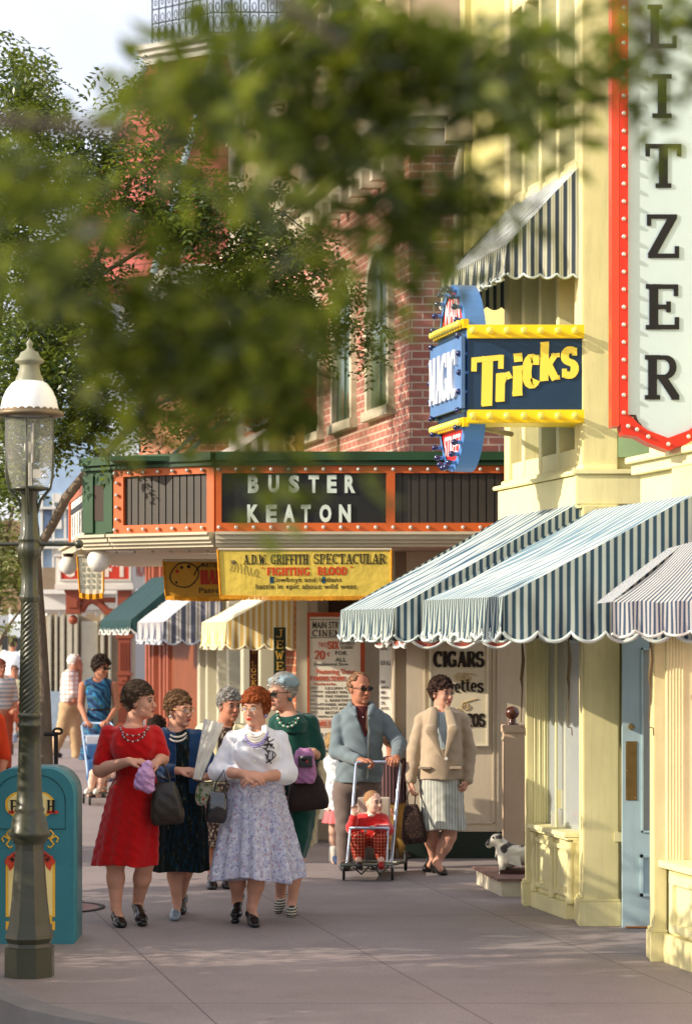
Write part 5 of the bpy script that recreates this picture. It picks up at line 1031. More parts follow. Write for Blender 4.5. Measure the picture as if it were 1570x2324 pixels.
# things on show behind the door glass
t = thing('display_shelf', 'white shelf with framed photograph and trinkets seen through the blue door', 'shelf', (2.3, 16.9, 0)); Ys = 16.9
mb = MB(); mb.box(2.0, 3.2, Ys, Ys+.3, GZ(1772, Ys), GZ(1766, Ys)); mb.box(2.0, 3.2, Ys, Ys+.3, GZ(1880, Ys), GZ(1860, Ys)); mb.build('board', WHITE, t)
MB().box(1.95, 3.4, Ys+.4, Ys+.42, 0, 2.8).build('back_board', M('dark_interior', (64, 44, 30), .8, .4, 9), t)
mb = MB(); mb.pbox(1458, 1775, 1484, 1860, Ys-.01, .01); ph = mb.build('photograph', M('sepia_photograph', (120, 104, 88), .6, .5, 40), t)
mb = MB(); 
for k, (x, y, r) in enumerate(((1462, 1758, .02), (1470, 1700, .05), (1476, 1620, .05), (1466, 1560, .06))): mb.ball(P(x, y, Ys+.1), r, 8)
mb.build('trinket', M('red_trinkets', (170, 60, 40), .5, .4, 20), t)
tag(MB().box(1.84, 2.6, 16.1, 16.6, .004, .01).build('doorway_threshold', M('worn_orange_threshold', (176, 112, 62), .6, .2, 5)), 'orange-brown threshold strip under the pale blue door', 'threshold')
# near shop front
NB = thing('shop_building', 'pale yellow shop building with paler panelled base at the right picture edge', 'building', (2.2, 14, 0))
mb = MB(); mb.box(1.822, 1.9, 14.5, 14.7, 0, 2.6); mb.box(1.9, 2.7, 14.62, 14.7, 0, 2.6); mb.build('pilaster', YEL, NB, bevel=.005)
mb = MB(); mb.box(1.80, 1.905, 14.46, 14.7, 0, .17); mb.box(1.808, 1.902, 14.48, 14.7, .17, .19); mb.fbox(11, 14.458, .16, -.2, 0, .168); mb.build('plinth', YEL, NB, bevel=.004)
mb = MB(); mb.fbox(11, 14.478, .12, -.2, .17, .56); 
for a, b in ((13.9, 14.4), (13.2, 13.8), (12.5, 13.1)): mb.fbox(a, a+.05, .145, .1, .19, .53); mb.fbox(b-.05, b, .145, .1, .19, .53); mb.fbox(a-.003, b+.003, .148, .1, .47, .533); mb.fbox(a-.003, b+.003, .148, .1, .188, .24)
mb.build('bulkhead_panel', YEL2, NB, bevel=.003)  # lens flare over this base put into the paler yellow
MB().fbox(11, 14.5, .175, -.2, .56, .6).build('sill', YEL2, NB, bevel=.004)
mb = MB()
for k in range(6): x = GX(1514+k*7, 14.5); mb.cyl((x, 14.5, .6), (x, 14.5, 2.6), .011, None, 10)
mb.box(1.895, 2.06, 14.5, 14.52, .6, 2.6); mb.build('window_moulding', YEL2, NB)
MB().fbox(11, 14.5, -.08, -.085, .6, 2.6).build('shop_window', M('pale_pink_window', (216, 186, 196), .2, .1, 2), NB)
mb = MB(); mb.fbox(10, 15.9, -.34, -.9, 3.0, 10); mb.fbox(10, 14.9, -.05, -.9, 2.6, 2.95); mb.build('upper_wall', YEL, NB)
mb = MB(); 
for o_, z0, z1 in ((-.1, 2.75, 2.95), (-.04, 2.95, 3.02), (-.0, 3.02, 3.06)): mb.fbox(10, 15.6, o_, -.5, z0, z1)
for Y in (15.0, 15.3): mb.fbox(Y, Y+.14, -.1, -.3, 3.06, 3.3)
mb.build('cornice', YEL2, NB, bevel=.004)
# hanger hardware
HW = M('awning_ironwork', (120, 104, 74), .5, .2, metal=.5)
# ---------- awnings ----------
def awning(label, Yn, Yf, out, ztop, zf, drop, pn, mat, wallo=0.0, fringe=None, trim=None, sag=.0, scal=.16, endpanel=True, cat='awning', undm=None):
    """sloping cloth from the wall to the front rail, striped end panels, scalloped valance. uv.x in metres along each panel"""
    r = thing('awning', label, cat, (X0(Yn)-wallo, (Yn+Yf)/2, ztop)); W = lambda Y, o, z: V((X0(Y)-wallo-o, Y, z))
    n = max(6, int((Yf-Yn)/.05)); Ys = [Yn+(Yf-Yn)*k/n for k in range(n+1)]; mb = MB()
    m = 8
    rows = [[W(Y, out*j/m, ztop+(zf-ztop)*j/m-(sag+.008*math.sin(9*Y+j)+.005*math.sin(31*Y+1.3*j)+.004*math.sin(57*Y-j))*math.sin(math.pi*j/m)) for Y in Ys] for j in range(m+1)]
    for j in range(m): mb.ribbon(rows[j+1], rows[j], [(Y, 0) for Y in Ys], [(Y, 0) for Y in Ys], True)
    mb.build('canvas', mat, r, weld=True)
    # end panels: near and far triangle with scalloped hem
    mb = MB(); E = 28
    def scal_z(d, wd): f = (d % wd)/wd; return -.045*abs(math.sin(math.pi*f))**.75*(wd/.16)
    for Y, sgn in ((Yn, 1), (Yf, -1)):
        if not endpanel and sgn < 0: continue
        N = int(out/scal*10); top = []; bot = []; u = []
        for k in range(N+1):
            o = out*k/N; top.append(W(Y, o, ztop+(zf-ztop)*k/N-.002)+V((0, -sgn*.004, 0))); d = (out-o)
            bz = zf-drop+.03+scal_z(d, scal); bot.append(W(Y, o, bz)+V((0, -sgn*(.004+.02*math.sin(o*40)*.5), 0))); u.append((o, 0))
        rowsN = 6
        for j in range(rowsN):
            A = [t_.lerp(b_, j/rowsN)+V((0, .012*math.sin(j*1.1+k*.35)*(j/rowsN), 0)) for k, (t_, b_) in enumerate(zip(top, bot))]; Bq = [t_.lerp(b_, (j+1)/rowsN)+V((0, .012*math.sin((j+1)*1.1+k*.35)*((j+1)/rowsN), 0)) for k, (t_, b_) in enumerate(zip(top, bot))]
            mb.ribbon(A, Bq, u, u, True)
        mb.build('end_panel', pn, r, weld=True); mb = MB()
        if sgn > 0: nearbot = [t_.lerp(b_, 1)+V((0, .012*math.sin(rowsN*1.1+k*.35), 0)) for k, (t_, b_) in enumerate(zip(top, bot))]
    # front valance
    mb = MB(); N = int((Yf-Yn)/scal*10); A = []; Bq = []; u = []
    for k in range(N+1):
        Y = Yn+(Yf-Yn)*k/N; w_ = .014*math.sin(k*.9)+.008*math.sin(k*.37); A.append(W(Y, out+.002, zf)); Bq.append(W(Y, out+.012+w_, zf-drop+.03+scal_z(Y-Yn, scal))); u.append((Y, 0))
    for j in range(3): mb.ribbon([a.lerp(b, j/3) for a, b in zip(A, Bq)], [a.lerp(b, (j+1)/3) for a, b in zip(A, Bq)], u, u, True)
    mb.build('valance', pn if not undm else mat, r, weld=True)
    if trim:
        t2 = MB(); t2.tube([b+V((0, -.003, 0)) for b in nearbot], .009 if scal < .2 else .012, 5); t2.tube(Bq, .009 if scal < .2 else .012, 5); t2.build('trim', trim, r)
    if fringe:
        t2 = MB(); k = 0
        for k in range(int((Yf-Yn)/.03)):
            Y = Yn+.03*k; i = min(int((Y-Yn)/(Yf-Yn)*N), N); b = Bq[i]+V((-.004, 0, .03)); t2.tube([b, b+V((rng.uniform(-.01, .004), rng.uniform(-.008, .008), -.02-rng.uniform(0, .02)))], .004, 4)
        t2.build('fringe', fringe, r)
    rod = MB(); rod.tube([W(Yn+.03, out-.01, zf-.01), W(Yf-.03, out-.01, zf-.01)], .012, 6); rod.tube([W(Yn+.04, out-.02, zf-.01), W(Yn+.04, .02, zf-.0)], .01, 6); rod.tube([W(Yn+.03, out-.02, zf-.012), W(Yn+.03, .0, ztop-.02)], .009, 6); rod.build('frame', HW, r)
    return r
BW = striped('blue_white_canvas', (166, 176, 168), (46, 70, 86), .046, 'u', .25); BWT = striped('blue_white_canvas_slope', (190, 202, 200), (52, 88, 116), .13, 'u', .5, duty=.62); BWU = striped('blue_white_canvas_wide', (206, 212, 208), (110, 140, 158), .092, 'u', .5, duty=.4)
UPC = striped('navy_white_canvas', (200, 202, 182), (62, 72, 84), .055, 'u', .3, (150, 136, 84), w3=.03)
FRW = M('white_fringe', (220, 222, 214), .8, .06); TRW = M('pale_trim', (196, 208, 204), .7, .05)
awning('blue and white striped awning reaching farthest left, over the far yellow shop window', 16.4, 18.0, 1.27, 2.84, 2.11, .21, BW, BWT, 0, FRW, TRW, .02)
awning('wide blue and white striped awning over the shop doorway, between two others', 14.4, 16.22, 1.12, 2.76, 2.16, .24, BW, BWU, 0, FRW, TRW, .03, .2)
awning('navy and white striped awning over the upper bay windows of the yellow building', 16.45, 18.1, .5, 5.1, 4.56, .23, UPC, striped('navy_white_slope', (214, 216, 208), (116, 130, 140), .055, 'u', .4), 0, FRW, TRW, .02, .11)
# hip awning at the right edge
r = thing('awning', 'blue and white striped awning cut by the right picture edge, in front of the others', 'awning', (2.0, 13.2, 2.5)); mb = MB(); Yc = 13.4
A = []; Bq = []; u = []; n = 60; apex = P(1720, 1120, 13.9)
for k in range(n+1):
    x = 1388+k*4.2; A.append(P(x, 1366+2*math.sin(k*.3), Yc)); Bq.append(P(1548+k*3.0, 1236-k*.9, 13.75)); u.append((k*.0101*1.2, 0))
for j in range(6): mb.ribbon([a.lerp(b, j/6)-V((0, 0, .02*math.sin(math.pi*j/6))) for a, b in zip(A, Bq)], [a.lerp(b, (j+1)/6)-V((0, 0, .02*math.sin(math.pi*(j+1)/6))) for a, b in zip(A, Bq)], u, u, True)
mb.build('canvas', striped('blue_white_canvas_near', (206, 206, 204), (70, 92, 116), .028, 'u', .3), r, weld=True)
mb = MB(); C2 = []
for k in range(n+1): f = (k/15) % 1; C2.append(A[k]+V((.004*math.sin(k*.8), .012*math.sin(k*.5)-.004, -.155-.035*abs(math.sin(math.pi*f+.5))**.8)))
mb.ribbon(A, C2, u, u, True); mb.build('valance', MC.get('x') or bpy.data.materials['blue_white_canvas_near'], r, weld=True); MB().tube(C2, .008, 5).build('trim', FRW, r)
a0 = V(A[0]); mb = MB(); side = [a0+V((.22*k*.5, .42*k/1.0, .0)) for k in range(4)]; mb.face([a0, a0+V((.0, .9, .0)), P(1548, 1236, 13.75)+V((0, .8, .0)), Bq[0]], [(0, 0), (.9, 0), (.9, 0), (0, 0)]); mb.build('side_panel', bpy.data.materials['blue_white_canvas_near'], r)
# red scalloped awning of the cigar window, behind
RAW = M('rust_red_canvas', (150, 74, 58), .85, .08)
awning('rust-red scalloped awning edge with white trim over the cigar panel', 19.9, 20.95, .83, 2.35, 2.02, .15, RAW, RAW, -.55, FRW, FRW, 0, .28)
for lab, pts in (('iron hook and chain hanging at the far pilaster of the yellow shop', (1187, 17.25)), ('iron awning crank hanging beside the window of the yellow shop', (1293, 16.3)), ('iron hook with cleat on the near yellow pilaster', (1478, 14.45))):
    x, Y = pts; t = thing('awning_hook', lab, 'hook', P(x, 1640, Y-.02)); mb = MB(); mb.tube([P(x-3, 1450, Y-.03), P(x, 1500, Y-.04), P(x-4, 1540, Y-.03), P(x-2, 1560, Y-.03), P(x-5, 1640, Y-.03)], [.006, .012, .012, .006, .004]); mb.tube([P(x-6, 1650, Y-.03), P(x+4, 1653, Y-.04), P(x+5, 1670, Y-.04)], .004); mb.build('rod', HW, t)
# ---------- tall letter sign ----------
RED = M('red_sign_paint', (214, 50, 26), .4, .06, 5); PBS = M('pale_blue_sign_face', (192, 210, 216), .5, .04, 2); INK = M('black_sign_paint', (20, 18, 18), .5, .05); Yz = 14.62
t = thing('vertical_sign', 'tall white sign with red bulb-studded border and black letters reading I T Z E R', 'sign', P(1500, 1000, Yz))
x0, x1 = GX(1424, Yz), GX(1608, Yz)
mb = MB(); zb = GZ(960, Yz); pr = [(x0, zb+.05), (x0+.05, zb+.05), (x0+.06, zb+.02), (x0+.12, zb-.06), (x0+.24, zb-.1), (x0+.36, zb-.06), (x0+.42, zb+.02), (x1, zb+.05), (x1, 6.4), (x0, 6.4)]
mb.face([V((x, Yz, z)) for x, z in pr]); mb.face([V((x, Yz+.14, z)) for x, z in pr][::-1]); mb.build('face', PBS, t)
mb = MB(); L = [(x0-.05, 6.4), (x0-.05, zb-.0), (x0-.03, zb-.07), (x0+.05, zb-.08), (x0+.12, zb-.12), (x0+.24, zb-.165), (x0+.36, zb-.12), (x0+.44, zb-.07), (x1+.04, zb-.06)]
I2 = [(x0, 6.4), (x0, zb+.05), (x0+.03, zb+.03), (x0+.055, zb+.0), (x0+.12, zb-.045), (x0+.24, zb-.09), (x0+.36, zb-.045), (x0+.42, zb+.0), (x1+.04, zb+.02)]
F = [V((x, Yz-.02, z)) for x, z in L]; G = [V((x, Yz-.02, z)) for x, z in I2]; mb.ribbon(F, G); mb.ribbon([v+V((0, .2, 0)) for v in F], F); mb.ribbon(G, [v+V((0, .03, 0)) for v in G]); mb.build('border', RED, t)
mb = MB(); mb.box(GX(1387, Yz), x0-.052, Yz-.02, Yz+.16, zb-.02, 6.4); mb.build('side_return', M('sunlit_red_enamel', (222, 74, 44), .35, .06), t)  # border red again, sunlight put into the lighter orange-red
mb = MB()
bpts = [(x0-.026, Yz-.028, zb+.06+k*.105) for k in range(52)]
for i in range(2, 8):
    a, b = V((L[i][0], 0, L[i][1])), V((I2[i][0], 0, I2[i][1])); c = (a+b)/2; bpts.append((c.x, Yz-.028, c.z))
copies('bulb', MB().ball((0, 0, 0), .0135, 6), bpts, BULB, t)
for ch, ya, yb, xa, xb in (('L', 10, 108, 1466, 1534), ('I', 168, 266, 1478, 1526), ('T', 326, 425, 1464, 1546), ('Z', 486, 585, 1464, 1542), ('E', 645, 747, 1462, 1542), ('R', 806, 906, 1460, 1543)): serif_px(MB(), ch, xa, ya, xb, yb, Yz-.001, wt=.2, depth=.006, ser=.17 if ch != 'I' else .19).build('letter', INK, t)
# ---------- Tricks sign ----------
BLU = M('deep_blue_enamel', (30, 58, 86), .45, .08, 5); LBL = M('light_blue_enamel', (84, 132, 192), .35, .06, 4); YS = M('yellow_enamel', (250, 212, 30), .4, .05, 5); YP = M('pale_yellow_lettering', (252, 222, 84), .5, .03); Yt = 16.38
t = thing('projecting_sign', 'projecting blue and yellow bulb sign reading Tricks, with an oval plate at its end', 'sign', P(1190, 960, Yt))
a, b = P(1062, 962, Yt), P(1325, 735, Yt)
z1 = GZ(768, Yt); z0 = GZ(930, Yt)
MB().box(a.x, b.x, Yt, Yt+.32, z0, z1).build('panel', BLU, t)
for za, zb_ in ((z1, GZ(737, Yt)), (GZ(960, Yt), z0)): tr = MB().box(a.x-.004, b.x+.004, Yt-.018, Yt+.34, za, zb_).build('yellow_band', YS, t, bevel=.004)
pts = [P(1072+k*38.5, y, Yt-.02) for k in range(7) for y in (752, 945)]
copies('bulb', MB().ball((0, -.06, 0), .026, 8), pts, M('yellow_bulb', (250, 226, 90), .15, .03, spec=.6), tr); copies('socket', MB().cyl((0, 0, 0), (0, -.045, 0), .015, .02, 10), pts, YS, tr)
mb = MB(); kk = dict(wt=.24, depth=.008, gap=.0)
U, VV = V((1, 0, 0)), V((0, 0, 1)); s = FP/Yt
for ch, xa, ya, xb, yb, g in (('T', 1069, 812, 1139, 924, .2), ('r', 1122, 848, 1160, 912, .25), ('i', 1157, 806, 1190, 899, .24), ('c', 1188, 808, 1221, 878, .26), ('k', 1221, 778, 1269, 865, .22), ('s', 1274, 790, 1309, 857, .24)):
    w_, hh = (xb-xa)/s, (yb-ya)/s; hh2 = hh/(.68 if ch in 'rcs' else 1.0 if ch in 'Tk' else .95)
    serif_text(MB(), ch, P(xa, yb, Yt-.001), (1, 0, 0), (0, 0, 1), (0, -1, 0), w_, hh2, wt=.22, depth=.008, rise=.1, slant=.02, ser=.13, hv=.8).build('letter', YP, t)
# oval plate facing the street
yc, zc = 17.02, GZ(866, 17.0); d = V((-.2257, 1, 0)).normalized(); n = V((-d.y, d.x, 0)); C = V((GX(1078, Yt), Yt+.02, 0))+d*.4; C.z = zc
def ov(t_, rx, rz, o): return C+d*rx*math.cos(t_)+V((0, 0, rz*math.sin(t_)))+n*o
N = 48; TT = [2*math.pi*k/N for k in range(N+1)]
rx, rz = .41, .64
mb = MB(); mb.ribbon([ov(a_, rx, rz, .05) for a_ in TT], [ov(a_, rx, rz, -.09) for a_ in TT], sm=True); mb.ribbon([ov(a_, rx, rz, .05) for a_ in TT], [ov(a_, rx-.05, rz-.05, .055) for a_ in TT]); mb.face([ov(a_, rx, rz, -.09) for a_ in TT[:-1]]); op = mb.build('oval_plate', LBL, t)
mb = MB(); mb.face([ov(a_, rx-.05, rz-.05, .045) for a_ in TT[:-1]][::-1]); mb.build('oval_face', M('red_enamel_oval', (214, 40, 34), .4, .05), t)
def obox(mb, u0, u1, z0, z1, o0, o1):
    q = lambda u, z, o: C+d*u+V((0, 0, z))+n*o; return mb.hexa([q(u0, z0, o0), q(u1, z0, o0), q(u1, z0, o1), q(u0, z0, o1), q(u0, z1, o0), q(u1, z1, o0), q(u1, z1, o1), q(u0, z1, o1)])
mb = MB(); obox(mb, -.39, .39, .3, .36, .04, .08); mb.build('yellow_bar', YS, t); mb = MB(); obox(mb, -.39, .39, -.36, -.3, .04, .08); yb2 = mb.build('yellow_bar', YS, t)
copies('bulb', MB().ball((0, 0, 0), .026, 6), [C+d*(-.345+k*.069)+V((0, 0, z))+n*.1 for k in range(11) for z in (.33, -.33)], bpy.data.materials['yellow_bulb'], yb2)
mb = MB(); obox(mb, -.36, .36, -.3, .3, .045, .055); mb.build('centre_band', BLU, t)
mb = MB(); obox(mb, -.42, .4, -.24, .24, .075, .1); pl = mb.build('letter_plate', M('pale_sign_plate', (92, 128, 176), .35, .06), t)
WL = M('white_sign_lettering', (206, 212, 220), .35, .03)
mb = MB(); serif_text(mb, 'MAGIC', C-d*-.36+n*.1+V((0, 0, -.16)), -d, (0, 0, 1), n, .7, .32, wt=.2, depth=.02); mb.build('lettering', WL, pl)
mb = MB(); sans_into(mb, 'MAIN', C+d*.19+n*.046+V((0, 0, .385)), -d, (0, 0, 1), n, .38, .16, bold=.02); mb.build('lettering', WL, op); mb = MB(); sans_into(mb, 'STREET', C+d*.21+n*.046+V((0, 0, -.53)), -d, (0, 0, 1), n, .42, .14, bold=.02); mb.build('lettering', WL, op)
mb = MB(); ms = MB(); NB_ = M('dark_blue_bulb', (24, 32, 84), .12, .1, spec=.8)
pts = [ov(2*math.pi*k/30, rx-.025, rz-.025, .05) for k in range(30)]; copies('bulb', MB().ball(n*.055, .022, 6), pts, NB_, op); copies('socket', MB().cyl((0, 0, 0), n*.036, .013, .014, 8), pts, LBL, op)
MB().tube([P(1090, 972, 17.2), P(1160, 985, 17.9)], .02).build('bracket', HW, t)
# ---------- cinema marquee ----------
MQ = thing('cinema_marquee', 'orange and dark green cinema marquee with white letters reading BUSTER KEATON', 'marquee', P(800, 1240, 20.5))
Ym = 20.2; xL, xR = GX(490, Ym), GX(1156, Ym)+.1; pA = V((xL, Ym, 0)); pB = P(262, 1100, 20.75); pB.z = 0; pC = P(195, 1100, 21.0); pC.z = 0; pD = P(140, 1100, 24.2); pD.z = 0; pE = V((xR, Ym, 0))
zt, zb = GZ(1057, Ym), GZ(1207, Ym); ztop = GZ(1026, Ym)
def strip(mb, A, B_, za, zb_, o=0.0, th=.03, uvx=False):
    A = V(A); B_ = V(B_); dd = (B_-A); dd.z = 0; dd.normalize(); nn = V((dd.y, -dd.x, 0)); q = lambda p_, z, f: V((p_.x, p_.y, z))+nn*f
    return mb.hexa([q(A, za, o), q(B_, za, o), q(B_, za, o-th), q(A, za, o-th), q(A, zb_, o), q(B_, zb_, o), q(B_, zb_, o-th), q(A, zb_, o-th)])
mb = MB(); zi0, zi1 = GZ(1187, Ym), GZ(1074, Ym)
f2 = lambda x, Y=Ym: V((GX(x, Y), Y, 0))
for A, B_ in ((pB, pA), (pA, pE)): strip(mb, A, B_, zi1, zt, .03, .05); strip(mb, A, B_, zb, zi0, .03, .05)
for a_, b_ in ((490, 503), (876, 896), (1143, 1160)): strip(mb, f2(a_), f2(b_), zi0, zi1, .029, .05)
L_ = (pA-pB).length; ln = lambda f: pB.lerp(pA, f)
strip(mb, ln(0), ln(.1), zi0, zi1, .029, .05); strip(mb, ln(.93), ln(1.0), zi0, zi1, .029, .05); mb.build('orange_frame', ORG_, MQ)
mb = MB(); strip(mb, f2(503), f2(876), zi0, zi1, 0, .02); mb.build('letter_board', M('black_board', (28, 28, 26), .5, .2, 4), MQ)
mb = MB(); CORR = M('corrugated_panel', (58, 52, 44), .5, .15, 3, spec=.4)
def corr(A, B_, n):
    mb = MB()
    for k in range(n):
        a_, b_ = V(A).lerp(V(B_), k/n), V(A).lerp(V(B_), (k+.82)/n); strip(mb, a_, b_, zi0, zi1, 0, .015); 
    strip(mb, A, B_, zi0, zi1, -.012, .01); mb.build('corrugated_panel', CORR, MQ)
corr(f2(896), f2(1143), 13); corr(ln(.1), ln(.93), 12)
pts = []
for k in range(17): 
    for z in ((zi1+zt)/2, (zb+zi0)/2): x = 497+k*39.5; pts.append((GX(x, Ym), Ym-.04, z))
for k in range(7):
    for z in ((zi1+zt)/2, (zb+zi0)/2): c = ln(.03+k*.145); pts.append((c.x-.03, c.y-.04, z))
for k in range(4): c = ln(.05); pts.append((c.x-.03, c.y-.04, zi0+(zi1-zi0)*(k+.5)/4)); pts.append((GX(1151, Ym), Ym-.04, zi0+(zi1-zi0)*(k+.5)/4))
copies('bulb', MB().ball((0, 0, 0), .016, 6), pts, BULB, MQ)
mb = MB(); strip(mb, pC, pB, zb, ztop-.03, .02, .08); strip(mb, pD, pC, zb, ztop-.03, -.1, .08)
for A, B_ in ((pC, pB), (pB, pA), (pA, pE)): strip(mb, A, B_, zt, ztop-.05, .03, .1); strip(mb, A, B_, ztop-.07, ztop, .08, .2); strip(mb, A, B_, zt+.003, zt+.025, .06, .1)
strip(mb, pC.lerp(pB, .0), pC.lerp(pB, .35), zb+.02, zt-.04, .04, .04); strip(mb, pC.lerp(pB, .72), pC.lerp(pB, 1), zb+.02, zt-.04, .04, .04)
mb.box(GX(262, 20.8), xR, 20.35, 23.4, ztop-.06, ztop-.02); mb.build('green_casing', GRN, MQ)
mb = MB(); strip(mb, pC.lerp(pB, .35), pC.lerp(pB, .72), zb+.12, zt-.12, .025, .02); mb.build('side_recess', M('dark_brown_panel', (52, 34, 26), .6), MQ)
mb = MB(); e = pD.lerp(pC, .1); strip(mb, pD, pC, zb+.06, zt-.1, -.085, .02); wb = mb.build('side_letter_board', WHITE, MQ)
mb = MB(); strip(mb, pD, pC, zb+.0, zb+.06, -.07, .03); strip(mb, pD, pC, zt-.1, zt-.02, -.07, .03); strip(mb, pD, pD.lerp(pC, .04), zb, zt, -.065, .04); mb.build('orange_edge', ORG_, MQ)
mb = MB(); dq = (pC-pD).normalized(); nq = V((dq.y, -dq.x, 0)); 
for z in (zb+.32,): strip(mb, pD.lerp(pC, .06), pC, z, z+.05, -.075, .02)
for k in range(9): strip(mb, pD.lerp(pC, .1+k*.1), pD.lerp(pC, .1+k*.1+.012), zb+.1, zb+.3, -.08, .02); strip(mb, pD.lerp(pC, .13+k*.1), pD.lerp(pC, .13+k*.1+.012), zb+.4, zt-.14, -.08, .02)
mb.build('track', INK, wb)
mb = MB(); Yl = Ym-.002
for txt, ya, yb_, xs in (('BUSTER', 1078, 1119, [(563, 587), (609, 634), (655, 679), (700, 724), (742, 764), (782, 806)]), ('KEATON', 1145, 1186, [(561, 588), (604, 628), (643, 669), (683, 705), (725, 752), (769, 796)])):
    for ch, (a_, b_) in zip(txt, xs): sans_px(MB(), ch, a_, ya, b_, yb_, Yl, bold=.05, depth=.012).build('letter', M('pale_letter_plastic', (206, 218, 206), .4, .04), MQ)
# soffit cornice
CRN = M('cream_grey_paint', (196, 186, 160), .6, .08, 3); mb = MB()
for A, B_ in ((pC, pB), (pB, pA), (pA, pE)):
    strip(mb, A, B_, GZ(1214, Ym), zb-.003, .13, .2); strip(mb, A, B_, GZ(1225, Ym), GZ(1214, Ym), .1, .2); strip(mb, A, B_, GZ(1233, Ym), GZ(1225, Ym), .07, .2); strip(mb, A, B_, GZ(1241, Ym), GZ(1233, Ym), .04, .2)
strip(mb, pD, pC, GZ(1214, Ym), zb-.003, .03, .2); strip(mb, pD, pC, GZ(1233, Ym), GZ(1214, Ym), .0, .2)
mb.build('cornice', CRN, MQ)
zs = GZ(1243, Ym); mb = MB(); mb.hexa([(pC.x, pC.y, zs), (pA.x, pA.y+.02, zs), (pE.x, pE.y+.02, zs), (pE.x, 23.4, zs), (pC.x, pC.y, zs+.03), (pA.x, pA.y+.02, zs+.03), (pE.x, pE.y+.02, zs+.03), (pE.x, 23.4, zs+.03)]); mb.face([(pD.x, pD.y, zs-.001), (pC.x, pC.y, zs-.001), (pE.x, 23.4, zs-.001), (pE.x, 26, zs-.001), (pD.x+.5, 26, zs-.001)]); sf = mb.build('soffit', TAUPE, MQ)
mb = MB()
for k in range(9): mb.ball((pC.x+.25+k*.16, 21.0-.06*k+.15, zs-.012), .014, 5)
mb.build('soffit_bulb', BULB, sf)
mb = MB(); PST = M('blue_stay_paint', (70, 104, 128), .4); mb.tube([P(425, 1030, 20.6), P(560, 900, 23.3)], .018); mb.tube([P(395, 1030, 20.8), P(490, 940, 23.6)], .018); mb.build('stay_rod', PST, MQ)
OP = M('opal_glass', (238, 236, 226), .15, .02, spec=.6)
for lab, x, y, rr, Y in (('smaller white globe lamp under the left end of the marquee', 155, 1283, 21, 22.4), ('larger white globe lamp nearer the camera under the left end of the marquee', 224, 1272, 26.5, 21.0)):
    c = P(x, y, Y); r_ = rr/FP*Y; t = thing('globe_lamp', lab, 'lamp', c, 'globe lamps under the marquee'); MB().ball(c, r_, 14).build('globe', OP, t); MB().lathe(c, [(r_*.93, r_*.5), (r_*1.0, r_*.55), (r_*1.12, r_*.52), (r_*1.14, r_*.62), (r_*1.25, r_*.6), (r_*1.3, .02), (zs-c.z+.0, .02)], 16).build('fitter', M('dark_brown_metal', (60, 34, 26), .5), t)
# banners
BNY = M('yellow_satin', (216, 188, 74), .5, .08, 5, .4, 14, .02, sheen=.3); BNY2 = M('amber_satin', (186, 138, 30), .5, .1, 5, .4, 14, .02); GF = M('gold_fringe', (214, 146, 24), .8, .15, 30, .6, 160, .006)
def banner(label, x0, y0, x1, y1, Y, mat, fr=10, curl=0.0, wave=.0015):
    t = thing('banner', label, 'banner', P((x0+x1)/2, y1, Y)); n, m = 40, 8; f = lambda i, j, y1_=y1: P(x0+(x1-x0)*i/n+(6*j/m if True else 0)*(1-i/n), y0+(y1_-y0)*j/m+3.5*(i/n*(1-i/n))*4*(j/m), Y)+V((0, wave*math.sin(i*.55+j*.3)*(.3+j/m)+curl*max(0, .12-i/n)*3, 0))
    mb = MB(); 
    for j in range(m): mb.ribbon([f(i, j+1) for i in range(n+1)], [f(i, j) for i in range(n+1)], sm=True)
    mb.build('cloth', mat, t, weld=True)
    mb = MB(); nn = n*5
    for k in range(nn):
        i = k/5; p = f(i, m); mb.tube([p+V((0, -.004, 0)), p+V((rng.uniform(-.003, .003), -.004, -fr/FP*Y*rng.uniform(.85, 1.05)))], .0045, 4)
    for e in (0, n): mb.tube([f(e, j)+V((0, -.004, 0)) for j in range(m+1)], .009, 6)
    mb.build('fringe', GF, t); MB().tube([f(i, 0) for i in range(0, n+1, 4)], .012, 6).build('rod', CRN, t); return t
Yb = 20.12; t = banner('long yellow banner with gold fringe reading A.D.W. GRIFFITH SPECTACULAR and FIGHTING BLOOD', 494, 1247, 888, 1350, Yb, BNY)
mb = MB(); Yq = Yb-.003; kw = dict(depth=.001)
for w_, a_, b_ in (('A.D.W.', 552, 599), ('GRIFFITH', 612, 697), ('SPECTACULAR', 708, 876)):
    pass
serif_px(mb, 'A.D.W.', 552, 1259, 607, 1281, Yq, wt=.13, ser=.2, **kw); serif_px(mb, 'GRIFFITH', 614, 1258, 700, 1281, Yq, wt=.13, ser=.2, **kw); serif_px(mb, 'SPECTACULAR', 711, 1257, 875, 1280, Yq, wt=.13, ser=.2, **kw); mb.build('black_lettering', INK, t)
mb = MB(); serif_px(mb, 'FIGHTING', 605, 1288, 703, 1306, Yq, wt=.24, ser=.16, **kw); serif_px(mb, 'BLOOD', 720, 1287, 788, 1305, Yq, wt=.24, ser=.16, **kw); serif_px(mb, '"', 590, 1287, 600, 1304, Yq, **kw); serif_px(mb, '"', 793, 1285, 802, 1302, Yq, **kw); mb.build('red_lettering', M('red_ink', (206, 62, 24), .6), t)
mb = MB(); sans_px(mb, 'Cowboys and Indians', 613, 1310, 775, 1324, Yq, depth=.0015); sans_px(mb, 'battle in epic about wild west', 580, 1325, 808, 1340, Yq, depth=.0015); mb.build('small_lettering', M('brown_ink', (50, 42, 30), .6), t)
mb = MB(); mb.pbox(612, 1309, 621, 1324, Yq+.001, .002); mb.pbox(731, 1309, 738, 1324, Yq+.001, .002); mb.build('initial_block', M('teal_ink', (30, 90, 110), .6), t)
mb = MB(); 
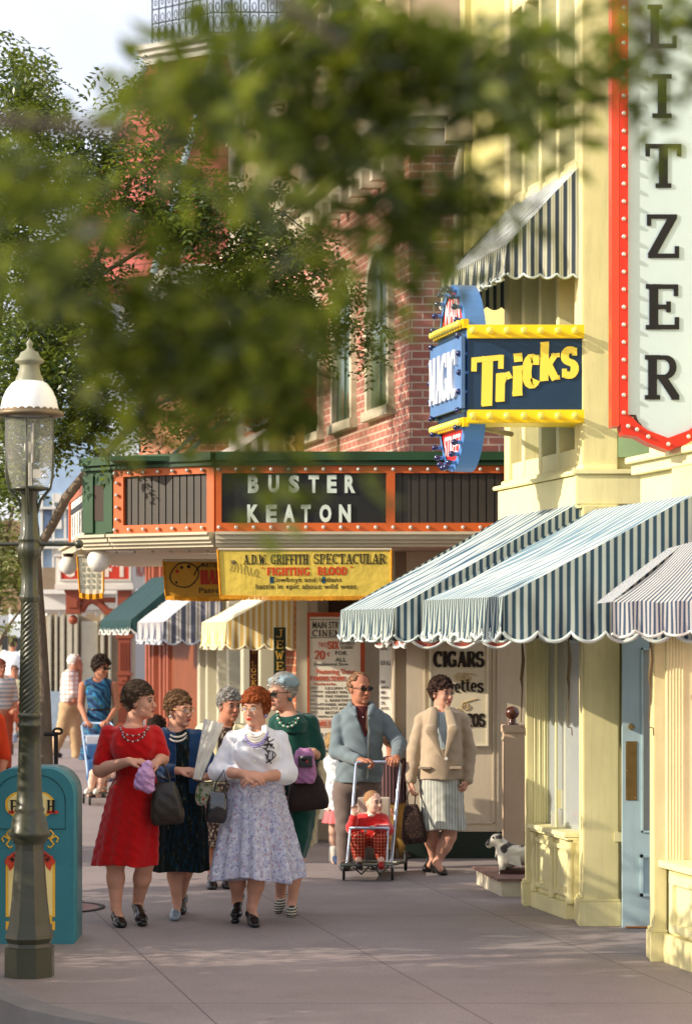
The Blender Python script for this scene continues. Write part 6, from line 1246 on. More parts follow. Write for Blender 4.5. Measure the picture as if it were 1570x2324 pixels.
for k in range(9): mb.tube([P(522+k*8+3*math.sin(k*2), 1270+k*3, Yq), P(526+k*7, 1282+k*3, Yq), P(520+k*9, 1296+2*k, Yq)], .002, 4)
mb.ball(P(530, 1276, Yq), .018, 6, (1, .15, 1)); mb.build('pencil_drawing', M('grey_ink', (110, 96, 60), .6), t)
Yb = 21.6; t = banner('amber yellow banner with a painted artist palette hanging partly behind the long yellow banner', 370, 1272, 560, 1352, Yb, BNY2); Yq = Yb-.004; mb = MB(); mb.tube([P(418+32*math.cos(a_)*(1-.12*math.sin(2*a_)), 1305+28*math.sin(a_), Yq) for a_ in [k*math.pi/12 for k in range(25)]], .005, 5); mb.tube([P(440, 1306, Yq), P(448, 1290, Yq), P(462, 1278, Yq)], .006, 5)
for x, y, r_ in ((412, 1288, .014), (428, 1286, .016), (400, 1322, .012)): mb.ball(P(x, y, Yq), r_, 6, (1, .15, 1))
sans_px(mb, 'ARTIST', 458, 1278, 500, 1288, Yq, bold=.01); sans_px(mb, 'Patrons', 452, 1334, 520, 1346, Yq); mb.build('painted_palette', INK, t)
mb = MB(); serif_px(mb, 'HAND', 455, 1294, 522, 1326, Yq, wt=.24, ser=.1); mb.ball(P(402, 1297, Yq), .016, 6, (1, .15, 1)); mb.build('red_lettering', M('dark_red_ink', (170, 44, 26), .6), t)
Yb = 21.7; t = banner('small white pennant with gold fringe between the two globe lamps', 175, 1262, 235, 1345, Yb, M('white_satin', (232, 226, 200), .5, .06, 5, .4, 14, .02), 12)
mb = MB()
for k in range(3): sans_px(mb, ('OPEN', 'SHOW', 'DAILY')[0][:0] or 'IIII', 183+k*17, 1275+4*k, 193+k*17, 1335, Yb-.03, depth=.002) if False else None
for i in range(4):
    for j in range(5): mb.pbox(184+i*12+(j % 2)*2, 1276+j*13, 190+i*12, 1284+j*13, Yb-.004, .001)
mb.build('faded_print', M('faded_ink', (170, 176, 160), .7), t)
# poster case of the cinema
Yp = 22.4; t = thing('poster_case', 'tall cream cinema poster board headed MAIN STREET CINEMA with 20 cent price, behind the man', 'poster', P(760, 1900, Yp))
MB().pbox(702, 1400, 824, 1860, Yp, .04).build('board', M('cream_poster', (232, 226, 206), .6, .04), t)
mb = MB(); mb.pbox(697, 1390, 836, 1400, Yp-.02, .08); mb.pbox(818, 1400, 828, 1860, Yp-.02, .08); mb.pbox(697, 1400, 702, 1860, Yp-.02, .08); mb.build('frame', M('rust_frame_paint', (176, 78, 40), .6), t)
BLKi = MB(); REDi = MB(); q = Yp-.002
for a_ in ((704, 1406, 800, 1407.4), (704, 1447, 792, 1448.4), (792, 1406, 793.4, 1448)): BLKi.pbox(*a_, q-.001, .003)
sans_px(BLKi, 'MAIN STREET', 709, 1411, 790, 1427, q, bold=.02); serif_px(BLKi, 'CINEMA', 708, 1430, 790, 1445, q, wt=.2)
sans_px(REDi, 'TWO', 722, 1458, 741, 1470, q); serif_px(REDi, 'SIX', 743, 1456, 769, 1473, q, wt=.24); sans_px(BLKi, 'DIFFERENT', 772, 1457, 806, 1464, q); sans_px(BLKi, 'SCREENS', 774, 1466, 801, 1473, q)
serif_px(REDi, '20', 713, 1477, 738, 1497, q, wt=.22); sans_px(REDi, 'c', 742, 1481, 748, 1490, q, bold=.02)
sans_px(BLKi, 'FOR', 761, 1478, 787, 1487, q, bold=.02); sans_px(BLKi, 'ALL', 761, 1493, 785, 1502, q, bold=.02); sans_px(BLKi, 'Simultaneous Show', 712, 1504, 790, 1511, q)
sans_px(REDi, 'Featuring These', 718, 1519, 805, 1533, q, bold=.015); serif_px(REDi, 'FAMOUS STARS', 704, 1535, 783, 1545, q, wt=.2); sans_px(REDi, 'from time to time', 712, 1549, 760, 1555, q)
for k, s_ in enumerate(('LILLIAN GISH', 'HENRY WALTHALL', 'MAE MARSH', 'L. BARRYMORE', 'MABEL NORMAND', 'FATTY ARBUCKLE', 'BESSIE LOVE', 'and Many More')): sans_px(BLKi, s_, 738, 1559+k*9.3, 738+len(s_)*5.6, 1565+k*9.3, q, depth=.001)
for k, s_ in enumerate(('HART', 'JOHNSON', 'CHAPLIN', 'RAY', 'PHILLIPS', 'DRESSLER', 'WEST', 'W.S. HART')): sans_px(BLKi, s_, 705, 1559+k*9.3, 705+len(s_)*3.8, 1564+k*9.3, q, depth=.001)
serif_px(REDi, 'FAMILY THEATER', 706, 1637, 812, 1648, q, wt=.2)
for k, s_ in enumerate(('SOUL COMEDY', 'REAL DRAMA', 'CAREFUL ADVENTURE', 'WILD WEST')): sans_px(BLKi, s_, 710, 1664+k*12.5, 710+len(s_)*6.2, 1671.5+k*12.5, q, bold=.01)
sans_px(BLKi, 'Whole', 714, 1716, 742, 1726, q); serif_px(REDi, 'NOW', 706, 1731, 764, 1754, q, wt=.26)
REDi.pbox(704, 1634, 815, 1635, q-.001, .003); REDi.pbox(704, 1651, 815, 1652, q-.001, .003); BLKi.pbox(704, 1705, 815, 1706, q-.001, .003)
BLKi.build('black_lettering', M('print_black', (70, 66, 60), .7), t); REDi.build('red_lettering', M('print_red', (214, 96, 66), .7), t)
t = thing('poster_case', 'sunlit white poster board with a thin red edge left of the cigar panel', 'poster', P(878, 1900, 21.9)); MB().pbox(861, 1440, 893, 1860, 21.9, .04).build('board', M('white_poster', (240, 240, 236), .6, .03), t); MB().pbox(891, 1440, 897, 1860, 21.88, .08).build('frame', M('red_edge', (206, 80, 50), .6), t)
mb = MB(); sans_px(mb, 'FERENT', 864, 1462, 884, 1468, 21.898); sans_px(mb, 'EENS', 864, 1470, 880, 1476, 21.898); sans_px(mb, 'FOR ALL', 864, 1500, 886, 1510, 21.898)
for k in range(9): sans_px(mb, ('STARS', 'MAN', 'WEST', 'ON', 'S', 'AYS', 'ER', 'CK', 'MORE')[k], 864, 1545+k*12, 868+6+((k*7) % 14), 1551+k*12, 21.898)
mb.build('lettering', bpy.data.materials['print_black'], t)
# cigar wall
Yc = 21.1; CW = thing('cigar_shop_front', 'taupe panelled shop wall with dark green base and a raised panel advertising cigars', 'shop front', P(1030, 1948, Yc))
mb = MB(); mb.box(GX(922, Yc), 2.6, Yc, Yc+.12, .23, zs-.002); mb.build('wall', TAUPE, CW)
MB().box(GX(922, Yc)-.01, 2.6, Yc-.012, Yc+.13, 0, .225).build('base', M('dark_green_base', (24, 40, 30), .5), CW)
mb = MB()
for a_ in ((1118, 1470, 1121, 1870), (965, 1867, 1121, 1870), (962, 1470, 965, 1870)): mb.pbox(*a_, Yc-.012, .015)
mb.pbox(893, 1240, 896, 1900, Yc-.0, .1); mb.pbox(1128, 1240, 1131, 1900, Yc-.01, .02); mb.build('moulding', M('pale_taupe', (206, 194, 172), .6), CW)
MB().box(GX(888, 21.6), GX(922, Yc), 21.2, 21.9, 0, zs-.002).build('return_wall', TAUPE, CW)
mb = MB(); mb.pbox(976, 1452, 1108, 1692, Yc-.035, .035); pn = mb.build('sign_panel', M('cream_panel', (214, 204, 176), .55, .05), CW)
mb = MB()
for a_ in ((974, 1452, 978, 1694), (1104, 1452, 1108, 1694), (978, 1690, 1104, 1694)): mb.pbox(*a_, Yc-.045, .02)
mb.build('panel_frame', M('cream_frame', (226, 218, 192), .5), pn)
mb = MB(); q = Yc-.037; serif_px(mb, 'CIGARS', 984, 1479, 1098, 1514, q, wt=.26, ser=.1, depth=.004); DKB = M('dark_brown_lettering', (34, 26, 20), .5)
for ch, xa, xb, yb_ in (('r', 1018, 1032, 1574), ('e', 1031, 1045, 1573), ('t', 1045, 1056, 1571), ('t', 1056, 1067, 1570), ('e', 1067, 1082, 1571), ('s', 1083, 1097, 1572)):
    hh = 22 if ch != 't' else 30; serif_text(mb, ch, P(xa, yb_, q), (1, 0, 0), (0, 0, 1), (0, -1, 0), (xb-xa)/FP*q, hh/FP*q/(.68 if ch != 't' else .95), wt=.2, ser=.1, depth=.004)
serif_px(mb, 'TOBACCOS', 984, 1620, 1100, 1650, q, wt=.24, ser=.1, depth=.004); mb.build('lettering', DKB, pn)
mb = MB()
def sp(cx, cy, r0, a0, a1, dx=0, n=24): return [P(cx+r0*(1-.8*k/n)*math.cos(R(a0+(a1-a0)*k/n))+dx*(1-k/n), cy+r0*(1-.8*k/n)*math.sin(R(a0+(a1-a0)*k/n)), q-.002) for k in range(n+1)]
for cx, cy in ((1042, 1535), (1058, 1538), (1040, 1616), (1056, 1602)): mb.tube(sp(cx, cy, 11, 0, 620), .004, 5)
mb.tube([P(1050+k*4, 1528+.02*(k*4)**1.6, q-.002) for k in range(9)], .004, 5); mb.tube([P(1048+k*5, 1596-k*1.4, q-.002) for k in range(8)], .004, 5); mb.build('scrollwork', M('ochre_scroll', (196, 168, 116), .6), pn)
# cinema recess: cream pillar, back wall
CF = thing('cinema_building', 'red brick cinema building with arched windows and cream cornice above the marquee', 'building', (.6, 24, 0))
mb = MB(); mb.box(GX(672, 22.6), GX(699, 22.6), 22.6, 22.75, 0, 3.2); mb.build('pillar', M('cream_pillar_paint', (214, 206, 176), .55, .06), CF, bevel=.006)
mb = MB(); mb.box(GX(700, 23), 2.6, 23.0, 23.1, 0, 3.2); mb.box(GX(699, 22.6), GX(720, 22.6), 22.62, 23, 0, 3.2); mb.build('lobby_wall', TAUPE, CF)
mb = MB(); mb.pbox(745, 1362, 930, 1392, 22.9, .05); mb.build('dark_transom', M('dark_wood_transom', (74, 50, 34), .6, .15), CF)
LB_ = lambda Y: .61-.2257*(Y-23.5)
def lbox(mb, Y0, Y1, o0, o1, z0, z1):
    a_, b_ = max(o0, o1), min(o0, o1); return mb.hexa([(LB_(Y0)-a_, Y0, z0), (LB_(Y0)-b_, Y0, z0), (LB_(Y1)-b_, Y1, z0), (LB_(Y1)-a_, Y1, z0), (LB_(Y0)-a_, Y0, z1), (LB_(Y0)-b_, Y0, z1), (LB_(Y1)-b_, Y1, z1), (LB_(Y1)-a_, Y1, z1)])
mb = MB(); mb.box(.612, 3.5, 23.5, 24, 3.3, 6.6); lbox(mb, 23.51, 32.2, 0, -.4, 3.3, 6.59); mb.build('brick_wall', BRICK, CF)
def arch_ring(mb, Yc_, zc_, r, w, o, z0):
    # pilasters and arch around a window in the left-facing wall
    pts = [(Yc_-r, z0)]+[(Yc_-r*math.cos(R(180*k/14)), zc_+r*math.sin(R(180*k/14))) for k in range(15)]+[(Yc_+r, z0)]
    pin = [(Yc_-r+w, z0)]+[(Yc_-(r-w)*math.cos(R(180*k/14)), zc_+(r-w)*math.sin(R(180*k/14))) for k in range(15)]+[(Yc_+r-w, z0)]
    f = lambda L, oo: [V((LB_(y)-oo, y, z)) for y, z in L]
    mb.ribbon(f(pts, o), f(pin, o)); mb.ribbon(f(pts, 0), f(pts, o)); mb.ribbon(f(pin, o), f(pin, -.02)); return f(pin, .01)
for Yc_ in (24.6, 26.2, 27.8):
    mb = MB(); gl = MB(); g = arch_ring(mb, Yc_, 5.35, .5, .09, .06, 4.2); gl.face(g); lbox(mb, Yc_-.55, Yc_+.55, .09, 0, 4.1, 4.2); lbox(gl, Yc_-.02, Yc_+.02, .025, 0, 4.2, 5.8); lbox(gl, Yc_-.42, Yc_+.42, .022, 0, 4.98, 5.02)
    wg = gl.build('window', M('green_glass', (70, 92, 72), .15, .2, spec=.7), CF); mb.build('window_surround', CREAM, wg)
mb = MB()
for o_, z0, z1 in ((.12, 6.6, 6.75), (.22, 6.75, 6.85), (.3, 6.85, 6.95)): lbox(mb, 23.51, 32.2, o_, -.4, z0, z1-.004); mb.box(.6-o_, 3.5, 23.5-o_, 24, z0, z1)
for k in range(18): lbox(mb, 23.7+k*.46, 23.82+k*.46, .2, 0, 6.42, 6.6)
mb.build('belt_cornice', CREAM, CF)
mb = MB(); lbox(mb, 23.51, 32.2, 0, -.4, 6.95, 8.6); mb.box(.612, 3.5, 23.5, 24, 6.95, 8.59); mb.build('attic_wall', M('warm_cream_attic', (202, 178, 140), .65, .08, 2), CF)
mb = MB(); gl = MB()
def arch2(Yc_, zc_, r): g = arch_ring(mb, Yc_, zc_, r, .1, .09, 6.96); gl.face(g)
for Yc_ in (24.9, 27.4, 29.9): arch2(Yc_, 7.6, .75)
for o_, z0, z1 in ((.1, 8.6, 8.75), (.25, 8.75, 8.85), (.36, 8.85, 8.97)): lbox(mb, 23.51, 32.3, o_, -.4, z0, z1-.004); mb.box(.6-o_, 3.5, 23.5-o_, 24, z0, z1)
for k in range(14): lbox(mb, 23.8+k*.62, 23.95+k*.62, .26, 0, 8.3, 8.6)
mb.build('cornice', CREAM, CF); gl.build('arch_panel', BRICK, CF)
mb = MB(); c = V((LB_(32.2)-.1, 32.2, 0)); mb.box(c.x-.08, c.x+.12, 32.1, 32.35, 3.4, 8.6); mb.build('corner_pilaster', WHITE, CF, bevel=.01)
mb = MB(); mb.lathe((c.x+.02, 32.2, 0), [(8.97, .12), (9.05, .12), (9.1, .06), (9.3, .05), (9.45, .11), (9.6, .12), (9.68, .05), (9.72, .09), (9.82, .08), (9.9, .01)], 16); mb.build('urn_finial', M('grey_stone', (150, 146, 130), .8, .15), CF)
mb = MB(); mb.pbox(1000, 165, 1112, 285, 23.44, .06); mb.build('attic_window', LGLASS, CF)
mb = MB()
for k in range(26): x = .5+k*.1; mb.cyl((x, 23.3, 8.97), (x, 23.3, 9.4), .012, None, 6); 
mb.box(.45, 3.2, 23.28, 23.32, 9.38, 9.41); mb.box(.45, 3.2, 23.28, 23.32, 9.05, 9.07); mb.build('roof_railing', INK, CF)
# small red awning and vertical gold sign on the brick side
S2 = M('faded_red_canvas', (168, 56, 48), .85, .1)
awning('faded red scalloped awning with white trim high on the brick side wall', 27.5, 29.0, .55, 4.9, 4.55, .2, S2, S2, -LB_(28)+X0(28)-.0, FRW, FRW, 0, .2)
awning('white awning with dark stripes on the upper brick wall behind the marquee', 28.8, 32.2, .95, 4.5, 3.95, .2, striped('white_brown_canvas', (222, 216, 206), (96, 74, 66), .14, 'u', .3), striped('white_brown_slope', (232, 228, 220), (180, 172, 164), .14, 'u', .3), -LB_(28)+X0(28), FRW, FRW, 0, .2)
Yg = 26.4; t = thing('vertical_sign', 'tall faded gold sign with pale letters E R on the brick wall above the marquee', 'sign', P(650, 1030, Yg)); MB().pbox(612, 800, 690, 1035, Yg, .06).build('board', M('faded_gold_board', (158, 122, 52), .6, .15, 3), t)
mb = MB(); serif_px(mb, 'E', 640, 866, 668, 905, Yg-.002, wt=.2); serif_px(mb, 'R', 638, 984, 672, 1024, Yg-.002, wt=.2); serif_px(mb, 'T', 640, 815, 668, 850, Yg-.002, wt=.2); mb.build('lettering', M('pale_gold_lettering', (204, 180, 112), .6), t)
# ---------- left row of shops along the shop-front line ----------
RST = M('rust_orange_paint', (150, 80, 56), .55, .08, 5); DOR = M('orange_brown_door', (124, 64, 26), .55, .1, 2); GCR = M('grey_cream_paint', (186, 180, 156), .6, .07, 3)
J = thing('jeweller_shop_front', 'cream and red brick jeweller shop front under the yellow striped awning', 'shop front', (X0(28), 28, 0))
xf = lambda x: Yat(x)
mb = MB(); mb.fbox(25.8, 26.7, 0, -.4, 0, 3.3); mb.build('brick_pier', BRICK2, J)
mb = MB(); mb.fbox(26.7, 31.6, -.25, -.4, 0, 3.3); mb.build('wall', GLASS, J)
mb = MB()
for a_, b_, o in ((26.7, 26.85, .0), (27.75, 27.95, .0), (28.9, 29.1, -.02), (29.6, 29.75, .03), (30.3, 30.45, .03), (31.0, 31.15, .05), (31.4, 31.6, .08)): mb.fbox(a_, b_, o, -.2, 0, 3.3)
mb.fbox(26.7, 31.6, .02, -.25, 0, .6); mb.fbox(29.6, 31.5, -.12, -.2, 0, 3.3); mb.fbox(25.8, 31.6, .05, -.3, 2.7, 3.3); mb.build('pilaster', GCR, J, bevel=.006)
def vsign(label, x0, y0, x1, y1, Y, board, ink, txt, serif=True, cat='sign'):
    t = thing('vertical_sign', label, cat, P((x0+x1)/2, y1, Y)); MB().pbox(x0, y0, x1, y1, Y, .05).build('board', board, t); mb = MB(); n = len(txt); h_ = (y1-y0-8)/n
    for k, ch in enumerate(txt):
        if ch == ' ': continue
        serif_px(mb, ch, x0+4, y0+5+k*h_, x1-4, y0+5+k*h_+h_*.76, Y-.002, wt=.16, ser=.14)
    mb.build('lettering', ink, t); return t
GI = M('gold_lettering', (204, 160, 70), .5)
vsign('dark green vertical sign with gold letters JEWELRY', 621, 1424, 648, 1604, 25.6, M('dark_green_board', (26, 44, 26), .5), GI, 'JEWELRY'); vsign('dark brown vertical sign with gold letters YALE LOCK', 566, 1424, 586, 1562, 26.9, M('dark_brown_board', (70, 38, 20), .5), GI, 'YALE LOCK')
O = thing('orange_shop_front', 'rust-orange shop front with fluted columns and brown door far down the row', 'shop front', (X0(35), 35, 0))
mb = MB(); mb.fbox(31.6, 34.6, -.05, -.3, 0, 3.4); mb.build('door', DOR, O)
mb = MB()
for Y in (34.6, 34.9, 35.3, 36.0, 36.35, 36.7): mb.fbox(Y, Y+.14, .0, -.3, 0, 3.4)
mb.fbox(31.6, 37.3, .06, -.3, 2.95, 3.4); mb.fbox(31.6, 31.7, .03, -.3, 0, 3.4); mb.fbox(34.6, 37.3, -.15, -.3, 0, 3.4); mb.build('fluted_column', RST, O, bevel=.01)
mb = MB(); mb.ball(P(317, 1625, 34.5), .045, 8); mb.build('door_knob', GOLD, O)
# kiosk with GIFT fascia, post and bracket
Yk = 38.0; K = thing('gift_shop_portico', 'corner portico with white fascia and red sign panel carried on a rust-orange post', 'portico', (GX(282, Yk), Yk, 0))
mb = MB()
for y0, y1, w_, d_ in ((1440, 1450, 20, .0), (1450, 1710, 14, .02), (1528, 1534, 18, 0), (1548, 1554, 18, 0), (1640, 1652, 19, 0), (1690, 1706, 20, 0), (1340, 1440, 16, 0)): mb.pbox(282-w_, y0, 282+w_, y1, Yk-.02+d_, .28)
for k in range(4): mb.pbox(272+k*6, 1458, 275+k*6, 1522, Yk-.012, .03)
mb.pbox(274, 1536, 290, 1546, Yk-.03, .05); post = mb.build('post', RST, K, bevel=.008)
mb = MB(); mb.tube([P(262, 1392, Yk+.1), P(244, 1388, Yk+.1), P(226, 1370, Yk+.1), P(210, 1362, Yk+.1), P(196, 1368, Yk+.1), P(184, 1388, Yk+.1)], .06, 8); mb.tube([P(184, 1362, Yk+.1), P(262, 1362, Yk+.1)], .04, 8); mb.build('bracket', RST, K)
mb = MB(); mb.pbox(149, 1340, 182, 1394, Yk, .26); mb.pbox(146, 1338, 185, 1346, Yk-.02, .3); mb.pbox(155, 1358, 176, 1380, Yk-.02, .03); mb.ball(P(166, 1407, Yk+.1), .075, 10); mb.build('pendant', RST, K, bevel=.008)
mb = MB(); mb.pbox(126, 1262, 300, 1336, Yk-.05, .6); mb.pbox(122, 1258, 302, 1263, Yk-.1, .7); mb.pbox(124, 1326, 302, 1338, Yk-.09, .65); a_, b_ = P(300, 1336, Yk-.05), P(368, 1320, Yk+1.4)
mb.hexa([(a_.x, a_.y, a_.z), (b_.x, b_.y, a_.z), (b_.x+.1, b_.y, a_.z), (a_.x+.02, a_.y+.3, a_.z), (a_.x, a_.y, GZ(1262, Yk)), (b_.x, b_.y, GZ(1262, Yk)), (b_.x+.1, b_.y, GZ(1262, Yk)), (a_.x+.02, a_.y+.3, GZ(1262, Yk))]); fa = mb.build('fascia', WHITE, K)
REDP = M('red_sign_panel', (206, 62, 40), .5, .05); mb = MB(); mb.pbox(139, 1272, 292, 1314, Yk-.06, .02); fp_ = mb.build('sign_panel', REDP, K)
mb = MB(); 
for a2 in ((134, 1268, 138, 1318), (293, 1268, 297, 1318), (138, 1268, 293, 1271), (138, 1315, 293, 1318)): mb.pbox(*a2, Yk-.075, .03)
mb.build('panel_frame', WHITE, fp_)
mb = MB()
for ch, xa, xb in (('G', 148, 170), ('I', 178, 192), ('F', 236, 258), ('T', 264, 288)): serif_px(mb, ch, xa, 1277, xb, 1309, Yk-.062, wt=.28, ser=.15)
mb.build('lettering', M('cream_lettering', (236, 226, 210), .5), fp_)
dv = (b_-a_); dv.z = 0; L2 = dv.length; dv.normalize(); nv = V((dv.y, -dv.x, 0)); mb = MB(); sans_into(mb, 'NOVELTIES', V((a_.x, a_.y, GZ(1308, Yk)))+dv*.2+nv*.01, dv, (0, 0, 1), nv, L2-.4, .26, bold=.02); mb.build('side_lettering', M('pale_red_lettering', (222, 130, 110), .6), K)
mb = MB(); mb.pbox(90, 1338, 264, 1348, 39.4, .8); mb.pbox(86, 1348, 264, 1384, 39.6, .6); mb.pbox(92, 1384, 262, 1391, 39.7, .5)
for k in range(6): mb.ball(P(108+k*28, 1395, 39.7), .035, 8)
mb.build('eaves', M('bright_white_paint', (228, 228, 220), .5, .04), K)
# grey-cream shop front under the eaves
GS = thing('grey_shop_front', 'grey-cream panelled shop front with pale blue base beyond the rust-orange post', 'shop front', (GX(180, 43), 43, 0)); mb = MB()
mb.box(GX(95, 43.5), GX(300, 43.5), 43.5, 44.2, .13, 3.1); mb.build('wall', M('dull_brown_panel', (146, 128, 104), .7, .1), GS); mb = MB()  # plain brown wall behind the grey-cream pilasters
for x0, x1 in ((106, 116), (124, 130), (136, 146), (152, 164), (168, 176), (228, 236), (246, 251)): mb.pbox(x0, 1395, x1, 1665, 43.3, .25)
mb.pbox(184, 1410, 222, 1650, 43.4, .15); mb.build('pilaster', M('grey_cream_pilaster', (190, 184, 164), .6, .06), GS, bevel=.01)
mb = MB(); mb.pbox(104, 1640, 180, 1668, 43.1, .4); mb.pbox(112, 1570, 140, 1640, 43.15, .4); mb.build('base', M('pale_blue_base', (150, 168, 184), .6), GS)
# blue building beyond
BB = thing('blue_building', 'pale blue upper storey of a distant building above the white eaves, left of the marquee', 'building', (GX(110, 47), 47, 0)); mb = MB(); mb.box(GX(75, 47), GX(215, 47), 47, 50, .13, 6.5); mb.build('wall', M('pale_blue_wall', (160, 186, 212), .6, .06), BB)
mb = MB()
for y in (1150, 1222, 1240, 1310): mb.pbox(76, y, 200, y+5, 46.8, .3)
for x in (92, 118, 145): mb.pbox(x, 1120, x+5, 1330, 46.9, .12); 
for k in range(3): mb.pbox(124, 1120+k*60, 140, 1140+k*60, 46.9, .1)
mb.build('trim', WHITE, BB)
mb = MB(); mb.pbox(100, 1160, 116, 1215, 46.9, .1); mb.build('window', M('blue_grey_glass', (90, 110, 140), .2), BB)
# far left shops
FL_ = thing('far_shop_front', 'distant brown and cream shop front at the left edge behind the passers-by', 'shop front', (GX(30, 58), 58, 0)); mb = MB(); mb.box(GX(-60, 58), GX(120, 58), 58, 60, .13, 4.6); mb.build('wall', M('brown_cream_wall', (150, 120, 90), .7, .2), FL_)
mb = MB()
for x in (0, 22, 60, 96): mb.pbox(x-3, 1380, x+3, 1620, 57.8, .2)
mb.build('pilaster', CREAM, FL_); mb = MB(); mb.pbox(4, 1440, 18, 1600, 57.9, .1); mb.pbox(34, 1440, 54, 1600, 57.9, .1); mb.build('window', GLASS, FL_)
r = thing('awning', 'grey-white striped awning on the distant shop at the left edge', 'awning', P(40, 1400, 57)); mb = MB(); A = [P(-30+k*3, 1395, 57.9) for k in range(40)]; Bq = [P(-30+k*3, 1418, 56.9) for k in range(40)]; C3 = [b+V((0, 0, -.18-.06*abs(math.sin(k*.5)))) for k, b in enumerate(Bq)]; u = [(k*.03, 0) for k in range(40)]
mb.ribbon(Bq, A, u, u); mb.ribbon(C3, Bq, u, u); mb.build('canvas', striped('grey_white_canvas', (190, 192, 190), (110, 116, 124), .06, 'u', .3), r)
r = thing('awning', 'small white-fronted awning beside the grey-white one at the left edge', 'awning', P(60, 1415, 54)); mb = MB(); A = [P(20+k*3, 1394, 54.9) for k in range(24)]; Bq = [P(18+k*3, 1426, 53.9) for k in range(24)]; C3 = [b+V((0, 0, -.16-.05*abs(math.sin(k*.6)))) for k, b in enumerate(Bq)]; mb.ribbon(Bq, A, u[:24], u[:24]); mb.ribbon(C3, Bq, u[:24], u[:24]); mb.build('canvas', M('pale_canvas_far', (206, 212, 212), .8), r)
# awnings of the left row
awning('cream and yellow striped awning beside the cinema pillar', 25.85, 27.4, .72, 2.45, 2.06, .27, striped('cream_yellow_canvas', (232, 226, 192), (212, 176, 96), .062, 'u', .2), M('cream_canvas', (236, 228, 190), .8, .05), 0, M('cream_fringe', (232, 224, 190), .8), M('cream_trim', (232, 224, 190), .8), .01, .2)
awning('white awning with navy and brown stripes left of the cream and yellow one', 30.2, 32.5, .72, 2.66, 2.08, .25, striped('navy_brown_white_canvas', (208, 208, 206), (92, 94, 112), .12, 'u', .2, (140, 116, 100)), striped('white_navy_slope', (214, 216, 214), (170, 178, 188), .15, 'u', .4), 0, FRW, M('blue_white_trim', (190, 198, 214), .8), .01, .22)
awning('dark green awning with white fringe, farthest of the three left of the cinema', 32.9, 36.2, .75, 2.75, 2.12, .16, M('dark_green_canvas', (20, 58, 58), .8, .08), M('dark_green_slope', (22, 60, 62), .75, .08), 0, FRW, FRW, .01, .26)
# brick building with the red mansard roof
MB2 = thing('mansard_building', 'brick corner building with steep red shingled mansard roof and iron roof cresting', 'building', (X0(36), 36, 0))
mb = MB(); mb.fbox(33.0, 37.5, 0, -4, 3.42, 6.6); mb.build('brick_wall', BRICK2, MB2)
mb = MB(); 
for o_, z0, z1 in ((.15, 6.6, 6.75), (.28, 6.75, 6.9)): mb.fbox(32.9, 37.6, o_, -4, z0, z1)
mb.fbox(33, 37.5, .12, -4, 3.3, 3.42); mb.build('cornice', WHITE, MB2)
zb_, zt_ = 6.9, 10.2
b0, b1, t0, t1 = P(347, 600, 34.0), P(93, 600, 35.3), P(484, 110, 34.9), P(330, 110, 35.6)
for v_ in (b0, b1): v_.z = zb_
for v_ in (t0, t1): v_.z = zt_
b2 = V((b0.x+4.5, 34.0, zb_)); t2 = V((t0.x+4, 34.9, zt_)); b3 = V((b1.x+2, 39, zb_)); t3 = V((t1.x+1.6, 38.6, zt_))
mb = MB(); mb.face([b1, b0, t0, t1], [(0, 0), (2.1, 0), (1.8, 3.4), (.6, 3.4)]); mb.face([b0, b2, t2, t0], [(0, 0), (4.5, 0), (4.5, 3.4), (.8, 3.4)]); mb.face([b3, b1, t1, t3], [(0, 0), (4, 0), (3.6, 3.4), (.4, 3.4)]); mb.build('mansard_roof', SHING, MB2)
mb = MB(); mb.tube([b0, t0], .05, 8); mb.tube([b1, t1], .07, 8); mb.build('hip_flashing', M('pale_blue_flashing', (170, 190, 200), .5), MB2)
mb = MB(); ring = [t3, t1, t0, t2]; cc = (t3+t2)/2+V((0, 1, 0))
for f, z0, z1 in ((.05, -.02, .1), (.13, .1, .18), (.2, .18, .25)):
    L_ = [p_+(V((p_.x-cc.x, p_.y-cc.y, 0)).normalized())*f for p_ in ring]; mb.ribbon(up(L_, z0), up(L_, z1)); mb.ribbon(up(L_, z0), up([cc]*4, z0)); mb.ribbon(up(L_, z1), up([cc]*4, z1))
mb.build('roof_cornice', M('pale_stone_cornice', (216, 214, 204), .6), MB2)
mb = MB(); zr = zt_+.25
def crest(a_, b_):
    L_ = (b_-a_).length; n_ = int(L_/.13); d_ = (b_-a_).normalized()
    for k in range(n_+1):
        p_ = a_+d_*.13*k; x_, y_ = p_.x, p_.y; mb.cyl((x_, y_, zr), (x_, y_, zr+.78), .012, None, 5); mb.ball((x_, y_, zr+.82), .02, 4); m_ = p_+d_*.065
        for rr_, hh_, rz_ in ((.045, .2, .1), (.03, .42, .06), (.02, .64, .04)): mb.tube([V((m_.x, m_.y, zr+hh_+rz_*math.sin(e_)))+d_*rr_*math.cos(e_) for e_ in [i*math.pi/5 for i in range(11)]], .008, 4)
    for z_ in (.04, .34, .55, .75): mb.cyl((a_.x, a_.y, zr+z_), (b_.x, b_.y, zr+z_), .012, None, 5)
crest(t1+V((.1, 0, 0)), t0); crest(t0, t0+V((1.2, 0, 0)))
mb.build('iron_cresting', M('wrought_iron', (44, 52, 70), .6), MB2)
